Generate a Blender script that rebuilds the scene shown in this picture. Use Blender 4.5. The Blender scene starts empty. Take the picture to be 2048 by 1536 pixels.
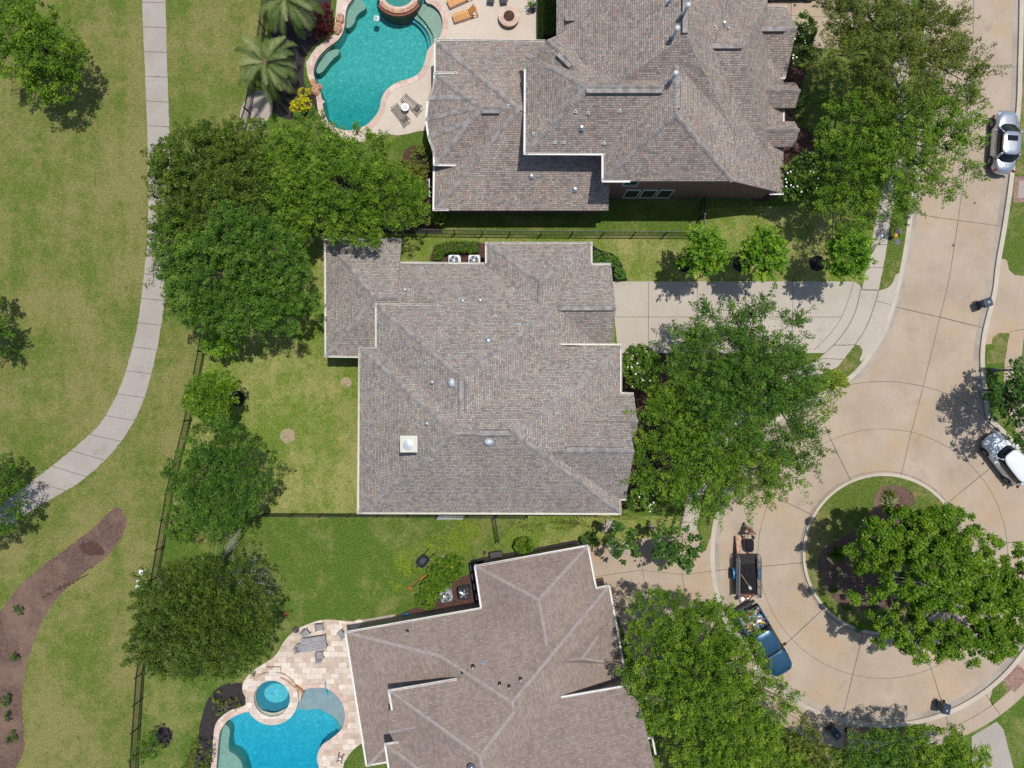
import bpy, bmesh, math, random
import numpy as np
from mathutils import Vector, Matrix
from mathutils.geometry import tessellate_polygon
R = math.radians
sc = bpy.context.scene
COL = sc.collection

# ------------------------------------------------------------------ camera, world, sun, exposure
CAM_H = 54.6          # metres above the ground
PX = 26.0             # photo pixels per metre on the ground
cam_d = bpy.data.cameras.new('camera'); cam = bpy.data.objects.new('camera', cam_d); COL.objects.link(cam)
cam.location = (0, 0, CAM_H); cam.rotation_euler = (0, 0, 0)
cam_d.sensor_width = 36.0; cam_d.lens = 36.0 * CAM_H * PX / 2048.0
cam_d.clip_end = 2000; cam_d.clip_start = 0.5
sc.camera = cam
SUN = Vector((0.185, 0.20, 1.0)).normalized()
elev = math.asin(SUN.z); azim = math.atan2(SUN.x, SUN.y)
world = bpy.data.worlds.new('World'); sc.world = world; world.use_nodes = True
wn = world.node_tree; bgn = wn.nodes['Background']
sky = wn.nodes.new('ShaderNodeTexSky'); sky.sky_type = 'NISHITA'; sky.sun_disc = False
sky.sun_elevation = elev; sky.sun_rotation = azim; sky.ozone_density = 1.2
wn.links.new(sky.outputs[0], bgn.inputs[0]); bgn.inputs[1].default_value = 0.112
sl = bpy.data.lights.new('sun', 'SUN'); sl.energy = 3.7; sl.angle = R(0.6); sl.color = (1.0, 0.95, 0.88)
so = bpy.data.objects.new('sun', sl); COL.objects.link(so)
so.rotation_euler = SUN.to_track_quat('Z', 'Y').to_euler(); so.location = (20, 20, 90)
sc.view_settings.view_transform = 'Standard'; sc.view_settings.look = 'None'
sc.view_settings.exposure = 0.0; sc.view_settings.gamma = 1.0
sc.cycles.max_bounces = 8; sc.cycles.transparent_max_bounces = 12

# ------------------------------------------------------------------ placing
def W(px, py, z=0.0):
    """photo pixel of something that stands z metres above the ground -> world point"""
    k = (CAM_H - z) / CAM_H / PX
    return Vector(((px - 1024) * k, (768 - py) * k, z))
def G(px, py): return W(px, py, 0.0)

# ------------------------------------------------------------------ materials
MATS = {}
def nt(name):
    m = bpy.data.materials.new(name); m.use_nodes = True
    t = m.node_tree; b = t.nodes['Principled BSDF']
    return m, t, b
def N(t, kind, **kw):
    n = t.nodes.new(kind)
    for k, v in kw.items(): setattr(n, k, v)
    return n
def ramp(t, stops, fac=None, interp='LINEAR'):
    r = t.nodes.new('ShaderNodeValToRGB'); e = r.color_ramp.elements; r.color_ramp.interpolation = interp
    while len(e) < len(stops): e.new(0.5)
    for i, (p, c) in enumerate(stops):
        e[i].position = p; e[i].color = (*c, 1) if len(c) == 3 else c
    if fac is not None: t.links.new(fac, r.inputs[0])
    return r.outputs[0]
def coords(t, kind='Object'):
    return t.nodes.new('ShaderNodeTexCoord').outputs[kind]
def noise(t, vec, scale, detail=3, rough=0.55, stretch=None, off=None):
    if stretch or off:
        mp = t.nodes.new('ShaderNodeMapping'); t.links.new(vec, mp.inputs[0])
        if stretch: mp.inputs['Scale'].default_value = stretch
        if off: mp.inputs['Location'].default_value = off
        vec = mp.outputs[0]
    n = t.nodes.new('ShaderNodeTexNoise'); n.inputs['Scale'].default_value = scale
    n.inputs['Detail'].default_value = detail; n.inputs['Roughness'].default_value = rough
    t.links.new(vec, n.inputs['Vector']); return n.outputs['Fac']
def mixc(t, fac, a, b, mode='MIX'):
    n = t.nodes.new('ShaderNodeMix'); n.data_type = 'RGBA'; n.blend_type = mode
    for s, v in ((0, fac), (6, a), (7, b)):
        if isinstance(v, (int, float)): n.inputs[s].default_value = v
        elif isinstance(v, tuple): n.inputs[s].default_value = (*v, 1)
        else: t.links.new(v, n.inputs[s])
    return n.outputs[2]
def bump(t, b, h, strength=0.4, dist=0.02):
    n = t.nodes.new('ShaderNodeBump'); n.inputs['Strength'].default_value = strength
    n.inputs['Distance'].default_value = dist
    t.links.new(h, n.inputs['Height']); t.links.new(n.outputs[0], b.inputs['Normal'])
def worldpos(t):
    return t.nodes.new('ShaderNodeNewGeometry').outputs['Position']

def flat(name, col, rough=0.6, metal=0.0, var=0.12, scale=3.0, spec=None, coat=0.0):
    """plain material with a little mottling"""
    if name in MATS: return MATS[name]
    m, t, b = nt(name)
    f = noise(t, worldpos(t), scale, 4)
    d = tuple(c * (1 - var) for c in col); l = tuple(min(1, c * (1 + var)) for c in col)
    t.links.new(ramp(t, [(0.35, d), (0.65, l)], f), b.inputs['Base Color'])
    b.inputs['Roughness'].default_value = rough; b.inputs['Metallic'].default_value = metal
    if spec is not None: b.inputs['Specular IOR Level'].default_value = spec
    b.inputs['Coat Weight'].default_value = coat; b.inputs['Coat Roughness'].default_value = 0.08
    MATS[name] = m; return m

def grass_mat(name, cols, dry, dryness, fine=9.0, seed=0.0, stripes=0.0, sdir=(1, 0.12, 1)):
    m, t, b = nt(name); p = worldpos(t)
    a = noise(t, p, fine, 4, 0.75, off=(seed, 0, 0)); big = noise(t, p, 0.16, 4, 0.6, off=(seed, 5, 0))
    mid = noise(t, p, 0.9, 4, 0.65, off=(seed, 9, 0)); sp = noise(t, p, 3.6, 3, 0.7, off=(seed, 2, 1))
    green = ramp(t, [(0.36, cols[0]), (0.5, cols[1]), (0.64, cols[2])], a)
    dr = ramp(t, [(0.36, dry[0]), (0.64, dry[1])], a)
    s = N(t, 'ShaderNodeMath', operation='MULTIPLY_ADD'); t.links.new(mid, s.inputs[0]); s.inputs[1].default_value = 0.55
    t.links.new(big, s.inputs[2])
    s2 = N(t, 'ShaderNodeMath', operation='MULTIPLY_ADD'); t.links.new(sp, s2.inputs[0]); s2.inputs[1].default_value = 0.5
    t.links.new(s.outputs[0], s2.inputs[2])
    out = s2.outputs[0]
    if stripes:
        st = noise(t, p, 0.8, 2, 0.5, stretch=sdir, off=(seed, 0, 3))
        s3 = N(t, 'ShaderNodeMath', operation='MULTIPLY_ADD'); t.links.new(st, s3.inputs[0]); s3.inputs[1].default_value = stripes
        t.links.new(out, s3.inputs[2]); out = s3.outputs[0]
    dv = N(t, 'ShaderNodeMath', operation='DIVIDE'); t.links.new(out, dv.inputs[0]); dv.inputs[1].default_value = 2.05 + stripes
    c0 = 0.5 + (0.5 - dryness) * 0.25
    f = ramp(t, [(c0 - 0.058, (0, 0, 0)), (c0 + 0.058, (1, 1, 1))], dv.outputs[0])
    c = mixc(t, f, green, dr)
    c = mixc(t, 1.0, c, ramp(t, [(0.28, (0.74,) * 3), (0.72, (1.26,) * 3)], noise(t, p, 6.5, 5, 0.85, off=(seed, 1, 1))), 'MULTIPLY')
    # darker clover clumps
    cl = noise(t, p, 1.7, 3, 0.6, off=(seed, 30, 7))
    c = mixc(t, ramp(t, [(0.64, (0, 0, 0)), (0.76, (0.6, 0.6, 0.6))], cl), c, cols[0])
    t.links.new(c, b.inputs['Base Color']); b.inputs['Roughness'].default_value = 0.9
    b.inputs['Specular IOR Level'].default_value = 0.15
    bump(t, b, noise(t, p, 14, 3, 0.8), 0.9, 0.06)
    MATS[name] = m; return m

def concrete_mat(name, c0, c1, stain, stain_amt=0.5, seed=0.0, fine=True):
    m, t, b = nt(name); p = worldpos(t)
    a = noise(t, p, 0.35, 5, 0.6, off=(seed, 0, 0)); f = noise(t, p, 9, 5, 0.75)
    c = ramp(t, [(0.3, c0), (0.7, c1)], a)
    s = noise(t, p, 0.22, 6, 0.7, off=(seed + 20, 3, 0))
    c = mixc(t, ramp(t, [(0.5, (0, 0, 0)), (0.72, (stain_amt,) * 3)], s), c, stain)
    s2 = noise(t, p, 0.5, 8, 0.78, off=(seed + 40, 8, 0))
    c = mixc(t, ramp(t, [(0.56, (0, 0, 0)), (0.72, (0.55,) * 3)], s2), c, tuple(x * 0.62 for x in c0))
    c = mixc(t, 1.0, c, ramp(t, [(0.25, (0.86,) * 3), (0.75, (1.12,) * 3)], f), 'MULTIPLY')
    dr = noise(t, p, 1.9, 7, 0.72, off=(seed + 9, 4, 2))
    c = mixc(t, ramp(t, [(0.63, (0, 0, 0)), (0.72, (0.45,) * 3)], dr), c, tuple(x * 0.45 for x in c0))
    sp = noise(t, p, 26, 2, 0.5)
    c = mixc(t, 1.0, c, ramp(t, [(0.3, (0.9,) * 3), (0.7, (1.08,) * 3)], sp), 'MULTIPLY')
    t.links.new(c, b.inputs['Base Color']); b.inputs['Roughness'].default_value = 0.88
    bump(t, b, f, 0.15, 0.01)
    MATS[name] = m; return m

def shingle_mat(name, stops, row=0.145, wid=0.30, mortar=0.02, line=(0.12, 0.11, 0.108), big=0.10):
    m, t, b = nt(name)
    uv = coords(t, 'UV')
    br = N(t, 'ShaderNodeTexBrick'); t.links.new(uv, br.inputs['Vector'])
    br.inputs['Color1'].default_value = (0, 0, 0, 1); br.inputs['Color2'].default_value = (1, 1, 1, 1)
    br.inputs['Mortar'].default_value = (0.5, 0.5, 0.5, 1); br.inputs['Scale'].default_value = 1.0
    br.inputs['Mortar Size'].default_value = mortar; br.inputs['Mortar Smooth'].default_value = 0.6
    br.inputs['Brick Width'].default_value = wid; br.inputs['Row Height'].default_value = row
    br.offset = 0.37; br.squash = 1.35; br.squash_frequency = 3; br.offset_frequency = 2
    c = ramp(t, stops, br.outputs['Color'])
    p = worldpos(t)
    v = noise(t, p, 0.35, 4, 0.6)
    c = mixc(t, 1.0, c, ramp(t, [(0.3, (1 - big,) * 3), (0.7, (1 + big,) * 3)], v), 'MULTIPLY')
    g = noise(t, p, 30, 3, 0.8)
    c = mixc(t, 1.0, c, ramp(t, [(0.3, (0.86,) * 3), (0.7, (1.14,) * 3)], g), 'MULTIPLY')
    st = noise(t, uv, 1.0, 5, 0.7, stretch=(2.2, 0.28, 1))
    c = mixc(t, 1.0, c, ramp(t, [(0.30, (0.84, 0.85, 0.86)), (0.5, (1.0,) * 3), (0.72, (1.10, 1.08, 1.05))], st), 'MULTIPLY')
    # dark joint lines, each course's butt-edge shadow painted into their colour
    sx = N(t, 'ShaderNodeSeparateXYZ'); t.links.new(uv, sx.inputs[0])
    d = N(t, 'ShaderNodeMath', operation='DIVIDE'); t.links.new(sx.outputs[1], d.inputs[0]); d.inputs[1].default_value = row
    fr = N(t, 'ShaderNodeMath', operation='FRACT'); t.links.new(d.outputs[0], fr.inputs[0])
    c = mixc(t, br.outputs['Fac'], c, line)
    t.links.new(c, b.inputs['Base Color']); b.inputs['Roughness'].default_value = 0.92
    b.inputs['Specular IOR Level'].default_value = 0.2
    # each course rises towards its lower butt edge
    inv = N(t, 'ShaderNodeMath', operation='SUBTRACT'); inv.inputs[0].default_value = 1.0; t.links.new(fr.outputs[0], inv.inputs[1])
    bump(t, b, inv.outputs[0], 0.8, 0.016)
    MATS[name] = m; return m

def brick_mat(name, c1, c2, mortar, w=0.2, h=0.075, ms=0.01, uv='Generated', scale=1.0, wpos=True, rough=0.85, rot=None):
    m, t, b = nt(name)
    v = worldpos(t) if wpos else coords(t, 'UV')
    if rot:
        mp = N(t, 'ShaderNodeMapping'); mp.inputs['Rotation'].default_value = rot
        t.links.new(v, mp.inputs[0]); v = mp.outputs[0]
    br = N(t, 'ShaderNodeTexBrick'); t.links.new(v, br.inputs['Vector'])
    br.inputs['Color1'].default_value = (0, 0, 0, 1); br.inputs['Color2'].default_value = (1, 1, 1, 1)
    br.inputs['Mortar'].default_value = (0.5,) * 3 + (1,); br.inputs['Scale'].default_value = scale
    br.inputs['Mortar Size'].default_value = ms; br.inputs['Brick Width'].default_value = w; br.inputs['Row Height'].default_value = h
    mid = tuple((a + bb) / 2 for a, bb in zip(c1, c2))
    c = ramp(t, [(0, c1), (0.5, mid), (1, c2)], br.outputs['Color'])
    n = noise(t, worldpos(t), 3, 4, 0.7)
    c = mixc(t, 1.0, c, ramp(t, [(0.3, (0.82,) * 3), (0.7, (1.15,) * 3)], n), 'MULTIPLY')
    c = mixc(t, br.outputs['Fac'], c, mortar)
    t.links.new(c, b.inputs['Base Color']); b.inputs['Roughness'].default_value = rough
    MATS[name] = m; return m

def mulch_mat(name, cols, patch=None):
    m, t, b = nt(name); p = worldpos(t)
    v = N(t, 'ShaderNodeTexVoronoi'); v.inputs['Scale'].default_value = 9; t.links.new(p, v.inputs['Vector'])
    f = noise(t, p, 16, 4, 0.8)
    c = ramp(t, [(0.28, cols[0]), (0.5, cols[1]), (0.72, cols[2])], f)
    c = mixc(t, 0.45, c, ramp(t, [(0.0, cols[0]), (1.0, cols[2])], v.outputs['Color']))
    if patch:
        c = mixc(t, ramp(t, [(0.47, (0, 0, 0)), (0.6, (0.75,) * 3)], noise(t, p, 0.28, 5, 0.65)), c, patch)
    t.links.new(c, b.inputs['Base Color']); b.inputs['Roughness'].default_value = 0.95
    bump(t, b, f, 1.0, 0.08)
    MATS[name] = m; return m

def water_mat(name, tint):
    m = bpy.data.materials.new(name); m.use_nodes = True; t = m.node_tree; t.nodes.clear()
    o = N(t, 'ShaderNodeOutputMaterial'); tr = N(t, 'ShaderNodeBsdfTransparent'); tr.inputs[0].default_value = (*tint, 1)
    gl = N(t, 'ShaderNodeBsdfGlossy'); gl.inputs['Roughness'].default_value = 0.04
    fr = N(t, 'ShaderNodeFresnel'); fr.inputs[0].default_value = 1.33
    mx = N(t, 'ShaderNodeMixShader'); p = worldpos(t)
    n1 = noise(t, p, 4.0, 3, 0.6); bp = N(t, 'ShaderNodeBump'); bp.inputs['Strength'].default_value = 0.7; bp.inputs['Distance'].default_value = 0.05
    t.links.new(n1, bp.inputs['Height'])
    for q in (gl, fr): t.links.new(bp.outputs[0], q.inputs['Normal'])
    t.links.new(fr.outputs[0], mx.inputs[0]); t.links.new(tr.outputs[0], mx.inputs[1]); t.links.new(gl.outputs[0], mx.inputs[2])
    t.links.new(mx.outputs[0], o.inputs[0]); MATS[name] = m; return m

def plaster_mat(name, base, light, amt=0.35, scale=4.5):
    """pool plaster; caustic ripple light painted in as pale warped cells"""
    m, t, b = nt(name); p = worldpos(t)
    n0 = noise(t, p, 2.5, 3, 0.6)
    v = N(t, 'ShaderNodeTexVoronoi'); v.feature = 'SMOOTH_F1'; v.inputs['Scale'].default_value = scale
    w = N(t, 'ShaderNodeVectorMath', operation='ADD'); t.links.new(p, w.inputs[0])
    nn = N(t, 'ShaderNodeTexNoise'); nn.inputs['Scale'].default_value = 3.0; t.links.new(p, nn.inputs['Vector'])
    t.links.new(nn.outputs['Color'], w.inputs[1]); t.links.new(w.outputs[0], v.inputs['Vector'])
    c = mixc(t, ramp(t, [(0.35, (0, 0, 0)), (0.75, (amt,) * 3)], v.outputs['Distance']), base, light)  # pale cells paint the water's caustics into the base colour
    c = mixc(t, 1.0, c, ramp(t, [(0.3, (0.9,) * 3), (0.7, (1.1,) * 3)], n0), 'MULTIPLY')
    t.links.new(c, b.inputs['Base Color']); b.inputs['Roughness'].default_value = 0.9
    MATS[name] = m; return m

def leaf_mat(name, dark, mid, light, trans=0.3, rough=0.5):
    m = bpy.data.materials.new(name); m.use_nodes = True; t = m.node_tree; b = t.nodes['Principled BSDF']
    o = t.nodes['Material Output']
    at = N(t, 'ShaderNodeAttribute'); at.attribute_name = 'tint'
    c = ramp(t, [(0.0, dark), (0.5, mid), (1.0, light)], at.outputs['Fac'])
    t.links.new(c, b.inputs['Base Color']); b.inputs['Roughness'].default_value = rough
    b.inputs['Specular IOR Level'].default_value = 0.22
    tr = N(t, 'ShaderNodeBsdfTranslucent'); t.links.new(mixc(t, 1.0, c, (1.0, 1.25, 0.35), 'MULTIPLY'), tr.inputs[0])
    mx = N(t, 'ShaderNodeMixShader'); mx.inputs[0].default_value = trans
    t.links.new(b.outputs[0], mx.inputs[1]); t.links.new(tr.outputs[0], mx.inputs[2]); t.links.new(mx.outputs[0], o.inputs[0])
    MATS[name] = m; return m

def glass_dark(name, col=(0.01, 0.012, 0.015)):
    if name in MATS: return MATS[name]
    m, t, b = nt(name); b.inputs['Base Color'].default_value = (*col, 1); b.inputs['Roughness'].default_value = 0.06
    b.inputs['Specular IOR Level'].default_value = 0.6
    MATS[name] = m; return m

# ------------------------------------------------------------------ object helpers
def tag(o, label, cat, group=None, kind=None):
    if label: o['label'] = label
    if cat: o['category'] = cat
    if group: o['group'] = group
    if kind: o['kind'] = kind
    return o
def thing(name, label, cat, loc=(0, 0, 0), rz=0.0, group=None):
    o = bpy.data.objects.new(name, None); COL.objects.link(o); o.empty_display_size = 0.3
    o.location = loc; o.rotation_euler = (0, 0, rz)
    return tag(o, label, cat, group)
def dup(root, loc=None, rz=None, label=None, group=None, scale=None):
    r = root.copy(); COL.objects.link(r)
    if loc is not None: r.location = loc
    if rz is not None: r.rotation_euler = (0, 0, rz)
    if scale: r.scale = scale if not isinstance(scale, (int, float)) else (scale,) * 3
    if label: r['label'] = label
    if group: r['group'] = group
    for ch in list(root.children):
        c = ch.copy(); COL.objects.link(c); c.parent = r
        for g in ch.children:
            d = g.copy(); COL.objects.link(d); d.parent = c
    return r

class MB:
    """mesh builder: collects pieces, links them as ONE mesh object"""
    def __init__(s): s.v = []; s.f = []; s.uv = {}; s.sm = False
    def add(s, vs, fs):
        n = len(s.v); s.v += [tuple(v) for v in vs]; s.f += [tuple(i + n for i in f) for f in fs]
        return s
    def box(s, c, d, rz=0.0, rx=0.0, ry=0.0, taper=1.0):
        M = Matrix.Rotation(rz, 3, 'Z') @ Matrix.Rotation(ry, 3, 'Y') @ Matrix.Rotation(rx, 3, 'X')
        vs = []
        for z in (-1, 1):
            k = taper if z > 0 else 1.0
            for x, y in ((-1, -1), (1, -1), (1, 1), (-1, 1)):
                vs.append(Vector(c) + M @ Vector((x * d[0] / 2 * k, y * d[1] / 2 * k, z * d[2] / 2)))
        return s.add(vs, [(3, 2, 1, 0), (4, 5, 6, 7), (0, 1, 5, 4), (1, 2, 6, 5), (2, 3, 7, 6), (3, 0, 4, 7)])
    def bbox(s, c, d, bev=0.03, rz=0.0):
        """box with chamfered vertical edges and top"""
        x, y, z = d[0] / 2, d[1] / 2, d[2]
        def ring(ix, iz):
            b = bev; X = x - ix; Y = y - ix
            return [(a, bb, iz) for a, bb in ((X - b, -Y), (X, -Y + b), (X, Y - b), (X - b, Y), (-X + b, Y), (-X, Y - b), (-X, -Y + b), (-X + b, -Y))]
        M = Matrix.Rotation(rz, 3, 'Z'); rs = [ring(0, -z / 2), ring(0, z / 2 - bev), ring(bev, z / 2)]
        vs = [Vector(c) + M @ Vector(p) for r_ in rs for p in r_]
        fs = [tuple(range(7, -1, -1)), tuple(range(16, 24))]
        for k in range(2):
            for i in range(8): fs.append((k * 8 + i, k * 8 + (i + 1) % 8, k * 8 + 8 + (i + 1) % 8, k * 8 + 8 + i))
        return s.add(vs, fs)
    def prism(s, poly, z0, z1):
        poly = [Vector((p[0], p[1])) for p in poly]
        a = sum(poly[i].x * poly[(i + 1) % len(poly)].y - poly[(i + 1) % len(poly)].x * poly[i].y for i in range(len(poly)))
        if a < 0: poly = poly[::-1]
        n = len(poly); vs = [(p.x, p.y, z0) for p in poly] + [(p.x, p.y, z1) for p in poly]
        tr = tessellate_polygon([[Vector((p.x, p.y, 0)) for p in poly]])
        fs = []
        for t_ in tr:
            A, B, C_ = (poly[i] for i in t_)
            if (B - A).cross(C_ - A) < 0: t_ = t_[::-1]
            fs.append(tuple(i + n for i in t_)); fs.append(tuple(t_[::-1]))
        for i in range(n): fs.append((i, (i + 1) % n, n + (i + 1) % n, n + i))
        return s.add(vs, fs)
    def tube(s, p0, p1, r0, r1=None, n=8, cap=True):
        r1 = r0 if r1 is None else r1; p0 = Vector(p0); p1 = Vector(p1); d = (p1 - p0)
        if d.length < 1e-6: return s
        q = d.to_track_quat('Z', 'Y').to_matrix(); vs = []
        for p, r_ in ((p0, r0), (p1, r1)):
            for i in range(n):
                a = 2 * math.pi * i / n; vs.append(p + q @ Vector((math.cos(a) * r_, math.sin(a) * r_, 0)))
        fs = [(i, (i + 1) % n, n + (i + 1) % n, n + i) for i in range(n)]
        if cap: fs += [tuple(range(n - 1, -1, -1)), tuple(range(n, 2 * n))]
        return s.add(vs, fs)
    def chain(s, pts, rad, n=8):
        for i in range(len(pts) - 1): s.tube(pts[i], pts[i + 1], rad[i], rad[i + 1], n)
        return s
    def lathe(s, c, prof, n=24, sx=1.0, sy=1.0, rz=0.0):
        c = Vector(c); vs = []; k = len(prof)
        for r_, z in prof:
            for i in range(n):
                a = 2 * math.pi * i / n + rz; vs.append(c + Vector((math.cos(a) * r_ * sx, math.sin(a) * r_ * sy, z)))
        fs = []
        for j in range(k - 1):
            for i in range(n): fs.append((j * n + i, j * n + (i + 1) % n, (j + 1) * n + (i + 1) % n, (j + 1) * n + i))
        fs += [tuple(range(n - 1, -1, -1)), tuple(range((k - 1) * n, k * n))]
        return s.add(vs, fs)
    def ball(s, c, r_, n=10, sz=1.0, sx=1.0, sy=1.0):
        prof = [(max(1e-3, math.sin(math.pi * i / n)) * r_, -math.cos(math.pi * i / n) * r_ * sz) for i in range(n + 1)]
        return s.lathe(c, prof, max(8, n + 4), sx, sy)
    def build(s, name, m, parent=None, loc=None, smooth=False, world_verts=False):
        off = Vector((0, 0, 0))
        if world_verts and parent is not None: off = Vector(parent.location)
        if loc is not None: off = Vector(loc)
        me = bpy.data.meshes.new(name)
        me.from_pydata([tuple(Vector(v) - off) for v in s.v], [], s.f)
        if s.uv:
            ul = me.uv_layers.new(name='UVMap')
            for pi, p in enumerate(me.polygons):
                if pi in s.uv:
                    for li, uvv in zip(p.loop_indices, s.uv[pi]): ul.data[li].uv = uvv
        me.update()
        if smooth: me.polygons.foreach_set('use_smooth', [True] * len(me.polygons))
        o = bpy.data.objects.new(name, me); COL.objects.link(o)
        me.materials.append(m if not isinstance(m, str) else MATS[m])
        if parent is not None: o.parent = parent
        if loc is not None: o.location = loc
        return o

def np_mesh(name, verts, quads, m, tint=None, parent=None, loc=None):
    me = bpy.data.meshes.new(name); nv = len(verts); nf = len(quads)
    me.vertices.add(nv); me.vertices.foreach_set('co', verts.astype(np.float32).ravel())
    me.loops.add(nf * 4); me.loops.foreach_set('vertex_index', quads.astype(np.int32).ravel())
    me.polygons.add(nf); me.polygons.foreach_set('loop_start', np.arange(0, nf * 4, 4, dtype=np.int32))
    try: me.polygons.foreach_set('loop_total', np.full(nf, 4, dtype=np.int32))
    except Exception: pass
    if tint is not None:
        a = me.attributes.new('tint', 'FLOAT', 'FACE'); a.data.foreach_set('value', tint.astype(np.float32))
    me.update(calc_edges=True)
    me.materials.append(m if not isinstance(m, str) else MATS[m])
    o = bpy.data.objects.new(name, me); COL.objects.link(o)
    if parent is not None: o.parent = parent
    if loc is not None: o.location = loc
    return o

def smooth_closed(pts, sub=6):
    """Catmull-Rom through closed point list"""
    n = len(pts); out = []
    for i in range(n):
        p0, p1, p2, p3 = (Vector(pts[(i + k) % n]) for k in (-1, 0, 1, 2))
        for j in range(sub):
            u = j / sub
            out.append(tuple(0.5 * ((2 * p1) + (p2 - p0) * u + (2 * p0 - 5 * p1 + 4 * p2 - p3) * u * u + (3 * p1 - p0 - 3 * p2 + p3) * u ** 3)))
    return out
def smooth_open(pts, sub=6):
    n = len(pts); out = []
    for i in range(n - 1):
        p0 = Vector(pts[max(i - 1, 0)]); p1 = Vector(pts[i]); p2 = Vector(pts[i + 1]); p3 = Vector(pts[min(i + 2, n - 1)])
        for j in range(sub):
            u = j / sub
            out.append(tuple(0.5 * ((2 * p1) + (p2 - p0) * u + (2 * p0 - 5 * p1 + 4 * p2 - p3) * u * u + (3 * p1 - p0 - 3 * p2 + p3) * u ** 3)))
    out.append(tuple(pts[-1])); return out
def gp(pts, z=0.0): return [G(*p).to_2d() for p in pts]

def sheet(name, outer, m, z, holes=(), kind='structure', label=None, cat=None, skirt=0.0, group=None):
    """flat ground sheet from photo-pixel outlines, with optional holes and a skirt going down"""
    loops = [[Vector((*G(*p).to_2d(), 0)) for p in outer]] + [[Vector((*G(*p).to_2d(), 0)) for p in h] for h in holes]
    flatv = [v for l in loops for v in l]
    mb = MB(); tris = tessellate_polygon(loops); vs = [(v.x, v.y, z) for v in flatv]; fs = []
    for t_ in tris:
        A, B, C_ = (flatv[i].to_2d() for i in t_)
        fs.append(tuple(t_) if (B - A).cross(C_ - A) > 0 else tuple(t_[::-1]))
    mb.add(vs, fs)
    if skirt:
        for l in loops:
            n = len(l); mb.add([(v.x, v.y, z) for v in l] + [(v.x, v.y, z - skirt) for v in l],
                              [(i, (i + 1) % n, n + (i + 1) % n, n + i) for i in range(n)])
    o = mb.build(name, m)
    tag(o, label, cat, group, kind); return o

def ribbon(mb, pts, w, z, h=None):
    """strip of width w along world 2d points at height z; h gives it depth below"""
    pts = [Vector((p[0], p[1])) for p in pts]; L = []; Rr = []
    for i, p in enumerate(pts):
        a = pts[max(i - 1, 0)]; b_ = pts[min(i + 1, len(pts) - 1)]; d = (b_ - a)
        if d.length < 1e-9: d = Vector((1, 0))
        d.normalize(); n = Vector((-d.y, d.x)) * w / 2
        L.append(p + n); Rr.append(p - n)
    k = len(pts)
    vs = [(p.x, p.y, z) for p in L] + [(p.x, p.y, z) for p in Rr]
    fs = [(k + i, k + i + 1, i + 1, i) for i in range(k - 1)]
    if h:
        vs += [(p.x, p.y, z - h) for p in L] + [(p.x, p.y, z - h) for p in Rr]
        for i in range(k - 1):
            fs.append((i, i + 1, 2 * k + i + 1, 2 * k + i)); fs.append((k + i + 1, k + i, 3 * k + i, 3 * k + i + 1))
    mb.add(vs, fs)
def arc(cx, cy, r, a0, a1, n=40):
    """photo-pixel arc; angles in degrees, 0 = right, 90 = up"""
    return [(cx + r * math.cos(R(a0 + (a1 - a0) * i / n)), cy - r * math.sin(R(a0 + (a1 - a0) * i / n))) for i in range(n + 1)]

def jit(pts, amp=0.8, seed=1, cut=3):
    """subdivide and roughen a px outline, as grass creeps over an edge"""
    rng = random.Random(seed); out = []; n = len(pts)
    for i in range(n):
        p, q = pts[i], pts[(i + 1) % n]; L = math.hypot(q[0] - p[0], q[1] - p[1])
        if L > 400: out.append(p); continue
        k = max(1, int(L / cut))
        for j in range(k): out.append((p[0] + (q[0] - p[0]) * j / k + rng.uniform(-amp, amp), p[1] + (q[1] - p[1]) * j / k + rng.uniform(-amp, amp)))
    return out

# ------------------------------------------------------------------ materials of the place
GR1 = ((0.054, 0.092, 0.011), (0.108, 0.156, 0.024), (0.175, 0.218, 0.049))
DRY1 = ((0.143, 0.150, 0.038), (0.297, 0.267, 0.104))
grass_mat('golf_grass', GR1, DRY1, 0.535, seed=3.0, stripes=0.35)
grass_mat('lawn_grass', ((0.038, 0.082, 0.008), (0.083, 0.146, 0.019), (0.145, 0.202, 0.041)), ((0.140, 0.165, 0.036), (0.272, 0.264, 0.097)), 0.36, seed=11.0, stripes=0.25, sdir=(1, 0.3, 1))
grass_mat('yard_grass', ((0.070, 0.114, 0.013), (0.135, 0.202, 0.027), (0.214, 0.275, 0.054)), ((0.205, 0.210, 0.054), (0.385, 0.358, 0.144)), 0.44, seed=21.0, stripes=0.25, sdir=(1, 0.3, 1))
grass_mat('verge_grass', ((0.044, 0.087, 0.010), (0.093, 0.147, 0.022), (0.167, 0.203, 0.046)), ((0.196, 0.166, 0.064), (0.333, 0.276, 0.127)), 0.36, seed=31.0)
concrete_mat('street_concrete', (0.357, 0.280, 0.206), (0.445, 0.363, 0.280), (0.436, 0.298, 0.167), 0.85, 0)
concrete_mat('driveway_concrete', (0.408, 0.362, 0.302), (0.475, 0.423, 0.363), (0.399, 0.348, 0.288), 0.3, 7)
concrete_mat('path_concrete', (0.339, 0.300, 0.261), (0.392, 0.357, 0.318), (0.290, 0.261, 0.235), 0.4, 17)
concrete_mat('curb_concrete', (0.455, 0.400, 0.325), (0.530, 0.465, 0.385), (0.30, 0.26, 0.21), 0.5, 27)
concrete_mat('gutter_concrete', (0.300, 0.265, 0.225), (0.430, 0.375, 0.310), (0.20, 0.17, 0.15), 0.7, 37)
concrete_mat('pebble_deck', (0.520, 0.445, 0.365), (0.600, 0.520, 0.435), (0.47, 0.38, 0.30), 0.4, 47)
concrete_mat('stone_pad', (0.31, 0.265, 0.23), (0.43, 0.37, 0.32), (0.26, 0.22, 0.2), 0.5, 57)
flat('joint', (0.15, 0.122, 0.098), 0.9, var=0.35, scale=1.5)
flat('joint_faint', (0.26, 0.22, 0.185), 0.9, var=0.2)
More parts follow.
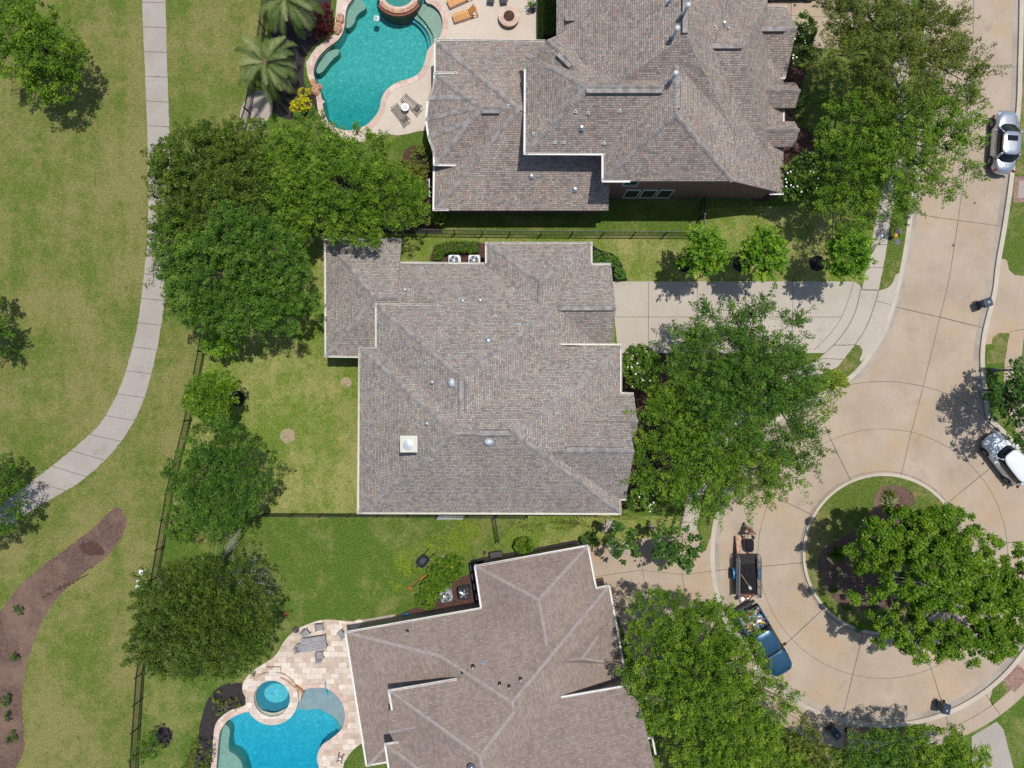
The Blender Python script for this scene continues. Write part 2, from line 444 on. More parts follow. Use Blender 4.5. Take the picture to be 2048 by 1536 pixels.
mulch_mat('mulch_brown', ((0.050, 0.028, 0.024), (0.125, 0.074, 0.058), (0.270, 0.170, 0.130)), (0.24, 0.155, 0.11))
mulch_mat('mulch_dark', ((0.010, 0.008, 0.009), (0.030, 0.024, 0.026), (0.070, 0.058, 0.058)))
mulch_mat('mulch_black', ((0.004, 0.004, 0.005), (0.010, 0.009, 0.011), (0.024, 0.020, 0.022)))
mulch_mat('mulch_red', ((0.030, 0.014, 0.012), (0.085, 0.040, 0.030), (0.170, 0.090, 0.065)))
ROOF_STOPS = [(0.0, (0.209, 0.194, 0.180)), (0.22, (0.287, 0.273, 0.250)), (0.42, (0.354, 0.330, 0.289)), (0.60, (0.338, 0.251, 0.210)),
              (0.74, (0.416, 0.345, 0.284)), (0.88, (0.366, 0.355, 0.323)), (1.0, (0.467, 0.401, 0.330))]
shingle_mat('roof_multi', ROOF_STOPS, wid=0.20, row=0.135)
shingle_mat('roof_multi_light', [(p, (c[0] * 0.95, c[1] * 0.90, c[2] * 0.89)) for p, c in ROOF_STOPS], row=0.15, wid=0.22)
shingle_mat('roof_brown', [(0.0, (0.233, 0.184, 0.157)), (0.5, (0.276, 0.219, 0.189)), (1.0, (0.322, 0.256, 0.220))], row=0.14, wid=0.22, mortar=0.012, line=(0.165, 0.133, 0.116), big=0.08)
flat('ridge_grey', (0.265, 0.242, 0.230), 0.9, var=0.30, scale=2.2)
flat('ridge_pale', (0.315, 0.272, 0.256), 0.9, var=0.14, scale=4)
flat('vent_black', (0.012, 0.012, 0.014), 0.6)
flat('gutter_white', (0.74, 0.73, 0.69), 0.45, var=0.06)
flat('gutter_cream', (0.58, 0.57, 0.49), 0.45, var=0.06)
flat('soffit', (0.34, 0.30, 0.27), 0.7)
flat('metal_grey', (0.42, 0.45, 0.48), 0.4, 0.5, var=0.15)
flat('metal_pale', (0.46, 0.50, 0.54), 0.45, 0.2, var=0.1)
flat('flash_blue', (0.24, 0.28, 0.32), 0.5, 0.2, var=0.12)
flat('iron_black', (0.012, 0.011, 0.011), 0.5, var=0.2)
flat('white_plastic', (0.82, 0.82, 0.82), 0.4, var=0.05)
flat('black_rubber', (0.012, 0.012, 0.013), 0.75)
flat('dark_plastic', (0.030, 0.034, 0.044), 0.42, var=0.25, scale=6)
flat('bark', (0.145, 0.115, 0.090), 0.95, var=0.35, scale=7)
flat('bark_pale', (0.33, 0.30, 0.26), 0.95, var=0.3, scale=7)
flat('stone_red', (0.42, 0.24, 0.15), 0.8, var=0.35, scale=5)
flat('terracotta', (0.235, 0.060, 0.030), 0.6, var=0.3, scale=8)
brick_mat('house_brick', (0.105, 0.050, 0.042), (0.205, 0.105, 0.082), (0.22, 0.185, 0.165), 0.22, 0.085, 0.010, wpos=True, rot=(R(90), 0, 0))
brick_mat('house_brick_tan', (0.26, 0.185, 0.145), (0.36, 0.27, 0.21), (0.32, 0.27, 0.23), 0.22, 0.085, 0.010, wpos=True, rot=(R(90), 0, 0))
brick_mat('travertine', (0.47, 0.36, 0.275), (0.70, 0.63, 0.545), (0.40, 0.32, 0.26), 0.62, 0.42, 0.012, rough=0.7)
brick_mat('flagstone', (0.52, 0.36, 0.29), (0.66, 0.52, 0.44), (0.42, 0.33, 0.28), 0.9, 0.7, 0.015, rough=0.8)
brick_mat('paver_brick', (0.22, 0.11, 0.085), (0.36, 0.21, 0.165), (0.20, 0.15, 0.13), 0.22, 0.11, 0.012)
def deep_water(name, ab, dens):
    water_mat(name, (0.97, 0.99, 0.99)); m = MATS[name]; t = m.node_tree; v = N(t, 'ShaderNodeVolumeAbsorption'); v.inputs[0].default_value = (*ab, 1); v.inputs[1].default_value = dens
    t.links.new(v.outputs[0], [n for n in t.nodes if n.type == 'OUTPUT_MATERIAL'][0].inputs[1])
deep_water('pool_water', (0.05, 0.82, 0.86), 0.78)
deep_water('pool_water_blue', (0.05, 0.84, 0.93), 0.72)
plaster_mat('plaster_teal', (0.16, 0.40, 0.36), (0.50, 0.66, 0.60), 0.85, 7.5)
plaster_mat('plaster_blue', (0.13, 0.44, 0.52), (0.42, 0.66, 0.70), 0.8, 7.5)
plaster_mat('plaster_shelf', (0.30, 0.34, 0.27), (0.40, 0.43, 0.36), 0.5, 8.0)
plaster_mat('plaster_shelf_grey', (0.27, 0.30, 0.32), (0.35, 0.38, 0.40), 0.4, 8.0)
plaster_mat('plaster_spa', (0.10, 0.31, 0.36), (0.14, 0.38, 0.42), 0.4, 6.0)
plaster_mat('plaster_spa_blue', (0.05, 0.20, 0.27), (0.09, 0.27, 0.33), 0.4, 6.0)
plaster_mat('plaster_dark', (0.02, 0.12, 0.13), (0.04, 0.18, 0.18), 0.4, 6.0)

grass_mat('worn_soil', ((0.13, 0.15, 0.05), (0.22, 0.22, 0.09), (0.30, 0.27, 0.13)), ((0.30, 0.24, 0.15), (0.46, 0.36, 0.25)), 0.62, seed=51.0)
# ------------------------------------------------------------------ outlines measured on the photo
CC = (1767, 1108); RO = 338; RI = 160
street_w = smooth_open([(1856, -1300), (1856, -300), (1856, 0), (1850, 200), (1834, 370), (1826, 426), (1817, 492), (1807, 547), (1799, 582), (1790, 615), (1772, 665), (1748, 706), (1715, 748), (1669, 785)], 5)
street_e = smooth_open([(1974, 841), (1966, 790), (1961, 735), (1961, 700), (1967, 656), (1985, 584), (1992, 527), (2005, 452), (2019, 354), (2033, 214), (2036, 133), (2039, 0), (2041, -300), (2041, -1300)], 5)
bulb = arc(*CC, RO, 107, 412, 110)
street_out = street_w + bulb[1:-1] + street_e
pool1 = smooth_closed([(z[0] / 4.6545 + 460, z[1] / 4.6545) for z in
    [(1130, -300), (1180, -120), (1150, -20), (1095, 60), (1075, 140), (1070, 220), (1052, 300), (1005, 375), (905, 450), (830, 530), (790, 610), (780, 690), (805, 770), (840, 850), (858, 930), (872, 1020), (895, 1095), (940, 1160), (1010, 1200), (1090, 1215), (1180, 1205), (1275, 1160), (1350, 1090), (1392, 1010), (1412, 920), (1445, 855), (1505, 798), (1590, 755), (1680, 730), (1750, 690), (1800, 620), (1822, 540), (1845, 460), (1900, 405), (1950, 350), (1977, 270), (1977, 190), (1950, 110), (1890, 50), (1820, 10), (1800, -150), (1700, -350), (1400, -420)]], 4)
q2 = lambda L: [(x / 4.571 + 400, y / 4.571 + 1200) for x, y in L]
pool2 = smooth_closed(q2([(205, 1165), (250, 1105), (330, 1055), (430, 1022), (500, 1025), (560, 1050), (690, 1072), (830, 1010), (915, 920), (950, 822), (1060, 800), (1160, 808), (1240, 860), (1300, 940), (1325, 1030), (1318, 1120), (1280, 1195), (1200, 1265), (1120, 1320), (1082, 1390), (1072, 1460), (1095, 1560), (1110, 1750), (700, 1900), (220, 1850), (130, 1700), (150, 1540), (170, 1300), (185, 1210)]), 4)

yard = [(560, -1500), (545, -60), (531, 62), (502, 229), (470, 330), (440, 450), (425, 600), (411, 704), (384, 840), (369, 900), (350, 975), (319, 1151), (290, 1341), (279, 1503), (270, 3000), (5500, 3000), (5500, -1500)]
spa2_hole = [(546.6 + 35 * math.cos(i * math.pi / 16), 1393.6 + 35 * math.sin(i * math.pi / 16)) for i in range(32)]
sheet('ground', [(-3500, -3000), (6000, -3000), (6000, 4600), (-3500, 4600)], 'golf_grass', 0.0, [street_out, pool1, pool2, spa2_hole])
sheet('lawn', yard, 'lawn_grass', 0.004, [street_out, pool1, pool2, spa2_hole])
# paler, drier back yard of the middle house and the strip towards the top house
sheet('back_lawn', [(411, 704), (425, 600), (600, 470), (745, 468), (1400, 471), (1400, 418), (1600, 410), (1757, 450), (1735, 560), (1722, 566), (1230, 566), (1230, 1026), (530, 1026), (338, 1040), (350, 975), (369, 900), (384, 840)], 'yard_grass', 0.008)
sheet('side_lawn', [(1040, 1032), (1400, 1032), (1395, 1050), (1300, 1078), (1170, 1095), (1050, 1120), (1000, 1085)], 'yard_grass', 0.008)
sheet('street', street_out, 'street_concrete', -0.12)
def gband(name, pts, w, m, z, h=None, **kw):
    mb = MB(); ribbon(mb, gp(pts), w, z, h); o = mb.build(name, m); tag(o, kw.get('label'), kw.get('cat'), kw.get('group'), kw.get('kind', 'structure')); return o
def offset_px(pts, d):
    """push an open px polyline sideways by d px (left of travel on the photo is negative)"""
    out = []
    for i, p in enumerate(pts):
        a = Vector(pts[max(i - 1, 0)]); b_ = Vector(pts[min(i + 1, len(pts) - 1)]); t_ = (b_ - a).normalized()
        out.append((p[0] + t_.y * -d, p[1] + t_.x * d))
    return out
# travelling down the west kerb and round the bulb the outside is on the right hand of the photo direction (west)
gband('gutter_pan', offset_px(street_w + bulb + street_e, -5), 0.40, 'gutter_concrete', -0.116)
gband('curb', offset_px(street_w + bulb + street_e, 4.5), 0.34, 'curb_concrete', 0.026, 0.15)
# island
sheet('island_grass', arc(*CC, RI - 3, 0, 360, 90)[:-1], 'verge_grass', 0.010)
mb = MB(); ring = gp(arc(*CC, RI - 1, 0, 360, 96)); ribbon(mb, ring, 0.22, 0.02, 0.15); tag(mb.build('island_curb', 'curb_concrete'), None, None, None, 'structure')
mb = MB(); ribbon(mb, gp(arc(*CC, RI + 5, 0, 360, 96)), 0.10, -0.112); tag(mb.build('island_gutter', 'joint_faint'), None, None, None, 'structure')
isl = smooth_closed([(x / 4.376 + 1580, y / 4.376 + 860) for x, y in [(800, 500), (900, 485), (1000, 500), (1070, 550), (1090, 620), (1070, 720), (1200, 900), (1300, 1100), (1250, 1350), (1100, 1500), (800, 1560), (500, 1560), (350, 1440), (270, 1290), (245, 1150), (280, 1060), (400, 970), (560, 880), (660, 790), (720, 680), (740, 590)]], 4)
sheet('island_mulch', jit(isl, 1.0, 8), 'mulch_brown', 0.018)

# concrete joints: thin dark strips let into the slabs
mb = MB()
def jl(pts, w=0.042, z=-0.112): ribbon(mb, gp(pts), w, z)
jl([(1950, -60), (1948, 100), (1943, 220), (1928, 369), (1917, 448), (1900, 560), (1882, 634), (1847, 777), (1824, 866), (1804, 951)])
jl([(1826, 425), (1880, 435), (2008, 452)]); jl([(1790, 613), (1882, 634), (1974, 657)], 0.06); jl([(1852, 130), (2036, 133)])
jl(arc(*CC, 250, 0, 360, 120), 0.035); jl(arc(*CC, 345, 52, 110, 30), 0.04)
for a, b_ in (((1655, 863), (1703, 962)), ((1549, 994), (1624, 1029)), ((1430, 1142), (1609, 1126)), ((1545, 1315), (1652, 1215)), ((1686, 1436), (1729, 1262)), ((1890, 1420), (1836, 1250)), ((1893, 1010), (2000, 922)), ((1925, 1095), (2100, 1078))):
    jl([a, b_], 0.055)
tag(mb.build('street_joints', 'joint'), None, None, None, 'structure')

# driveway of the middle house with its apron, public walk and grass notches
drive = [(1222, 563), (1700, 563), (1712, 565), (1720, 571), (1723, 580), (1740, 581), (1757, 581)] + smooth_open([(1757, 581), (1772, 577), (1784, 567), (1792, 549), (1801, 545)], 4)[1:] + \
        [(x, y) for x, y in offset_px(street_w, 8)[36:57]] + [(1722, 724), (1718, 716), (1724, 708), (1724, 698), (1719, 691), (1710, 689), (1668, 690), (1650, 706), (1236, 706)]

sheet('driveway', drive, 'driveway_concrete', 0.012)
mb = MB()
def jd(pts, w=0.038, z=0.017): ribbon(mb, gp(pts), w, z)
for x in (1297, 1395, 1491, 1586): jd([(x, 564), (x - (0 if x < 1550 else 2), 705)])
jd([(1226, 634), (1683, 634)])
jd(smooth_open([(1707, 565), (1698, 595), (1683, 634), (1660, 668), (1628, 700)], 5))
jd(smooth_open([(1721, 578), (1717, 600), (1707, 632), (1690, 662), (1668, 689), (1642, 713)], 5), 0.06)
jd(smooth_open([(1757, 582), (1752, 600), (1740, 636), (1727, 664), (1710, 689)], 5), 0.06)
jd([(1668, 690), (1710, 690)]); jd([(1724, 580), (1757, 581)], 0.06); jd([(1753, 602), (1788, 611)])
tag(mb.build('driveway_joints', 'joint'), None, None, None, 'structure')

# public walks
def walk(name, left, right, m='path_concrete', z=0.010, joints=None, jz=0.016, jw=0.045):
    sheet(name, jit(left + right[::-1], 0.55, 5, 4), m, z)
    if joints:
        mb = MB()
        L = [Vector(p) for p in left]; Q = [Vector(p) for p in right]
        def at(P, f):
            ds = [0]
            for i in range(len(P) - 1): ds.append(ds[-1] + (P[i + 1] - P[i]).length)
            s = f * ds[-1]
            for i in range(len(P) - 1):
                if s <= ds[i + 1]: return P[i].lerp(P[i + 1], (s - ds[i]) / max(1e-9, ds[i + 1] - ds[i]))
            return P[-1]
        for f in joints: ribbon(mb, gp([at(L, f), at(Q, f)]), jw, jz)
        tag(mb.build(name + '_joints', 'joint'), None, None, None, 'structure')
walk('golf_path',
     smooth_open([(278, -260), (283, -60), (284, 0), (289, 120), (294, 240), (297, 370), (295, 470), (288, 550), (281, 610), (272, 665), (258, 720), (246, 760), (226, 805), (198, 850), (158, 888), (104, 932), (52, 972), (0, 1010), (-80, 1070)], 5),
     smooth_open([(325, -260), (330, -60), (331, 0), (334, 120), (338, 240), (341, 370), (339, 470), (333, 560), (326, 630), (320, 665), (314, 700), (302, 750), (287, 800), (264, 850), (222, 908), (162, 962), (104, 997), (64, 1020), (-20, 1080)], 5),
     joints=[(i + 0.35) / 30 for i in range(30)])
walk('sidewalk', smooth_open([(1795, -300), (1793, 0), (1788, 150), (1773, 330), (1751, 440), (1741, 500), (1724, 579)], 5),
     smooth_open([(1823, -300), (1822, 0), (1817, 150), (1803, 330), (1780, 448), (1771, 512), (1757, 580)], 5), 'driveway_concrete', joints=[(i + 0.02) / 19 for i in range(20)])
arcL = arc(*CC, 408, 99, 176, 40); arcR = arc(*CC, 377, 99, 176, 40)
walk('sidewalk', [(1666, 691), (1636, 720)] + arcL[4:], [(1709, 691), (1676, 733)] + arcR[4:], 'driveway_concrete', joints=[i / 15 for i in range(1, 15)])
# east side: neighbour's drive, walk, grass notches
sheet('driveway', [(1994, 518), (2008, 518), (2014, 521), (2018, 540), (2029, 550), (2048, 552), (2300, 552), (2300, 666), (1998, 666), (1985, 675), (1983, 688), (1970, 689), (1975, 657), (1992, 584), (1998, 527)], 'street_concrete', 0.012)
walk('sidewalk', [(2043, 552), (2019, 665), (2009, 727), (2006, 800), (2030, 860), (2090, 930)], [(2072, 552), (2048, 667), (2041, 735), (2040, 790), (2064, 845), (2120, 910)], 'street_concrete', 0.016, joints=[0.28, 0.46], jz=0.021)
sheet('verge', [(2027, 405), (2300, 405), (2300, 551), (2048, 551), (2029, 549), (2018, 539), (2015, 520), (2007, 517), (2010, 470)], 'verge_grass', 0.010)
sheet('verge', [(1973, 690), (1983, 689), (1985, 675), (1998, 667), (2018, 667), (2009, 727), (1973, 727)], 'verge_grass', 0.014)
sheet('paved_crossing', [(2030, 353), (2300, 353), (2300, 405), (2026, 405)], 'paver_brick', 0.012)
sheet('paved_crossing', [(2038, 362), (2300, 362), (2300, 396), (2035, 396)], 'stone_pad', 0.018)
sheet('verge', [(2049, -300), (2300, -300), (2300, 352), (2031, 352), (2043, 214), (2047, 100)], 'verge_grass', 0.010)
# west verge between walk and kerb
sheet('verge', [(1781, 448), (1803, 330), (1843, 330), (1826, 372), (1816, 426), (1808, 492), (1798, 546), (1790, 550), (1781, 568), (1770, 577), (1758, 580), (1771, 512)], 'verge_grass', 0.014)
sheet('verge', [(1711, 690), (1720, 692), (1725, 700), (1723, 710), (1719, 717), (1722, 726), (1704, 745), (1677, 768), (1650, 745), (1677, 733), (1694, 713)], 'verge_grass', 0.014)
# lower house: driveway, verge; concrete rim south of the bulb
sheet('driveway', [(1172, 1095), (1277, 1079), (1364, 1063), (1396, 1060), (1402, 1100), (1411, 1102), (1420, 1076), (1425, 1073), (1421, 1142), (1436, 1190), (1448, 1222), (1400, 1290), (1330, 1400), (1290, 1400), (1235, 1230), (1190, 1180)], 'street_concrete', 0.012)
mb = MB(); jd([(1180, 1155), (1280, 1140), (1364, 1149), (1427, 1142)]); jd([(1277, 1081), (1288, 1160), (1300, 1230)]); jd([(1364, 1065), (1364, 1150), (1372, 1205)])
tag(mb.build('driveway_joints', 'joint'), None, None, None, 'structure')
o1 = arc(*CC, 344, 212, 330, 60); o2 = arc(*CC, 398, 212, 330, 60)
sheet('sidewalk', o1 + o2[::-1], 'street_concrete', 0.011)
mb = MB(); jd(arc(*CC, 372, 212, 330, 60), 0.04, 0.016)
for a_ in (221, 228, 262, 291, 306, 318): jd([arc(*CC, 345, a_, a_ + 1, 1)[0], arc(*CC, 397, a_, a_ + 1, 1)[0]], 0.045, 0.016)
tag(mb.build('sidewalk_joints', 'joint'), None, None, None, 'structure')
sheet('verge', arc(*CC, 345, 262, 284, 14) + arc(*CC, 372, 282, 262, 12), 'verge_grass', 0.016)
sheet('verge', [(1986, 1370), (2001, 1356), (2023, 1377), (1984, 1411), (1979, 1398), (1983, 1388)], 'verge_grass', 0.016)
sheet('garden_walk', [(1943, 1473), (1993, 1443), (2007, 1459), (2016, 1495), (2028, 1540), (2040, 1640), (1955, 1640), (1945, 1540)], 'path_concrete', 0.013)
sheet('paved_crossing', [(2003, 1356), (2034, 1327), (2060, 1352), (2028, 1385)], 'paver_brick', 0.017)
mb = MB(); ribbon(mb, gp([(1690, 1458), (1732, 1464)]), 0.42, 0.02); ribbon(mb, gp([(1691, 1455), (1691, 1500)]), 0.30, 0.02)
tag(mb.build('brick_edging', 'paver_brick'), None, None, None, 'structure')
# upper drive beside the top house
sheet('driveway', [(1480, -300), (1760, -300), (1760, 30), (1700, 60), (1672, 97), (1590, 97), (1560, 20), (1480, 20)], 'street_concrete', 0.012)
mb = MB(); jd([(1582, -40), (1582, 45)], 0.06); jd([(1560, 30), (1700, 37)]); tag(mb.build('driveway_joints', 'joint'), None, None, None, 'structure')

# beds
sheet('mulch_bed', jit(smooth_closed([(x / 2.762, y / 2.762 + 980) for x, y in [(655, 97), (690, 140), (695, 200), (640, 310), (560, 390), (450, 470), (370, 540), (270, 660), (210, 780), (160, 920), (130, 1080), (122, 1220), (135, 1350), (128, 1450), (70, 1560), (-60, 1700), (-300, 1700), (-300, 1100), (-100, 760), (20, 650), (90, 550), (220, 430), (400, 300), (520, 205), (600, 125)]], 4), 1.3, 3), 'mulch_brown', 0.008)
def disc(name, px, py, r, m, z=0.014, sx=1.0):
    rng = random.Random(int(px * 7 + py)); sheet(name, [(px + math.cos(a) * r * sx * q, py + math.sin(a) * r * q) for a, q in ((i * math.pi / 16, rng.uniform(0.93, 1.06)) for i in range(32))], m, z)
for x, y, r_ in ((1371, 528, 17), (1482, 528, 16), (1634, 527, 16), (476, 797, 15)): disc('tree_ring', x, y, r_, 'mulch_black')
disc('tree_ring', 328, 1470, 17, 'mulch_dark')
sheet('mulch_bed', smooth_closed([(1178, 490), (1200, 500), (1225, 507), (1240, 522), (1250, 548), (1252, 562), (1222, 563), (1215, 530), (1178, 530)], 3), 'mulch_black', 0.010)
sheet('mulch_bed', smooth_closed([(866, 500), (878, 488), (920, 484), (968, 487), (985, 505), (985, 545), (866, 545)], 3), 'mulch_red', 0.012)
sheet('mulch_bed', smooth_closed([(810, 300), (862, 290), (866, 320), (868, 420), (892, 438), (884, 450), (862, 456), (835, 452), (812, 430), (800, 380)], 3), 'mulch_red', 0.012)
sheet('mulch_bed', [(640, 440), (720, 455), (830, 452), (880, 458), (886, 466), (640, 466)], 'mulch_dark', 0.010)
sheet('mulch_bed', smooth_closed([(1546, 100), (1600, 60), (1620, 110), (1600, 180), (1590, 240), (1625, 270), (1620, 330), (1560, 392), (1510, 402), (1500, 380), (1545, 300)], 3), 'mulch_red', 0.0095)
sheet('mulch_bed', smooth_closed([(1232, 700), (1330, 706), (1330, 800), (1345, 900), (1330, 1000), (1256, 1012), (1225, 1000), (1230, 800)], 3), 'mulch_red', 0.010)
sheet('mulch_bed', smooth_closed(q2([(400, 770), (300, 755), (200, 780), (120, 840), (60, 930), (20, 1060), (-10, 1200), (-10, 1340), (-60, 1560), (60, 1700), (160, 1650), (125, 1400), (140, 1180), (190, 1080), (290, 1005), (410, 965), (440, 900), (400, 850)]), 3), 'mulch_dark', 0.010)
sheet('mulch_bed', smooth_closed([(600, -60), (660, -60), (660, 30), (648, 70), (612, 112), (610, 170), (640, 206), (618, 232), (560, 235), (530, 180), (548, 110), (545, 40)], 3), 'mulch_dark', 0.010)
# strip along the lower house
sheet('mulch_bed', [(940, 1120), (990, 1110), (1060, 1098), (1150, 1080), (1176, 1086), (1176, 1110), (960, 1150)], 'mulch_dark', 0.010)
sheet('mulch_bed', [(830, 1215), (880, 1170), (960, 1140), (985, 1230), (760, 1275), (745, 1240), (790, 1232)], 'mulch_red', 0.010)
sheet('stone_path', [(690, 1245), (745, 1236), (790, 1228), (795, 1250), (690, 1275)], 'stone_pad', 0.014)
sheet('stone_path', smooth_closed([(488, 205), (520, 180), (545, 205), (535, 240), (500, 262), (480, 240)], 3), 'stone_pad', 0.013)

# ------------------------------------------------------------------ pools
def strip_poly(name, pts, w, m, z, h, side, kind='structure', parent=None, closed=True):
    """band of width w outside (+) or inside (-) a closed world outline"""
    P = [Vector(p) for p in pts]; n = len(P)
    a = sum(P[i].x * P[(i + 1) % n].y - P[(i + 1) % n].x * P[i].y for i in range(n)); s = side if a > 0 else -side
    O = []
    for i in range(n):
        t_ = (P[(i + 1) % n] - P[i - 1]).normalized(); O.append(P[i] + Vector((t_.y, -t_.x)) * w * s)
    vs = [(p.x, p.y, z) for p in P] + [(p.x, p.y, z) for p in O] + [(p.x, p.y, z - h) for p in P] + [(p.x, p.y, z - h) for p in O]
    mb = MB(); fs = []
    for i in range(n):
        j = (i + 1) % n; q = (i, n + i, n + j, j)
        fs.append(q if (side > 0) == (a > 0) or True else q[::-1]); fs.append((i, j, 2 * n + j, 2 * n + i)); fs.append((n + j, n + i, 3 * n + i, 3 * n + j))
    mb.add(vs, fs); o = mb.build(name, m, parent)
    if parent is None: tag(o, None, None, None, kind)
    return o
def pool(name, label, outline, floor_m, depth, wm, zf):
    pts = gp(outline); n = len(pts); t = thing(name, label, 'swimming pool', (*pts[0], 0))
    L = Vector((*pts[0], 0)); mb = MB()
    vs = [(p.x, p.y, 0.01) for p in pts] + [(p.x, p.y, -0.16) for p in pts]
    mb.add(vs, [(i, (i + 1) % n, n + (i + 1) % n, n + i) for i in range(n)]); mb.build('tile_band', 'plaster_dark', t, world_verts=True)
    mb = MB(); mb.add([(p.x, p.y, -0.16) for p in pts] + [(p.x, p.y, -depth) for p in pts], [(i, (i + 1) % n, n + (i + 1) % n, n + i) for i in range(n)])
    tr = tessellate_polygon([[Vector((p.x, p.y, 0)) for p in pts]])
    x0, x1 = min(p.x for p in pts), max(p.x for p in pts); y0, y1 = min(p.y for p in pts), max(p.y for p in pts); gn = 30
    mb.add([(x0 + (x1 - x0) * i / gn, y0 + (y1 - y0) * j / gn, zf((x0 + (x1 - x0) * i / gn), (y0 + (y1 - y0) * j / gn))) for j in range(gn + 1) for i in range(gn + 1)],
           [(j * (gn + 1) + i, j * (gn + 1) + i + 1, (j + 1) * (gn + 1) + i + 1, (j + 1) * (gn + 1) + i) for j in range(gn) for i in range(gn)])
    mb.build('basin', floor_m, t, world_verts=True)
    mb = MB(); mb.prism(pts, -3.1, -0.10); mb.build('water', wm, t, world_verts=True)
    return t
def shelf(t, name, px, z, m, depth=2.6):
    mb = MB(); mb.prism(gp(px), -depth, z); return mb.build(name, m, t, world_verts=True)
q1 = lambda L: [(x / 4.6545 + 460, y / 4.6545) for x, y in L]
P1 = pool('swimming_pool', 'free-form teal swimming pool with a raised spa, at the top beside the largest roof', pool1, 'plaster_teal', 3.0, 'pool_water', lambda x, y: -1.15 - 1.15 * max(0.0, min(1.0, (24.2 - y) / 4.5)) ** 1.3)
shelf(P1, 'bench', smooth_closed(q1([(1240, 8), (1150, -60), (1090, 60), (1072, 140), (1073, 232), (1120, 215), (1150, 170), (1160, 130), (1200, 85), (1245, 55)]), 3), -0.45, 'plaster_shelf')
shelf(P1, 'bench', smooth_closed(q1([(996, 432), (905, 455), (835, 535), (792, 615), (800, 660), (850, 640), (905, 570), (950, 520), (995, 480)]), 3), -0.45, 'plaster_shelf')
c1 = (1575, -60)
for k, (rr, z) in enumerate(((330, -0.75), (290, -0.52), (0, -0.3))):
    if rr: 
        pass
steps = [([(1660, 130), (1740, 190), (1810, 290), (1836, 430), (1845, 455), (1905, 400), (1950, 350), (1975, 270), (1975, 190), (1950, 110), (1890, 50), (1800, 20), (1740, 80)], -0.80),
         ([(1700, 125), (1775, 190), (1845, 290), (1868, 420), (1900, 402), (1950, 350), (1975, 270), (1975, 190), (1950, 110), (1890, 50), (1800, 20), (1750, 80)], -0.55),
         ([(1745, 110), (1810, 180), (1880, 290), (1903, 395), (1950, 350), (1975, 270), (1975, 190), (1950, 110), (1890, 50), (1800, 20), (1765, 70)], -0.30)]
for L, z in steps: shelf(P1, 'step', smooth_closed(q1(L), 3), z, 'plaster_shelf' if z > -0.4 else 'plaster_spa' if z < -0.7 else 'plaster_shelf')
shelf(P1, 'bench', smooth_closed(q1([(1385, 1005), (1396, 1010), (1350, 1095), (1275, 1163), (1278, 1135), (1330, 1070)]), 3), -0.4, 'plaster_shelf')
dd = [(640, -900), (1075, -900), (1075, 100), (870, 100), (866, 190), (850, 240), (853, 262), (838, 262), (815, 268), (795, 271), (775, 268), (758, 272), (735, 283), (705, 283), (676, 272), (655, 248), (640, 215), (650, 203), (628, 185), (615, 150), (612, 125), (632, 95), (668, 68), (672, 20), (680, -60)]
sheet('pool_deck', dd, 'pebble_deck', 0.016, [pool1])
strip_poly('coping', gp(pool1), 0.42, 'flagstone', 0.045, 0.06, 1)
# rocks set on the coping
def rock(px, py, r_, h, seed, m='stone_red', label=None, group='boulders set on the upper pool edge', sx=1.0):
    rng = random.Random(seed); c = G(px, py); mb = MB(); n = 9; vs = []
    for k, (rr, z) in enumerate(((1, 0), (1.04, 0.5), (0.72, 0.95), (0.25, 1.0))):
        for i in range(n):
            a = 2 * math.pi * i / n; q = r_ * rr * rng.uniform(0.78, 1.15); vs.append((math.cos(a) * q * sx, math.sin(a) * q, z * h + (rng.uniform(-.04, .04) if k else 0)))
    mb.add(vs, [(j * n + i, j * n + (i + 1) % n, (j + 1) * n + (i + 1) % n, (j + 1) * n + i) for j in range(3) for i in range(n)] + [tuple(range(3 * n, 4 * n))])
    o = mb.build('boulder', m); o.location = c; tag(o, label, 'boulder', group); return o
for i, (x, y, r_, d_) in enumerate(((681, 40, 0.42, 'sandstone boulder on the pool edge beside the upper bench, northernmost of the row'), (676, 58, 0.45, 'sandstone boulder on the pool edge at the pinch between the two benches'), (628, 168, 0.36, 'flat sandstone boulder on the pool edge just above the yellow shrub'),
                                   (632, 182, 0.42, 'largest red sandstone boulder right beside the yellow shrub'), (640, 176, 0.3, 'small sandstone boulder tucked between two others by the pool'))):
    rock(x, y, r_, 0.35, 40 + i, label=d_, sx=0.8)
# raised spa with stone spillway
s1 = G(1575 / 4.6545 + 460, -70 / 4.6545)
sp = thing('spa', 'raised round spa with a red stone front spilling into the upper pool', 'spa', s1)
def ringmesh(name, r0, r1, z0, z1, m, parent, a0=0, a1=360, sx=1.0):
    mb = MB(); n = 48; vs = []; full = abs(a1 - a0) >= 359
    for i in range(n + 1):
        a = R(a0 + (a1 - a0) * i / n)
        for r_, z in ((r0, z0), (r0, z1), (r1, z1), (r1, z0)): vs.append((math.cos(a) * r_ * sx, math.sin(a) * r_, z))
    fs = []
    for i in range(n):
        for k in range(3): fs.append((i * 4 + k, (i + 1) * 4 + k, (i + 1) * 4 + k + 1, i * 4 + k + 1))
    mb.add(vs, fs); return mb.build(name, m, parent)
ringmesh('wall', 1.30, 1.66, -1.5, 0.38, 'flagstone', sp)
ringmesh('spillway', 1.62, 1.95, -1.5, 0.26, 'terracotta', sp, 215, 325)
ringmesh('spillway_lip', 1.52, 1.80, 0.27, 0.40, 'stone_red', sp, 215, 325)
mb = MB(); mb.lathe((0, 0, 0), [(1.31, -0.45), (1.31, -0.44)], 32); mb.build('bench', 'plaster_shelf', sp)
mb = MB(); mb.lathe((0, 0, 0), [(1.305, -0.5), (1.305, 0.27)], 40); mb.build('water', 'pool_water', sp)

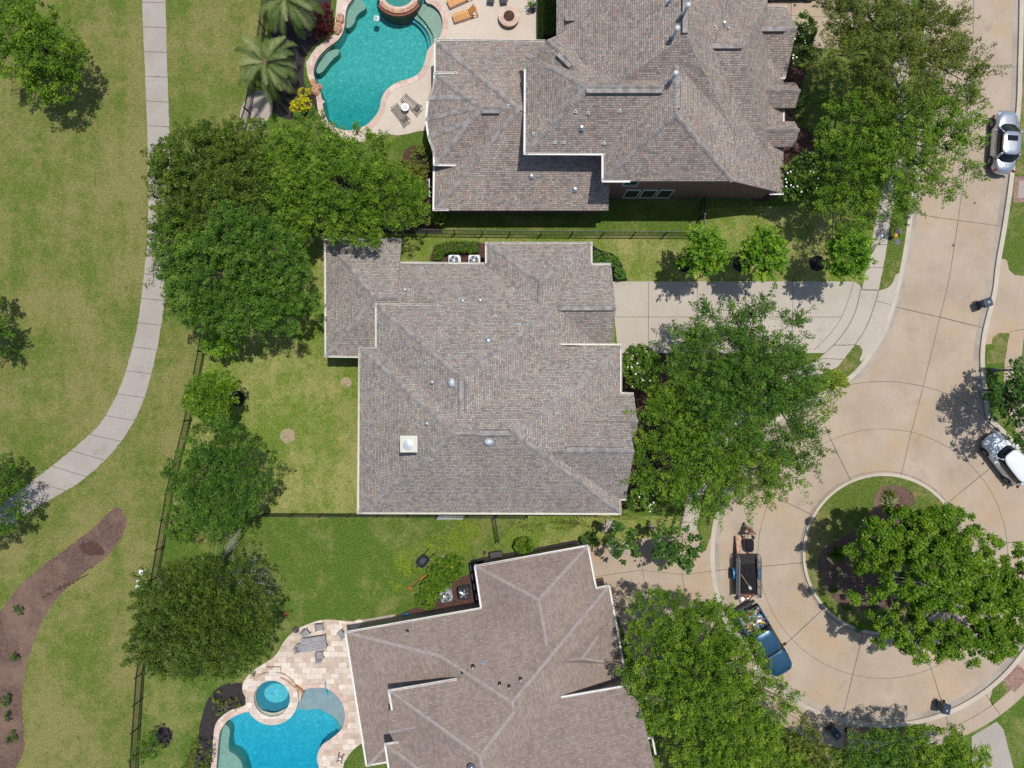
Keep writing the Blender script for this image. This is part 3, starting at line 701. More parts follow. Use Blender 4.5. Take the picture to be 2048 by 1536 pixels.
P2 = pool('swimming_pool', 'free-form bright blue swimming pool beside the lower patio, at the bottom of the photo', pool2, 'plaster_blue', 3.0, 'pool_water_blue', lambda x, y: -1.15 - 0.8 * max(0.0, min(1.0, (-25.5 - y) / 5.0)))
shelf(P2, 'sun_shelf', smooth_closed(q2([(835, 1012), (918, 920), (950, 824), (1060, 801), (1160, 809), (1240, 861), (1300, 941), (1325, 1030), (1316, 1118), (1288, 1178), (1262, 1130), (1180, 1062), (1060, 1010), (950, 1024), (880, 1000)]), 4), -0.28, 'plaster_shelf_grey')
for z, d_ in ((-0.55, 16), (-0.80, 34)):
    shelf(P2, 'step', smooth_closed(q2([(1010, 1012), (1050, 1005 + d_), (1165 - d_ * .3, 1058 + d_), (1245 - d_, 1128 + d_ * .5), (1265 - d_, 1225 - d_ * .2), (1288, 1178), (1290, 1100), (1200, 1020)]), 3), z, 'plaster_spa')
shelf(P2, 'bench', smooth_closed(q2([(180, 1180), (205, 1165), (240, 1190), (252, 1240), (240, 1330), (248, 1410), (300, 1440), (350, 1500), (370, 1560), (370, 1700), (120, 1700), (150, 1540)]), 3), -0.45, 'plaster_shelf')
trav = q2([(388, 800), (395, 760), (440, 690), (520, 620), (640, 550), (710, 480), (760, 390), (830, 310), (900, 260), (1000, 215), (1100, 185), (1200, 178), (1300, 190), (1400, 195), (1480, 180), (1500, 280), (1345, 320), (1420, 800), (1560, 1300), (1480, 1310), (1400, 1370), (1340, 1450), (1308, 1540), (1300, 1900), (60, 1900), (100, 1540), (115, 1400), (130, 1180), (180, 1080), (280, 1008), (400, 968), (430, 920), (395, 850)])
sheet('patio', smooth_closed(trav, 3), 'travertine', 0.016, [pool2, spa2_hole])
strip_poly('coping', gp(pool2), 0.36, 'flagstone', 0.045, 0.06, 1)
s2 = G(670 / 4.571 + 400, 885 / 4.571 + 1200)
sp = thing('spa', 'raised round spa with a pale travertine rim beside the lower pool', 'spa', s2)
ringmesh('wall', 1.38, 2.02, -1.5, 0.34, 'travertine', sp, sx=1.0)
mb = MB(); mb.lathe((0, 0, 0), [(1.39, -0.42), (1.39, -0.40)], 40); mb.build('bench', 'plaster_spa_blue', sp)
mb = MB(); mb.lathe((0.1, 0.12, 0), [(0.93, -0.41), (0.93, -0.385)], 32, 1.0, 0.8); mb.build('footwell', 'plaster_blue', sp)
mb = MB(); mb.lathe((0, 0, 0), [(1.385, -0.45), (1.385, 0.21)], 40); mb.build('water', 'pool_water_blue', sp)
wl = MB(); ribbon(wl, gp(smooth_open(q2([(745, 690), (800, 712), (860, 765), (930, 812), (945, 850)]), 4)), 0.16, 0.36, 0.36); wl.build('raised_edge', 'stone_red', sp, world_verts=True)
mb = MB(); mb.box((0.08, 2.2, 0.17), (1.1, 0.36, 0.34)); mb.build('spa_step', 'travertine', sp)

for i, (x, y, r_) in enumerate(((575, 872, 15), (692, 765, 11))): disc('worn_patch', x, y, r_, 'worn_soil', 0.0115)

sheet('mulch_patch', jit([(185 + 24 * math.cos(i * .39) + 8 * math.sin(i * .39), 1098 + 15 * math.sin(i * .39)) for i in range(16)], 3.0, 21), 'mulch_red', 0.012)
sheet('mulch_patch', jit([(130 + 40 * math.cos(i * .39) - 22 * math.sin(i * .39), 1172 + 14 * math.sin(i * .39) - 18 * math.cos(i * .39)) for i in range(16)], 3.5, 23), 'mulch_red', 0.012)

# ------------------------------------------------------------------ houses: hipped volumes cut by their own roof planes
class Vol:
    def __init__(s, pts, sides, extra=(), inset=12, caps=True, wall=True):
        """pts: plan outline in photo px from the image centre (x right, y down), clockwise; sides: (eave z, pitch) or None;
        extra: (px point, inward px direction, z, pitch)"""
        s.p = [Vector((x / PX, -y / PX)) for x, y in pts]; s.sides = sides; s.pl = []; n = len(s.p)
        s.caps = caps; s.wall = wall; s.inset = inset / PX
        for i in range(n):
            a = s.p[i]; d = (s.p[(i + 1) % n] - a).normalized(); nn = Vector((d.y, -d.x))
            if sides[i]: s.pl.append((a, nn, sides[i][0], sides[i][1], i))
        for (pt, dr, z, pi_) in extra:
            nn = Vector((dr[0], -dr[1])).normalized(); s.pl.append((Vector((pt[0] / PX, -pt[1] / PX)), nn, z, pi_, -1))
    def zof(s, q, k): a, nn, z, pt, _ = s.pl[k]; return z + pt * (q - a).dot(nn)
    def z(s, q): return min(s.zof(q, k) for k in range(len(s.pl)))
    def inside(s, q, m=0.0):
        n = len(s.p)
        for i in range(n):
            a = s.p[i]; d = (s.p[(i + 1) % n] - a).normalized()
            if (q - a).dot(Vector((d.y, -d.x))) < m: return False
        return True
    def faces(s):
        """-> list of (plane index, [(point, tag of the edge that follows)])"""
        out = []
        for k in range(len(s.pl)):
            poly = [(p, ('e', i)) for i, p in enumerate(s.p)]
            for j in range(len(s.pl)):
                if j == k or not poly: continue
                f = lambda q: s.zof(q, j) - s.zof(q, k)
                new = []; m_ = len(poly)
                for i in range(m_):
                    (a, ta), (b_, tb) = poly[i], poly[(i + 1) % m_]; fa, fb = f(a), f(b_)
                    if fa >= -1e-9:
                        new.append((a, ta))
                        if fb < -1e-9: new.append((a.lerp(b_, fa / (fa - fb)), ('h', j)))
                    elif fb >= -1e-9: new.append((a.lerp(b_, fa / (fa - fb)), ta))
                poly = new
            if len(poly) >= 3: out.append((k, poly))
        return out

def inset_poly(P, d):
    n = len(P); out = []
    for i in range(n):
        a, b_, c = P[i - 1], P[i], P[(i + 1) % n]
        d1 = (b_ - a).normalized(); d2 = (c - b_).normalized(); n1 = Vector((d1.y, -d1.x)); n2 = Vector((d2.y, -d2.x))
        k = 1 + n1.dot(n2); out.append(b_ + (n1 + n2) * d / max(k, 0.3))
    return out

def house(name, label, vols, roof_m, cap_m, wall_m, gutters, gut_m, base_px, cap_w=0.17):
    t = thing(name, label, 'house', G(*base_px))
    rf = MB(); CPS = []; wl = MB(); sf = MB(); rng = random.Random(hash(name) % 999)
    rng = random.Random(len(vols) * 17)
    for vi, v in enumerate(vols):
        du, dv = vi * 3.37, vi * 1.91
        for k, poly in v.faces():
            a, nn, z0, pt, _ = v.pl[k]; ud = Vector((-nn.y, nn.x)); sl = math.sqrt(1 + pt * pt)
            pts = [q for q, _ in poly]; zs = [v.zof(q, k) for q in pts]; n = len(pts)
            base = len(rf.v); fi = len(rf.f)
            rf.add([(q.x, q.y, z) for q, z in zip(pts, zs)], [tuple(range(n - 1, -1, -1))])
            uv = [((q - a).dot(ud) + du + k * 1.3, (q - a).dot(nn) * sl + dv) for q in pts]
            rf.uv[fi] = uv[::-1]
            sf.add([(q.x, q.y, z - 0.16) for q, z in zip(pts, zs)], [tuple(range(n))])
            for i in range(n):
                (q0, tg), (q1, _) = poly[i], poly[(i + 1) % n]; z_0, z_1 = v.zof(q0, k), v.zof(q1, k)
                if (q1 - q0).length < 0.05: continue
                if tg[0] == 'e':
                    sf.add([(q0.x, q0.y, z_0), (q1.x, q1.y, z_1), (q1.x, q1.y, z_1 - 0.16), (q0.x, q0.y, z_0 - 0.16)], [(0, 1, 2, 3)])
                elif tg[1] > k and v.caps:
                    # ridge or hip: overlapping cap shingles
                    a2, n2, _, p2, _ = v.pl[tg[1]]
                    A = Vector((q0.x, q0.y, z_0)); B = Vector((q1.x, q1.y, z_1))
                    if A.z > B.z: A, B = B, A
                    L = (B - A).length; d = (B - A).normalized(); m_ = max(1, int(L / 0.21))
                    s1 = Vector((nn.x, nn.y, 0)) * -1; s1.z = -pt; s1 = (s1 - d * s1.dot(d)).normalized()
                    s2 = Vector((n2.x, n2.y, 0)) * -1; s2.z = -p2; s2 = (s2 - d * s2.dot(d)).normalized()
                    if s1.dot(s2) > 0.995: continue
                    cur = MB(); CPS.append(cur)
                    for i_ in range(m_):
                        mp_ = (A + d * (L * (i_ + .5) / m_)); hid = False
                        for sd in (s1, s2):
                            q_ = (mp_ + sd * 0.35).to_2d()
                            if max([v.z(q_)] + [w_.z(q_) for w_ in vols if w_ is not v and w_.inside(q_)]) > v.z(q_) + 0.03: hid = True
                        if hid: continue
                        P0 = A + d * (L * i_ / m_ - 0.03); P1 = A + d * (L * (i_ + 1) / m_); w = cap_w * rng.uniform(0.93, 1.07)
                        h0, h1 = 0.055, 0.022
                        vs = [P0 + s1 * w + Vector((0, 0, h0)), P0 + Vector((0, 0, h0 + .012)), P0 + s2 * w + Vector((0, 0, h0)),
                              P1 + s2 * w + Vector((0, 0, h1)), P1 + Vector((0, 0, h1 + .012)), P1 + s1 * w + Vector((0, 0, h1)),
                              P0 + s1 * w - Vector((0, 0, .02)), P0 + s2 * w - Vector((0, 0, .02))]
                        cur.add(vs, [(0, 1, 4, 5), (1, 2, 3, 4), (6, 7, 2, 1, 0)])
        if v.wall:
            ip = inset_poly(v.p, v.inset); n = len(ip)
            for i in range(n):
                a_, b_ = ip[i], ip[(i + 1) % n]; L = (b_ - a_).length; m_ = max(2, int(L / 0.35)); row = []
                for j in range(m_ + 1):
                    q = a_.lerp(b_, j / m_); row.append((q, max(0.3, v.z(q) - 0.17)))
                vs = [(q.x, q.y, -0.02) for q, _ in row] + [(q.x, q.y, z) for q, z in row]
                wl.add(vs, [(j + 1, j, m_ + 1 + j, m_ + 2 + j) for j in range(m_)])
    wl.build('wall', wall_m, t, world_verts=True); ro = rf.build('roof', roof_m, t, world_verts=True)
    sf.build('soffit', 'soffit', t, world_verts=True); 
    for cp in CPS:
        if not cp.v: continue
        c_ = cp.build('ridge_cap', cap_m, ro)
        for vtx in c_.data.vertices: vtx.co -= Vector(t.location)
    for (x0, y0, x1, y1, z) in gutters:
        g = MB(); A = W(x0, y0, z); B = W(x1, y1, z); d = (B - A); L = d.length; d.normalize(); nn = Vector((-d.y, d.x, 0))
        an = math.atan2(d.y, d.x); c = (A + B) / 2
        for off, w_, zz, h_ in ((-0.055, 0.022, 0.0, 0.12), (0.055, 0.022, 0.0, 0.12), (0, 0.10, -0.045, 0.02)):
            g.box(c + nn * off + Vector((0, 0, zz)), (L + 0.09, w_, h_), an)
        k = max(1, int(L / 1.15))
        for i in range(k + 1): g.box(A + (B - A) * (i / k) + Vector((0, 0, 0.045)), (0.035, 0.125, 0.02), an)
        g.build('gutter', gut_m, t, world_verts=True)
    t['_v'] = 0; del t['_v']
    return t, ro
def roofpt(vols, px, py):
    z = 4.0
    for _ in range(30):
        q = W(px, py, z).to_2d(); zz = [v.z(q) for v in vols if v.inside(q)]
        nz = max(zz) if zz else 3.0; z += 0.6 * (nz - z)
    return W(px, py, z)
def ridge_vent(par, vols, x0, y0, x1, y1, w=0.33):
    zz = sorted(roofpt(vols, x0 + (x1 - x0) * f, y0 + (y1 - y0) * f).z for f in (0.1, 0.3, 0.5, 0.7, 0.9))[2] + 0.05
    A = W(x0, y0, zz); B = W(x1, y1, zz)
    an = math.atan2(B.y - A.y, B.x - A.x); L = (B - A).length; c = (A + B) / 2; c.z = zz
    v = MB(); v.box(c - Vector((0, 0, 0.03)), (L + 0.05, w + 0.07, 0.07), an); vo = v.build('ridge_vent', 'vent_black', par, world_verts=True)
    s = MB(); n = max(2, int(L / 0.24)); d = (B - A).normalized(); d.z = 0
    for i in range(n):
        p = A + d * (L * (i + 0.5) / n); p.z = zz + 0.03
        s.box(p, (L / n * 1.03, w, 0.035), an, ry=R(-2.5))
    o = s.build('vent_cap', 'ridge_grey', vo); 
    for vtx in o.data.vertices: vtx.co -= Vector(par.location)
    return vo
def pipe(par, vols, px, py, r_=0.05, h=0.35, cap=False, big=False, m='metal_pale', flash='flash_blue'):
    b_ = roofpt(vols, px, py); s = MB(); q = 0.11 if not big else 0.17
    s.box(b_ + Vector((0, 0, 0.03)), (2 * q, 2 * q, 0.03)); s.lathe(b_ + Vector((0, 0, .03)), [(r_ * 2.4, 0), (r_ * 1.2, 0.14)], 12)
    fo = s.build('vent_flashing', flash, par, world_verts=True)
    s = MB(); s.tube(b_, b_ + Vector((0, 0, h)), r_, r_, 12)
    if cap: s.lathe(b_ + Vector((0, 0, h - 0.02)), [(r_ * 1.9, 0), (r_ * 1.9, 0.10), (r_ * 0.8, 0.17)], 16)
    o = s.build('vent_pipe', m, par, world_verts=True)
    return o

# middle house
VC = [Vol([(-277, -68), (196.4, -68), (196.4, 233.5), (-277, 233.5)], [(5.2, .75), (5.2, .592), (5.2, .75), (5.2, .62)]),
      Vol([(-246, -144.8), (100, -144.8), (100, 186), (-246, 186)], [(5.2, .75), None, (5.2, .75), (5.2, .62)], [((186, 0), (-1, 0), 3.1, .565)]),
      Vol([(-209, -229.6), (186, -229.6), (186, -55), (-209, -55)], [(2.74, .75), (3.09, .565), None, (3.5, .66)], caps=False),
      Vol([(-49, -267), (150, -267), (150, -100), (-49, -100)], [(3.0, .73), (3.0, .6), None, (3.0, .6)]),
      Vol([(60, -226), (187, -226), (187, -48), (60, -48)], [(3.1, .65), None, (3.1, .65), None]),
      Vol([(-353, -274), (-209, -274), (-209, -52), (-353, -52)], [(2.9, .48), None, (2.9, .54), (2.9, .54)], inset=26),
      Vol([(-215, -229.6), (-120, -229.6), (-120, -52), (-215, -52)], [(2.76, .80), (2.9, .62), (2.89, .54), None], caps=False),
      Vol([(60, 17), (220, 17), (220, 114), (60, 114)], [(5.25, .85), None, (5.25, .85), None]),
      Vol([(20, 20), (206.5, 20), (206.5, 209), (20, 209)], [(5.15, .862), None, (5.2, .862), None])]
e = 5.24
gC = [(752, 608, 877, 610, e), (752, 608, 752, 697, e), (720, 697, 752, 697, e), (719, 697, 716, 1026, e), (716, 1026, 1240, 1028, e), (1241, 1028, 1240, 1000, e), (1240, 999, 1251, 999, e),
      (1242, 786, 1242, 690, e), (1242, 689, 1116, 688, e), (1243, 786, 1266, 787, e + .04), (972, 486, 1183, 486, 3.04), (972, 486, 972, 526, 3.04), (1183, 486, 1183, 527, 3.04), (1184, 528, 1220, 528, 3.12),
      (800, 525, 971, 527, 2.8), (651, 478, 800, 479, 2.94), (650, 479, 651, 713, 2.94), (651, 713, 719, 714, 2.94)]
HC, RC = house('house', 'house in the middle with a large multicoloured shingle roof and a white box chimney', VC, 'roof_multi', 'ridge_grey', 'house_brick', gC, 'gutter_cream', (1000, 800))
for a_ in ((924, 759, 924, 820), (958, 866, 1020, 866), (1118, 616, 1226, 616), (1133, 899, 1246, 900)): ridge_vent(RC and HC, VC, *a_)
for x, y in ((811, 580), (926, 602), (961, 601)): pipe(HC, VC, x, y, 0.075, 0.28, big=True)
for x, y in ((990, 633), (1038, 650), (943, 704), (851, 727), (806, 538), (845, 538), (862, 918), (1010, 936)): pipe(HC, VC, x, y, 0.03, 0.16)
pipe(HC, VC, 977, 681, 0.09, 0.25, big=True); pipe(HC, VC, 866, 764, 0.06, 0.4, cap=True, m='metal_pale'); pipe(HC, VC, 856, 846, 0.06, 0.4, cap=True)
for x, y, sx, sy in ((904, 765, .8, 1.05), (978, 883, 1.05, .8)):   # tubular skylights
    b_ = roofpt(VC, x, y); s = MB(); s.lathe(b_, [(0.30, 0), (0.30, 0.16), (0.26, 0.24), (0.14, 0.31), (0.02, 0.33)], 24, sx, sy); s.build('skylight', 'metal_pale', HC, world_verts=True, smooth=True)
b_ = roofpt(VC, 826, 890); ch = MB(); top = W(817.5, 888, b_.z + 1.9)
cz = b_.z + 1.85; base = Vector((top.x, top.y, 0))
ch.box((top.x, top.y, (b_.z + cz) / 2 - 0.4), (0.95, 0.95, cz - b_.z + 0.8)); co = ch.build('chimney', 'gutter_cream', HC, world_verts=True)
s = MB(); s.box((top.x, top.y, cz + 0.04), (1.10, 1.05, 0.10)); s.box((top.x, top.y, cz + 0.12), (0.86, 0.86, 0.08)); k_ = s.build('chimney_cap', 'gutter_cream', co)
s = MB(); s.lathe((top.x, top.y, cz + 0.16), [(0.26, 0), (0.26, 0.16), (0.33, 0.17), (0.33, 0.22), (0.05, 0.27)], 20); k2 = s.build('chimney_cowl', 'metal_pale', co)
for k in (k_, k2):
    for vtx in k.data.vertices: vtx.co -= Vector(HC.location)
for x, y in ((-262, -40),):
    pass
# garage door facing the drive
s = MB(); gx = 187 / PX - 0.42
s.box((gx, 137 / PX, 1.15), (0.06, 4.9, 2.25)); s.build('garage_door', 'gutter_cream', HC, world_verts=True)

# top house
VT = [Vol([(-145.5, -650), (182, -650), (182, -328), (-145.5, -328)], [(3.0, .51), None, (3.0, .51), (3.0, .52)]),
      Vol([(-143, -579), (10, -579), (10, -408), (-143, -408), (-155.5, -459), (-160, -493.5), (-156.4, -532.5)], [(3.75, .64), None, (3.75, .64), (3.75, .52), (3.75, .52), (3.75, .52), (3.75, .52)]),
      Vol([(23, -584), (280, -584), (280, -406), (23, -406)], [(6.4, .8), None, (6.4, .8), (6.4, .7)]),
      Vol([(160, -600), (510, -600), (510, -358.5), (160, -358.5)], [None, (3.3, .67), (6.4, .91), (6.4, .72)]),
      Vol([(96, -623), (170, -551), (99, -483), (25, -554.5)], [(6.4, .8), None, (6.4, .8), None]),
      Vol([(250, -745), (470, -745), (470, -392), (250, -392)], [(3.3, .745), (4.4, 1.3), (3.5, .67), None], caps=False),
      Vol([(380, -709), (514, -709), (514, -575), (380, -575)], [(3.4, .73), None, (3.4, .73), None]),
      Vol([(78.6, -1000), (389, -1000), (389, -452), (78.6, -452)], [None, (6.4, 1.0), (6.4, 1.0), (6.4, .55)], caps=False),
      Vol([(400, -559), (525.6, -559), (525.6, -512), (400, -512)], [(4.0, .9), None, (4.0, .9), None], inset=8),
      Vol([(380, -487), (524, -487), (524, -440), (380, -440)], [(4.0, .9), None, (4.0, .9), None], inset=8)]
gT = [(871, 80, 1096, 82, 3.04), (870, 80, 870, 146, 3.04), (869, 146, 913, 146, 3.8), (869, 147, 868, 177, 3.8), (868, 178, 856, 200, 3.8), (856, 200, 852, 240, 3.8), (852, 240, 857, 275, 3.8), (857, 275, 868, 303, 3.8),
      (868, 303, 868, 330, 3.8), (868, 330, 911, 331, 3.8), (868, 331, 867, 420, 3.04), (867, 420, 896, 420, 3.04), (1050, 140, 1049, 308, 6.45), (1049, 308, 1212, 309, 6.45), (1205, 311, 1205, 362, 6.45), (1205, 363, 1259, 363, 6.45),
      (1133, 62, 1177, 106, 6.45), (1178, 107, 1219, 107, 6.45), (1495, 14, 1571, 15, 3.45), (1571, 15, 1571, 22, 3.45), (1488, 157, 1568, 157, 3.45), (1568, 132, 1568, 157, 3.45), (1567, 222, 1567, 243, 3.4), (1540, 388, 1566, 388, 3.4)]
HT, RT = house('house', 'two-storey house at the top with many gables and a brick side wall', VT, 'roof_multi_light', 'ridge_grey', 'house_brick', gT, 'gutter_white', (1200, 250))
for a_ in ((964, 222, 998, 222), (1173, 181, 1324, 181), (1356, 143, 1354, 217), (1371, -60, 1370, 66), (1409, 92, 1484, 92), (1499, 58, 1570, 58), (1131, 37, 1164, 37)): ridge_vent(HT, VT, *a_)
ridge_vent(HT, VT, 1116, 107, 1141, 132)
for x, y in ((1367, 30), (1346, 75), (1343, 162)): pipe(HT, VT, x, y - 0, 0.09, 1.15, cap=True, big=True, m='metal_pale')
pipe(HT, VT, 1338, 6, 0.06, 0.8, big=True)
for x, y in ((1017, 212), (1068, 268), (1110, 285), (1128, 285), (1208, 286), (1151, 223), (1176, 226), (1239, 222), (1429, 55), (1456, 58)): pipe(HT, VT, x, y, 0.032, 0.2)
for x, y in ((1163, 256), (1063, 353), (1150, 379), (1447, 48)): pipe(HT, VT, x, y, 0.09, 0.28, big=True)
# windows in the brick side wall
wy = -371 / -PX
def window(par, xc, z0, z1, w):
    s = MB(); y = 768 and -(-358.5 + 12) / PX - 0.02
    y = (358.5 + 12) / PX
    s.box((xc, y - 0.02, (z0 + z1) / 2), (w + 0.14, 0.08, z1 - z0 + 0.14)); f_ = s.build('window', 'gutter_white', par, world_verts=True)
    s = MB(); s.box((xc, y - 0.06, (z0 + z1) / 2 + (z1 - z0) * .25), (w, 0.03, (z1 - z0) / 2 - 0.06)); s.box((xc, y - 0.06, (z0 + z1) / 2 - (z1 - z0) * .25), (w, 0.03, (z1 - z0) / 2 - 0.06))
    g = s.build('pane', glass_dark('window_glass', (0.01, 0.045, 0.035)), f_)
    s = MB(); s.box((xc, y - 0.07, z0 - 0.10), (w + 0.24, 0.16, 0.08)); q = s.build('sill', 'soffit', f_)
    for k in (g, q):
        for vtx in k.data.vertices: vtx.co -= Vector(par.location)
for px_ in (1264, 1297, 1330): window(HT, W(px_, 385, 1.7).x, 0.7, 2.5, 0.92)
window(HT, W(1264, 366, 4.9).x, 4.0, 5.6, 0.92)

# lower house, turned 9.9 degrees
cu, su = math.cos(R(9.93)), math.sin(R(9.93))
def uvp(u, v): return (cu * u + su * v, -su * u + cu * v)
def RV(u0, v0, u1, v1, sides, extra=(), **kw):
    return Vol([uvp(u0, v0), uvp(u1, v0), uvp(u1, v1), uvp(u0, v1)], sides, [(uvp(*p), (cu * d[0] + su * d[1], -su * d[0] + cu * d[1]), z, q) for p, d, z, q in extra], **kw)
VB = [RV(-303, 405.4, 113.9, 900, [(3.2, .74), (3.2, .494), None, (3.2, .5)]),
      RV(-390, 405.5, -150, 661, [(3.19, .74), None, (3.19, .30), (3.19, .25)]),
      RV(-313, 503.2, -60, 900, [(5.6, .69), None, None, (5.6, .49)], [((113.9, 0), (-1, 0), 3.19, .494)]),
      RV(-336, 597, -200, 900, [(5.6, .69), None, None, (5.6, .49)]),
      RV(-319, 539, -250, 597, [(5.65, .75), None, (5.65, .75), None], inset=8),
      RV(-130, 568.8, 125.5, 700, [(5.6, .71), None, None, None]),
      RV(-128, 324.6, 87, 480, [(3.2, .8), (3.2, .5), None, (3.2, .5)]),
      RV(-40, 470, 100, 550, [(3.5, 1.2), (3.5, .77), (3.5, 1.2), None], wall=False)]
g_ = 5.65
gB = [(692, 1264, 962, 1216, 3.24), (691, 1265, 733, 1530, 3.24), (733, 1531, 774, 1524, 3.24), (962, 1214, 950, 1134, 3.24), (950, 1132, 1175, 1091, 3.24), (1176, 1092, 1192, 1174, 3.24), (1193, 1176, 1218, 1171, 3.24), (1219, 1173, 1249, 1338, 3.24),
      (1123, 1394, 1271, 1368, g_), (1272, 1369, 1278, 1399, g_), (778, 1381, 912, 1358, g_), (778, 1382, 784, 1419, g_), (770, 1488, 796, 1484, g_), (770, 1489, 781, 1560, g_), (786, 1422, 787, 1468, 5.6), (1295, 1476, 1305, 1475, 4.0), (1305, 1476, 1311, 1508, 4.0)]
HB, RB = house('house', 'house at the bottom, turned at an angle, with a plain taupe brown roof', VB, 'roof_brown', 'ridge_pale', 'house_brick_tan', gB, 'gutter_white', (1000, 1350), cap_w=0.13)
for x, y, r_ in ((815, 1262, .04), (946, 1332, .06), (999, 1367, .05), (1018, 1372, .04), (1041, 1357, .05), (925, 1345, .03)): pipe(HB, VB, x, y, r_, 0.45, m='metal_pale', flash='black_rubber')
pipe(HB, VB, 967, 1325, 0.05, 0.25, big=True)
b_ = roofpt(VB, 943, 1533); s = MB(); s.lathe(b_, [(0.28, 0), (0.28, 0.18), (0.22, 0.27), (0.02, 0.33)], 24); s.build('skylight', glass_dark('skylight_grey', (0.10, 0.11, 0.14)), HB, world_verts=True, smooth=True)

# ------------------------------------------------------------------ vegetation
leaf_mat('leaf_oak', (0.023, 0.050, 0.006), (0.090, 0.154, 0.016), (0.263, 0.324, 0.045))
leaf_mat('leaf_bright', (0.027, 0.076, 0.005), (0.114, 0.222, 0.014), (0.317, 0.441, 0.038))
leaf_mat('leaf_elm', (0.020, 0.060, 0.006), (0.084, 0.183, 0.017), (0.244, 0.360, 0.050))
leaf_mat('leaf_olive', (0.030, 0.055, 0.008), (0.119, 0.164, 0.022), (0.320, 0.318, 0.069))
leaf_mat('leaf_dark', (0.014, 0.043, 0.006), (0.046, 0.120, 0.018), (0.149, 0.258, 0.046))
leaf_mat('leaf_pear', (0.024, 0.073, 0.006), (0.119, 0.238, 0.014), (0.352, 0.473, 0.042), rough=0.35)
leaf_mat('leaf_crape', (0.033, 0.107, 0.006), (0.131, 0.281, 0.015), (0.388, 0.527, 0.041), rough=0.4)
leaf_mat('leaf_lime', (0.090, 0.140, 0.010), (0.210, 0.290, 0.016), (0.380, 0.450, 0.050))
leaf_mat('leaf_yellow', (0.30, 0.26, 0.01), (0.62, 0.56, 0.01), (0.80, 0.74, 0.04))
leaf_mat('leaf_gloss', (0.022, 0.062, 0.008), (0.098, 0.190, 0.022), (0.380, 0.480, 0.120), rough=0.25)
leaf_mat('leaf_box', (0.060, 0.162, 0.017), (0.128, 0.289, 0.031), (0.221, 0.399, 0.060))
leaf_mat('leaf_palm', (0.045, 0.085, 0.018), (0.120, 0.185, 0.045), (0.380, 0.390, 0.170), rough=0.5)
leaf_mat('leaf_pale', (0.13, 0.17, 0.06), (0.30, 0.34, 0.16), (0.55, 0.56, 0.36))
leaf_mat('leaf_sage', (0.07, 0.085, 0.05), (0.155, 0.175, 0.11), (0.30, 0.31, 0.22))
leaf_mat('leaf_red', (0.05, 0.008, 0.010), (0.14, 0.02, 0.022), (0.26, 0.06, 0.05))
flat('petal', (0.85, 0.83, 0.74), 0.5, var=0.05)

def rot_to(d):
    """(n,3) directions -> two perpendicular unit axes"""
    d = d / (np.linalg.norm(d, axis=1, keepdims=True) + 1e-9)
    up = np.where(np.abs(d[:, 2:3]) > 0.95, np.array([[1., 0, 0]]), np.array([[0, 0, 1.]]))
    a = np.cross(d, up); a /= np.linalg.norm(a, axis=1, keepdims=True) + 1e-9
    return a, np.cross(a, d)
def leaves(rng, pos, axis, size, aspect, flatness):
    """diamond leaves: pos (n,3), axis (n,3) leaf direction; flatness pulls the blade towards horizontal"""
    n = len(pos); d = axis + rng.normal(0, 0.55, (n, 3)); d[:, 2] *= (1 - flatness * 0.6)
    d /= np.linalg.norm(d, axis=1, keepdims=True) + 1e-9
    nrm = rng.normal(0, 1, (n, 3)); nrm[:, 2] = np.abs(nrm[:, 2]) + flatness * 2.2
    s = np.cross(nrm, d); s /= np.linalg.norm(s, axis=1, keepdims=True) + 1e-9
    L = (size * rng.uniform(0.65, 1.3, n))[:, None]; w = L * aspect
    v = np.stack([pos - d * L * .5, pos + s * w * .5 - d * L * .05, pos + d * L * .5, pos - s * w * .5 - d * L * .05], 1)
    return v.reshape(-1, 3)
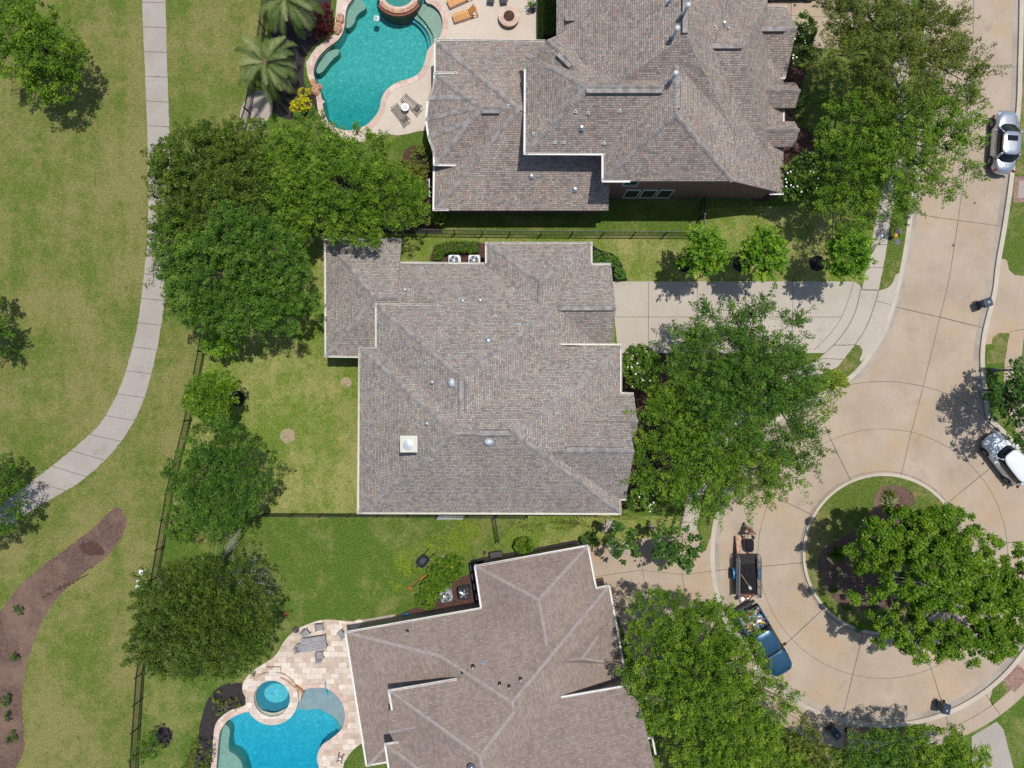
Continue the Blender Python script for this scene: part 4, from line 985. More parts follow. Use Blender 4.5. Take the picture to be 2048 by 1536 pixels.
def crown_mesh(name, seed, lobes, density, leaf, aspect=0.5, spray=0.75, rad=0.24, per=46, droop=0.0, flatness=0.5, m='leaf_oak', rough=0.22, parent=None, inner=0.35, low=-0.25, spiky=1.0, tintbias=0.0, gap=0.0):
    """crown = many leafy sprays set over and inside a set of lobes (x,y,z,rx,ry,rz) given from the tree's base"""
    rng = np.random.default_rng(seed); V = []; T = []
    for (cx, cy, cz, rx, ry, rz) in lobes:
        area = math.pi * rx * ry; ns = max(6, int(area * density))
        ph = rng.uniform(0, 6.28, 8)
        d = rng.normal(0, 1, (ns, 3)); d /= np.linalg.norm(d, axis=1, keepdims=True)
        d[:, 2] = np.where(d[:, 2] < low, -d[:, 2] * 0.7, d[:, 2])
        ang = np.arctan2(d[:, 1], d[:, 0]); el = d[:, 2]
        lump = 1 + rough * (0.5 * np.sin(3 * ang + ph[0]) + 0.4 * np.sin(5 * ang + 2.5 * el + ph[1]) + 0.35 * np.sin(8 * ang + ph[2] + 4 * el) + 0.3 * np.sin(13 * ang + ph[3] - 5 * el))
        rr = rng.uniform(0.80, 1.0, ns) * lump
        ins = rng.random(ns) < inner; rr = np.where(ins, rng.uniform(0.35, 0.8, ns), rr)
        P = d * rr[:, None] * np.array([rx, ry, rz]) + np.array([cx, cy, cz])
        if gap:
            g = np.sin(P[:, 0] * 1.9 + ph[4]) * np.sin(P[:, 1] * 1.7 + ph[5]) + 0.6 * np.sin(P[:, 0] * 3.7 + P[:, 1] * 2.9 + ph[6])
            keep = g > -1.1 + gap; P = P[keep]; d = d[keep]; ns = len(P)
            if ns == 0: continue
        ax = d * np.array([1, 1, 0.55]) + rng.normal(0, 0.30, (ns, 3)); ax[:, 2] += 0.15 - droop; ax /= np.linalg.norm(ax, axis=1, keepdims=True)
        sl_ = spray * rng.uniform(0.55, 1.35, ns) * (1 + (spiky - 1) * (rng.random(ns) < 0.15))
        cnt = np.maximum(8, (per * rng.uniform(0.6, 1.3, ns))).astype(int)
        idx = np.repeat(np.arange(ns), cnt); n = len(idx)
        tt = rng.random(n) ** 0.85
        a, b_ = rot_to(ax[idx]); wd = rad * (1.05 - 0.75 * tt)
        u = rng.normal(0, 1, n) * wd; w = rng.normal(0, 1, n) * wd * 0.7
        pos = P[idx] + ax[idx] * (tt * sl_[idx])[:, None] + a * u[:, None] + b_ * w[:, None]
        pos[:, 2] -= droop * 0.5 * (tt * sl_[idx]) ** 2
        side = a * np.sign(u)[:, None] * 0.7
        V.append(leaves(rng, pos, ax[idx] + side, leaf, aspect, flatness))
        base = rng.normal(0.46 + tintbias, 0.13, ns)
        T.append(np.clip(base[idx] + (tt - 0.5) * 0.22 + rng.normal(0, 0.13, n), 0, 1))
    V = np.concatenate(V); T = np.concatenate(T); q = np.arange(len(V)).reshape(-1, 4)
    return np_mesh(name, V, q, m, T, parent)
def limbs(parent, seed, lobes, h0, r0, m='bark', n=3, trunk_lean=(0, 0), fan=5):
    rng = random.Random(seed); mb = MB(); top = Vector((trunk_lean[0], trunk_lean[1], h0))
    mb.chain([Vector((0, 0, -0.1)), Vector((0, 0, 0.25)), top * 0.55, top], [r0 * 1.5, r0 * 1.1, r0 * 0.95, r0 * 0.85], 10)
    for (cx, cy, cz, rx, ry, rz) in lobes:
        for k in range(fan):
            a = rng.uniform(0, 6.28); q = rng.uniform(0.35, 0.85)
            tip = Vector((cx + math.cos(a) * rx * q, cy + math.sin(a) * ry * q, cz + rz * rng.uniform(-0.1, 0.55)))
            mid = top.lerp(tip, 0.45) + Vector((rng.uniform(-.3, .3), rng.uniform(-.3, .3), rng.uniform(0, 0.5)))
            mb.chain([top, mid, tip], [r0 * 0.55, r0 * 0.33, r0 * 0.10], 6)
            for _ in range(n):
                t2 = mid.lerp(tip, rng.uniform(0.2, 0.8)); e_ = t2 + Vector((rng.uniform(-1, 1) * rx * .35, rng.uniform(-1, 1) * ry * .35, rng.uniform(-.1, .5) * rz))
                mb.tube(t2, e_, r0 * 0.16, r0 * 0.04, 5)
    return mb.build('trunk', m, parent)

def tree(name, label, px_lobes, z_c, base=None, cat='tree', group=None, seed=1, density=5.0, leaf=0.15, m='leaf_oak', rz_f=0.62, trunk=0.16, bark='bark', h0=None, **kw):
    """px_lobes: (photo x, photo y, photo radius x, photo radius y[, height offset]) of each crown lobe"""
    L = []
    for q in px_lobes:
        zz = z_c + (q[4] if len(q) > 4 else 0); c = W(q[0], q[1], zz); k = (CAM_H - zz) / CAM_H / PX
        L.append((c.x, c.y, zz, q[2] * k, q[3] * k))
    if base is None:
        cx = sum(l[0] for l in L) / len(L); cy = sum(l[1] for l in L) / len(L); b_ = Vector((cx, cy, 0))
    else: b_ = G(*base)
    t = thing(name, label, cat, b_, 0, group)
    lobes = [(l[0] - b_.x, l[1] - b_.y, l[2], l[3] * 0.90, l[4] * 0.90, max(0.5, min(l[3], l[4]) * rz_f)) for l in L]
    zmin = min(l[2] - l[5] for l in lobes); h0 = h0 or max(0.6, zmin * 0.9)
    if trunk: limbs(t, seed, lobes, h0, trunk, bark, trunk_lean=(lobes[0][0] * 0.3, lobes[0][1] * 0.3))
    crown_mesh('crown', seed, lobes, density, leaf, m=m, parent=t, **kw)
    return t

OAK = dict(density=10.5, leaf=0.13, per=74, spray=0.62, rad=0.22, rough=0.20, aspect=0.55)
tree('live_oak', 'dark dense live oak over the path, left of three joined crowns', [(400, 330, 98, 85), (470, 300, 75, 70, .3), (375, 420, 78, 68, -.5), (470, 385, 75, 62, .6), (345, 345, 50, 55, -1.0)], 5.6, (455, 385), seed=5, trunk=0.26, **OAK)
tree('live_oak', 'bright green oak at the foot of the upper pool, right one of three crowns', [(625, 300, 72, 66), (690, 370, 80, 78, .5), (735, 310, 52, 46, -.6), (780, 395, 66, 70, -.5), (700, 440, 66, 50), (600, 390, 60, 62, .4), (560, 330, 60, 70, -.4), (580, 440, 60, 50, -.3)], 5.4, (690, 400), seed=8, m='leaf_bright', trunk=0.24, density=10.5, leaf=0.135, per=72, spray=0.7, rad=0.24)
tree('live_oak', 'green live oak left of the middle house, bottom one of three joined crowns', [(420, 560, 105, 95), (540, 520, 85, 80, .6), (480, 620, 90, 66, -.3), (560, 600, 66, 66), (370, 480, 62, 62, -.8), (480, 470, 75, 60, 1.0)], 5.8, (490, 560), seed=12, m='leaf_elm', trunk=0.26, **OAK)
tree('live_oak', 'ragged low oak whose branches hang over the path beside the largest left crown', [(330, 500, 38, 48), (322, 560, 26, 34, -.3), (345, 440, 34, 34)], 4.6, (355, 500), seed=15, m='leaf_olive', trunk=0.14, density=4.2, leaf=0.16, per=34, gap=0.5)
tree('small_tree', 'small bright green tree by the fence just below the big left crowns', [(447, 678, 44, 34), (425, 690, 24, 22)], 2.6, (452, 672), seed=18, m='leaf_crape', trunk=0.08, density=9, leaf=0.17, per=30, spray=0.4, rad=0.2)
tree('round_tree', 'round bright green tree beside a black mulch ring in the back yard', [(424, 795, 55, 52), (420, 792, 42, 40, .5)], 3.8, (474, 797), seed=21, m='leaf_bright', trunk=0.09, density=20, leaf=0.18, per=30, spray=0.42, rad=0.2, rough=0.12)
tree('oak', 'hazy blue-green oak by the left fence at the back yard corner', [(440, 890, 72, 55, .3), (405, 960, 66, 70), (480, 950, 70, 78, .4), (445, 1010, 80, 50, -.4)], 5.2, (455, 945), seed=25, m='leaf_elm', trunk=0.2, tintbias=-0.14, density=9.5, leaf=0.13, per=64, spray=0.6, rad=0.24)
tree('shrub', 'dark leafy shrub growing against the left iron fence', [(362, 1052, 36, 32), (345, 1030, 16, 18)], 1.6, (368, 1050), 'shrub', seed=28, m='leaf_elm', trunk=0.05, density=11, leaf=0.15, per=28, spray=0.3, rad=0.18)
tree('crape_myrtle', 'sparse little tree showing bare pale stems below the back yard fence', [(462, 1070, 36, 32), (480, 1050, 24, 20)], 3.0, (442, 1130), seed=31, m='leaf_olive', trunk=0.07, bark='bark_pale', density=3.5, leaf=0.14, per=26, gap=0.35, h0=0.9)
tree('shrub', 'pale yellow-green shrub between two dark trees by the left fence', [(405, 1078, 36, 24)], 0.8, (406, 1080), 'shrub', seed=33, m='leaf_lime', trunk=0.04, density=5, leaf=0.12, per=20, gap=0.4, tintbias=-0.15)
tree('live_oak', 'large dark olive live oak over the fence left of the lower pool', [(350, 1190, 85, 75), (440, 1180, 80, 72, .5), (335, 1280, 80, 75, -.2), (430, 1280, 95, 80, .6), (500, 1240, 56, 60, -.3), (385, 1240, 90, 85, 1.2)], 5.4, (415, 1225), seed=36, m='leaf_oak', trunk=0.26, tintbias=-0.12, density=11, leaf=0.13, per=72, spray=0.7, rad=0.22)
tree('olive_tree', 'pale sage-leaved tree on the right flank of the dark oak', [(500, 1135, 36, 32), (528, 1180, 24, 34)], 4.2, (480, 1140), seed=39, m='leaf_sage', trunk=0.09, bark='bark_pale', density=6, leaf=0.12, per=34, gap=0.2)
tree('small_tree', 'small dark tree beside a mulch ring near the bottom left fence', [(300, 1492, 27, 26), (286, 1505, 18, 16)], 2.4, (326, 1472), seed=42, m='leaf_elm', trunk=0.06, density=9, leaf=0.15, per=28, spray=0.35, tintbias=-.1)
tree('shrub', 'olive yellow shrub at the bottom edge beside the lower pool', [(402, 1512, 26, 34), (385, 1540, 30, 24)], 1.2, (404, 1512), 'shrub', seed=44, m='leaf_olive', trunk=0.04, density=10, leaf=0.14, per=26, spray=0.3)
# golf side
tree('park_tree', 'bright green tree on the golf rough in the top left corner', [(60, 60, 66, 58, .5), (95, 105, 66, 62, .7), (105, 165, 50, 46), (30, 120, 46, 42), (150, 120, 28, 34), (20, 10, 50, 40)], 3.3, (118, 125), seed=47, m='leaf_bright', trunk=0.18, density=9.5, leaf=0.16, per=54, spray=0.55, rad=0.27, rough=0.28)
tree('park_tree', 'tree at the left edge, half out of the photo, with its shadow on the rough', [(-38, 640, 52, 62), (-14, 668, 30, 36)], 3.0, (-8, 640), seed=50, m='leaf_elm', trunk=0.18, density=9, leaf=0.18, per=40)
tree('park_tree', 'dark tree at the left edge beside the lower end of the path', [(-26, 960, 48, 52), (2, 1005, 50, 54, .2), (-28, 1050, 46, 50)], 3.0, (10, 985), seed=53, m='leaf_elm', trunk=0.18, tintbias=-.1, density=9, leaf=0.15, per=54)
# three young street trees, each with its own label
for i, (x, y, bx, by, lb) in enumerate(((1407, 505, 1371, 528, 'young bright green tree nearest the middle house, left one of three in black mulch rings'),
                                        (1523, 507, 1482, 528, 'young bright green tree in a black mulch ring, middle one of three beside the driveway'),
                                        (1692, 512, 1634, 527, 'young bright green tree beside the sidewalk, right one of three in black mulch rings'))):
    tree('young_tree', lb, [(x, y, 42, 42), (x + 6, y - 8, 30, 30, .8)], 4.6, (bx, by), 'tree', 'young trees in black mulch rings', seed=60 + i, m='leaf_crape', trunk=0.06, density=24, leaf=0.19, aspect=0.5, per=36, spray=0.66, rad=0.17, rough=0.16, spiky=1.3)
# front trees of the middle house
tree('elm', 'broad loose elm over the end of the driveway, in front of the middle house', [(1440, 650, 70, 45, -.4), (1530, 650, 80, 42, -.4), (1420, 720, 85, 60), (1520, 740, 95, 75, .5), (1580, 755, 62, 70), (1555, 840, 80, 72, -.2), (1470, 810, 84, 78, .8), (1600, 890, 46, 46, -.8), (1370, 700, 40, 36, -.6)], 6.6, (1530, 790), seed=70, m='leaf_elm', trunk=0.24, density=8.6, leaf=0.13, per=72, spray=0.95, rad=0.22, spiky=1.8, tintbias=-.05, gap=0.05)
tree('elm', 'bright green elm against the front of the middle house', [(1340, 840, 68, 58), (1330, 930, 74, 66, .2), (1420, 890, 80, 72, .8), (1420, 970, 72, 56), (1500, 950, 66, 56, -.3), (1560, 940, 46, 40, -.8), (1350, 790, 50, 40, -.3)], 6.0, (1415, 905), seed=74, m='leaf_bright', trunk=0.24, density=9.2, leaf=0.135, per=72, spray=0.85, rad=0.23, spiky=1.6, gap=0.04)
def flowers(t, seed, px_l, z, n, label=None):
    rng = random.Random(seed); fm = MB()
    for _ in range(n):
        q = rng.choice(px_l); a = rng.uniform(0, 6.28); r_ = math.sqrt(rng.random()) * 0.85
        p = W(q[0] + math.cos(a) * q[2] * r_, q[1] + math.sin(a) * q[3] * r_, z + 0.55 * (1 - r_ * r_) * 1.6)
        for k in range(6):
            b_ = k * math.pi / 3; d = Vector((math.cos(b_), math.sin(b_), 0.35)) * 0.065; s = Vector((-math.sin(b_), math.cos(b_), 0)) * 0.035
            fm.add([p, p + d * .6 + s, p + d, p + d * .6 - s], [(0, 3, 2, 1)])
    fm.build('blossom', 'petal', t, world_verts=True)
MG = dict(m='leaf_gloss', density=20, leaf=0.19, aspect=0.5, per=34, spray=0.32, rad=0.2, rough=0.14, trunk=0.08)
for lb, ll, z, b_, sd, nf in (('glossy magnolia with white blossoms at the front corner below the driveway', [(1283, 738, 42, 44), (1275, 720, 30, 28, .4)], 3.4, (1280, 740), 80, 11),
                              ('glossy magnolia with white blossoms beside the lower front corner of the middle house', [(1300, 985, 36, 34), (1275, 1000, 22, 18, -.4)], 2.6, (1290, 985), 82, 9),
                              ('glossy magnolia with white blossoms at the front corner of the top house', [(1608, 350, 48, 42), (1590, 375, 34, 26, -.3)], 3.4, (1606, 350), 84, 12),
                              ('tall narrow magnolia with white blossoms beside the upper driveway', [(1605, 62, 24, 32), (1602, 105, 24, 34)], 2.8, (1600, 80), 86, 11)):
    t = tree('magnolia', lb, ll, z, b_, seed=sd, **MG); flowers(t, sd, ll, z + 0.35, nf)
tree('lime_tree', 'small yellow-lime tree at the kerb beside the broad elm', [(1655, 770, 30, 32), (1672, 758, 22, 20), (1650, 820, 16, 26)], 3.6, (1640, 775), seed=90, m='leaf_lime', trunk=0.07, density=9, leaf=0.16, per=30, spray=0.4, rad=0.2)
# upper right crowns
tree('live_oak', 'olive-tinted oak over the street at the upper right, top one of the two joined crowns', [(1750, 60, 95, 68, .2), (1850, 70, 78, 70), (1700, 120, 66, 58), (1800, 150, 95, 75, .8), (1895, 150, 70, 72, -.2), (1680, 30, 50, 44, -.4)], 6.2, (1745, 150), seed=94, m='leaf_olive', trunk=0.26, density=9.4, leaf=0.13, per=74, spray=0.9, rad=0.22, spiky=1.5, gap=0.05)
tree('live_oak', 'fresh green oak over the sidewalk at the right, bottom one of the two joined crowns', [(1720, 250, 80, 66), (1820, 240, 85, 66, .6), (1900, 240, 62, 62, -.3), (1700, 330, 78, 66, -.2), (1800, 330, 90, 76, .8), (1890, 330, 64, 72, -.4), (1760, 390, 66, 48, -.3), (1690, 415, 56, 50, -.5)], 6.2, (1730, 300), seed=97, m='leaf_bright', trunk=0.26, density=6.8, leaf=0.135, per=70, spray=0.9, rad=0.22, spiky=1.6, gap=0.05)
tree('dark_tree', 'dark glossy tree over the parked white car at the right edge', [(2030, 790, 56, 50), (2056, 848, 52, 56, .4), (2070, 760, 50, 46), (1992, 800, 24, 30, -.3)], 4.2, (2022, 800), seed=100, m='leaf_dark', trunk=0.18, density=7, leaf=0.22, per=34, spray=0.55, rad=0.26, rough=0.3, tintbias=0.05)
# island tree: leaves in tufts at the ends of long bare branches
def tuft_tree(name, label, base, zc, px_l, n, seed, m, r_t=0.38, leaf=0.155, per=150, spread=1.0):
    rng = np.random.default_rng(seed); pr = random.Random(seed); b_ = G(*base); t = thing(name, label, 'tree', b_)
    mb = MB(); mb.chain([Vector((0, 0, -.1)), Vector((0.2, 0, 1.2)), Vector((0.4, 0, 2.2))], [0.3, 0.22, 0.19], 10); top = Vector((0.4, 0, 2.2))
    V = []; T = []
    for (x, y, rx, ry, dz, cnt) in px_l:
        ctr = W(x, y, zc + dz) - b_; hub = top.lerp(ctr, 0.55); hub.z += 0.3
        mb.chain([top, hub, ctr], [0.13, 0.09, 0.05], 6)
        for i in range(cnt):
            a = pr.uniform(0, 6.28); q = math.sqrt(pr.uniform(0, 1)); p = W(x + math.cos(a) * rx * q, y + math.sin(a) * ry * q, zc + dz + pr.uniform(-0.7, 0.8) + (1 - q) * 1.0) - b_
            if pr.random() < 0.5: mb.chain([hub.lerp(ctr, pr.random()), (hub + p) / 2 + Vector((0, 0, .2)), p], [0.035, 0.022, 0.012], 4)
            k = int(per * pr.uniform(0.6, 1.3)); rr = r_t * pr.uniform(0.7, 1.25)
            d = rng.normal(0, 1, (k, 3)); d /= np.linalg.norm(d, axis=1, keepdims=True); pos = np.array(p) + d * rr * rng.uniform(0.3, 1.0, (k, 1)) * np.array([1, 1, 0.75])
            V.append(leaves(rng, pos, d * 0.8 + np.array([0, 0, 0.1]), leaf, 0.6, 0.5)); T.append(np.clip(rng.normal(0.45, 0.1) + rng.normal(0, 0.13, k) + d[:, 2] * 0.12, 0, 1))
    mb.build('trunk', 'bark_pale', t); V = np.concatenate(V); np_mesh('crown', V, np.arange(len(V)).reshape(-1, 4), m, np.concatenate(T), t)
    return t
tuft_tree('pear_tree', 'big tree with tufted bright green leaves spreading over the round island', (1795, 1150), 5.6,
          [(1800, 1070, 80, 52, 0.4, 110), (1880, 1060, 80, 48, .6, 110), (1740, 1110, 48, 52, -.6, 26), (1860, 1150, 95, 66, 1.0, 120), (1960, 1130, 60, 66, .2, 80), (1990, 1210, 60, 60, 0, 90), (1900, 1230, 80, 60, .4, 50),
           (1950, 1290, 100, 40, -.4, 60), (1860, 1290, 60, 36, -.6, 34), (1760, 1180, 60, 70, -.8, 26), (1800, 1260, 66, 44, -.8, 34), (2040, 1180, 40, 90, -.2, 70), (2010, 1280, 50, 30, -.3, 34)], 0, 105, 'leaf_pear')
# lower right crowns
tree('oak', 'big bright green oak beside the driveway of the lower house, over the blue pickup', [(1330, 1230, 78, 55), (1420, 1260, 85, 62, .3), (1310, 1320, 66, 70), (1400, 1350, 95, 85, 1.0), (1476, 1338, 62, 66), (1330, 1410, 66, 58), (1530, 1400, 50, 44, -.6), (1450, 1430, 80, 60, .2)], 6.0, (1390, 1320), seed=110, m='leaf_bright', trunk=0.26, density=9.6, leaf=0.135, per=72, spray=0.75, rad=0.23, spiky=1.4)
tree('oak', 'yellow-green oak in the bottom row, at the corner of the lower house', [(1400, 1500, 78, 56), (1490, 1490, 78, 62, .3), (1450, 1560, 90, 50), (1560, 1530, 60, 44)], 5.6, (1450, 1530), seed=113, m='leaf_bright', tintbias=0.10, trunk=0.22, density=9.6, leaf=0.14, per=68, spray=0.6, rad=0.23)
tree('oak', 'small loose oak in the bottom row, between the kerb and the blue bin', [(1612, 1478, 44, 36), (1590, 1515, 72, 46), (1655, 1532, 56, 36)], 5.0, (1610, 1520), seed=116, m='leaf_olive', trunk=0.16, density=8.5, leaf=0.14, per=60, spray=0.7, gap=0.1)
tree('oak', 'grey-green oak in the bottom row, below the brick-edged walk', [(1745, 1492, 66, 38), (1720, 1535, 80, 46), (1800, 1505, 56, 38, .2)], 5.0, (1745, 1530), seed=119, m='leaf_elm', trunk=0.18, density=9, leaf=0.14, per=62, spray=0.6)
tree('oak', 'lime-tipped oak in the bottom row, rightmost, next to the black bin', [(1865, 1482, 68, 42), (1890, 1530, 72, 48, .3), (1830, 1535, 60, 50), (1940, 1508, 30, 30, -.4)], 5.0, (1875, 1530), seed=122, m='leaf_bright', tintbias=.1, trunk=0.18, density=9, leaf=0.15, per=60, spray=0.55, rad=0.25)
tree('sweetgum', 'small dark green tree above the lower driveway, left of the pair', [(1240, 1075, 30, 28, .3), (1255, 1105, 20, 26, -.2)], 4.2, (1222, 1072), seed=125, m='leaf_dark', tintbias=.12, trunk=0.07, bark='bark_pale', density=8, leaf=0.2, aspect=.8, per=24, spray=0.5, rad=0.2, gap=0.25)
tree('sweetgum', 'dark green tree above the lower driveway, larger right one of the pair', [(1345, 1078, 38, 32, .2), (1365, 1110, 40, 24), (1330, 1115, 24, 22, -.3), (1390, 1090, 20, 22)], 4.4, (1318, 1070), seed=128, m='leaf_dark', tintbias=.12, trunk=0.08, bark='bark_pale', density=8.5, leaf=0.21, aspect=.8, per=26, spray=0.5, rad=0.22, gap=0.04)

# hedges and shrubs: clipped masses with a leafy skin
def shrub(label, lobes, z, m='leaf_bright', seed=1, name='shrub', cat='shrub', group=None, leaf=0.12, density=34, per=30, rough=0.08, **kw):
    k = dict(spray=0.14, rad=0.13, flatness=0.5, aspect=0.6, inner=0.15, trunk=0.03); k.update(kw)
    return tree(name, label, lobes, z, (lobes[0][0] * .999, lobes[0][1]), cat, group, seed=seed, m=m, leaf=leaf, density=density, per=per, rough=rough, rz_f=0.9, **k)
def hedge(label, pts, w, h, m, seed, leaf=0.10, name='hedge', dens=260):
    """clipped hedge: box of leaves along a photo-pixel line"""
    rng = np.random.default_rng(seed); P = [G(*p) for p in pts]; t = thing(name, label, 'hedge', P[0]); V = []; T = []; core = MB()
    for A, B in zip(P, P[1:]):
        L = (B - A).length; d = np.array((B - A).normalized()); s = np.array([-d[1], d[0], 0]); n = int(dens * L * (w + 2 * h))
        u = rng.uniform(0, L, n); a = rng.uniform(-1, 1, n); f = rng.integers(0, 4, n)
        x = np.where(f < 2, a * w / 2, np.where(f == 2, -w / 2, w / 2)) + rng.normal(0, .05, n); z = np.where(f < 2, h, rng.uniform(0.05, 1, n) * h) + rng.normal(0, .05, n)
        pos = np.array(A - P[0]) + d * u[:, None] + s * x[:, None]; pos[:, 2] = z
        V.append(leaves(rng, pos, rng.normal(0, 1, (n, 3)), leaf, 0.6, 0.4)); T.append(np.clip(rng.normal(0.45, 0.2, n), 0, 1))
        c = (A + B) / 2 - P[0]; core.box((c.x, c.y, h * .47), (L, w * .86, h * .9), math.atan2(d[1], d[0]))
    core.build('branches', MATS['mulch_dark'], t); V = np.concatenate(V); np_mesh('foliage', V, np.arange(len(V)).reshape(-1, 4), m, np.concatenate(T), t); return t
hedge('clipped dark green hedge strip between the upper patio and the top house', [(1099, -60), (1099, 84)], 1.15, 1.2, 'leaf_bright', 201)
hedge('low clipped hedge behind the two white cooling units', [(876, 506), (900, 496), (958, 498)], 0.75, 0.9, 'leaf_bright', 203)
hedge('short clipped hedge closing the left end of the cooling unit bed', [(880, 505), (878, 524)], 0.6, 0.8, 'leaf_bright', 205)
BX = ((1190, 513, 'half hidden by the roof corner, with a yellow patch'), (1209, 516, 'second from the middle house wall'), (1229, 523, 'third along the curved bed'), (1240, 548, 'nearest the driveway'))
for i, (x, y, lb) in enumerate(BX):
    mb_ = tree('boxwood', 'round clipped boxwood ball, ' + lb, [(x, y, 12.5 + (i % 2), 12.5 + (i % 2))], 0.5, (x, y), 'shrub', 'boxwood balls in the curved black bed', seed=210 + i, m='leaf_box', leaf=0.07, density=160, per=16, spray=0.06, rad=0.05, rough=0.02, rz_f=1.0, trunk=0.02, inner=0.1)
shrub('rounded green shrub by the pool equipment, topmost of the three left of the top house', [(845, 320, 24, 34), (832, 350, 22, 24)], 0.9, 'leaf_olive', 220, tintbias=.1)
shrub('rounded green shrub left of the top house, middle of the three', [(838, 382, 22, 26), (820, 400, 18, 22)], 0.8, 'leaf_bright', 221)
shrub('rounded green shrub at the lower left corner of the top house, bottom of the three', [(855, 428, 30, 20), (880, 436, 18, 12), (830, 420, 18, 18)], 0.8, 'leaf_bright', 222, tintbias=.08)
shrub('large mixed shrub beside the grey cooling units of the lower house', [(888, 1145, 36, 30), (908, 1130, 26, 24), (866, 1176, 26, 26), (878, 1160, 26, 24)], 0.8, 'leaf_bright', 223, tintbias=-.05)
shrub('green shrub at the patio end of the strip behind the lower house', [(852, 1196, 22, 24), (862, 1178, 18, 18)], 0.8, 'leaf_bright', 224)
shrub('round green bush at the top edge of the lower house', [(1050, 1090, 21, 17), (1042, 1092, 14, 14)], 0.7, 'leaf_bright', 225)
shrub('small dark clipped bush beside the upper corner of the lower house', [(1176, 1077, 14, 13)], 0.6, 'leaf_dark', 226, tintbias=.1)
shrub('bright yellow shrub at the lower left edge of the upper pool', [(610, 190, 13, 13), (596, 212, 18, 14), (614, 210, 12, 12)], 0.9, 'leaf_yellow', 227, leaf=0.10)
shrub('purple-brown shrub in the bed above the yellow shrub', [(648, 40, 20, 34), (640, 62, 18, 16)], 0.7, 'leaf_red', 228, tintbias=-.25)
shrub('yellow-green shrub filling the bed under the bright oak', [(800, 345, 34, 26), (790, 385, 26, 26)], 0.7, 'leaf_olive', 229)
shrub('small shrub in the lower pool bed with spiky lime leaves', [(434, 1394, 10, 10)], 0.4, 'leaf_lime', 230, density=18, tintbias=-.1)
shrub('olive shrub spreading in the lower pool bed', [(462, 1408, 20, 14), (440, 1415, 10, 12)], 0.35, 'leaf_olive', 231, density=10)
shrub('dark shrubs under the eaves at the front of the middle house', [(1262, 830, 14, 40), (1255, 880, 10, 20)], 0.8, 'leaf_dark', 232, density=14)
shrub('dark shrub bank at the front of the top house', [(1640, 300, 34, 40), (1600, 200, 14, 40)], 0.8, 'leaf_dark', 233, density=9)
for i, (x, y, r_) in enumerate(((38, 1218, 8), (32, 1312, 9), (12, 1400, 12), (20, 1430, 8), (22, 1476, 12))):
    shrub(('tiny green shrub in the curved golf bed, ' + ('uppermost', 'second from the top', 'third from the top', 'fourth from the top', 'lowest') [i]), [(x, y, r_ * .7, r_ * 1.2)], 0.3, 'leaf_elm', 240 + i, density=22, group='small shrubs in the curved golf bed')
def spiky(label, px, py, r_, m, seed, n=60, name='spiky_plant', cat='plant', group=None):
    rng = np.random.default_rng(seed); b_ = G(px, py); t = thing(name, label, cat, b_, 0, group); k = r_ / PX; a = rng.uniform(0, 6.28, n); el = rng.uniform(0.15, 1.2, n)
    d = np.stack([np.cos(a) * np.cos(el), np.sin(a) * np.cos(el), np.sin(el)], 1); s = np.stack([-np.sin(a), np.cos(a), np.zeros(n)], 1) * 0.035; L = k * rng.uniform(0.7, 1.2, n)[:, None]
    p0 = np.zeros((n, 3)) + np.array([0, 0, 0.03]); p1 = d * L * .6; p2 = d * L; p2[:, 2] *= 0.75
    V = np.stack([p0 - s * .5, p0 + s * .5, p1 + s, p1 - s, p1 - s, p1 + s, p2 + s * .1, p2 - s * .1], 1).reshape(-1, 3)
    np_mesh('foliage', V, np.arange(len(V)).reshape(-1, 4), m, np.repeat(np.clip(rng.normal(.5, .2, n), 0, 1), 2), t); return t
spiky('pale striped spiky clump at the top of the island bed', 1776, 1008, 22, 'leaf_pale', 250, 150)
spiky('darker spiky clump just above the pale striped one', 1777, 990, 17, 'leaf_olive', 251, 90)
spiky('grey-green leafy clump at the left side of the island bed', 1672, 1107, 20, 'leaf_elm', 252, 130)
spiky('small green clump below the left side of the island bed', 1676, 1146, 14, 'leaf_sage', 253, 70)
shrub('dark red shrub on the island at the edge of the tufted crown', [(1800, 1018, 14, 12)], 0.5, 'leaf_red', 254, density=26)
for i in range(7):
    spiky('bushy green seedling on the island bed under the tufted tree, number %s along the lower side' % ('one', 'two', 'three', 'four', 'five', 'six', 'seven')[i] if False else 'green seedling clump on the island bed under the tufted tree', 1670 + i * 24, 1180 + (i * 37) % 80, 11, 'leaf_elm', 256 + i, 60, group='seedling clumps on the island bed')

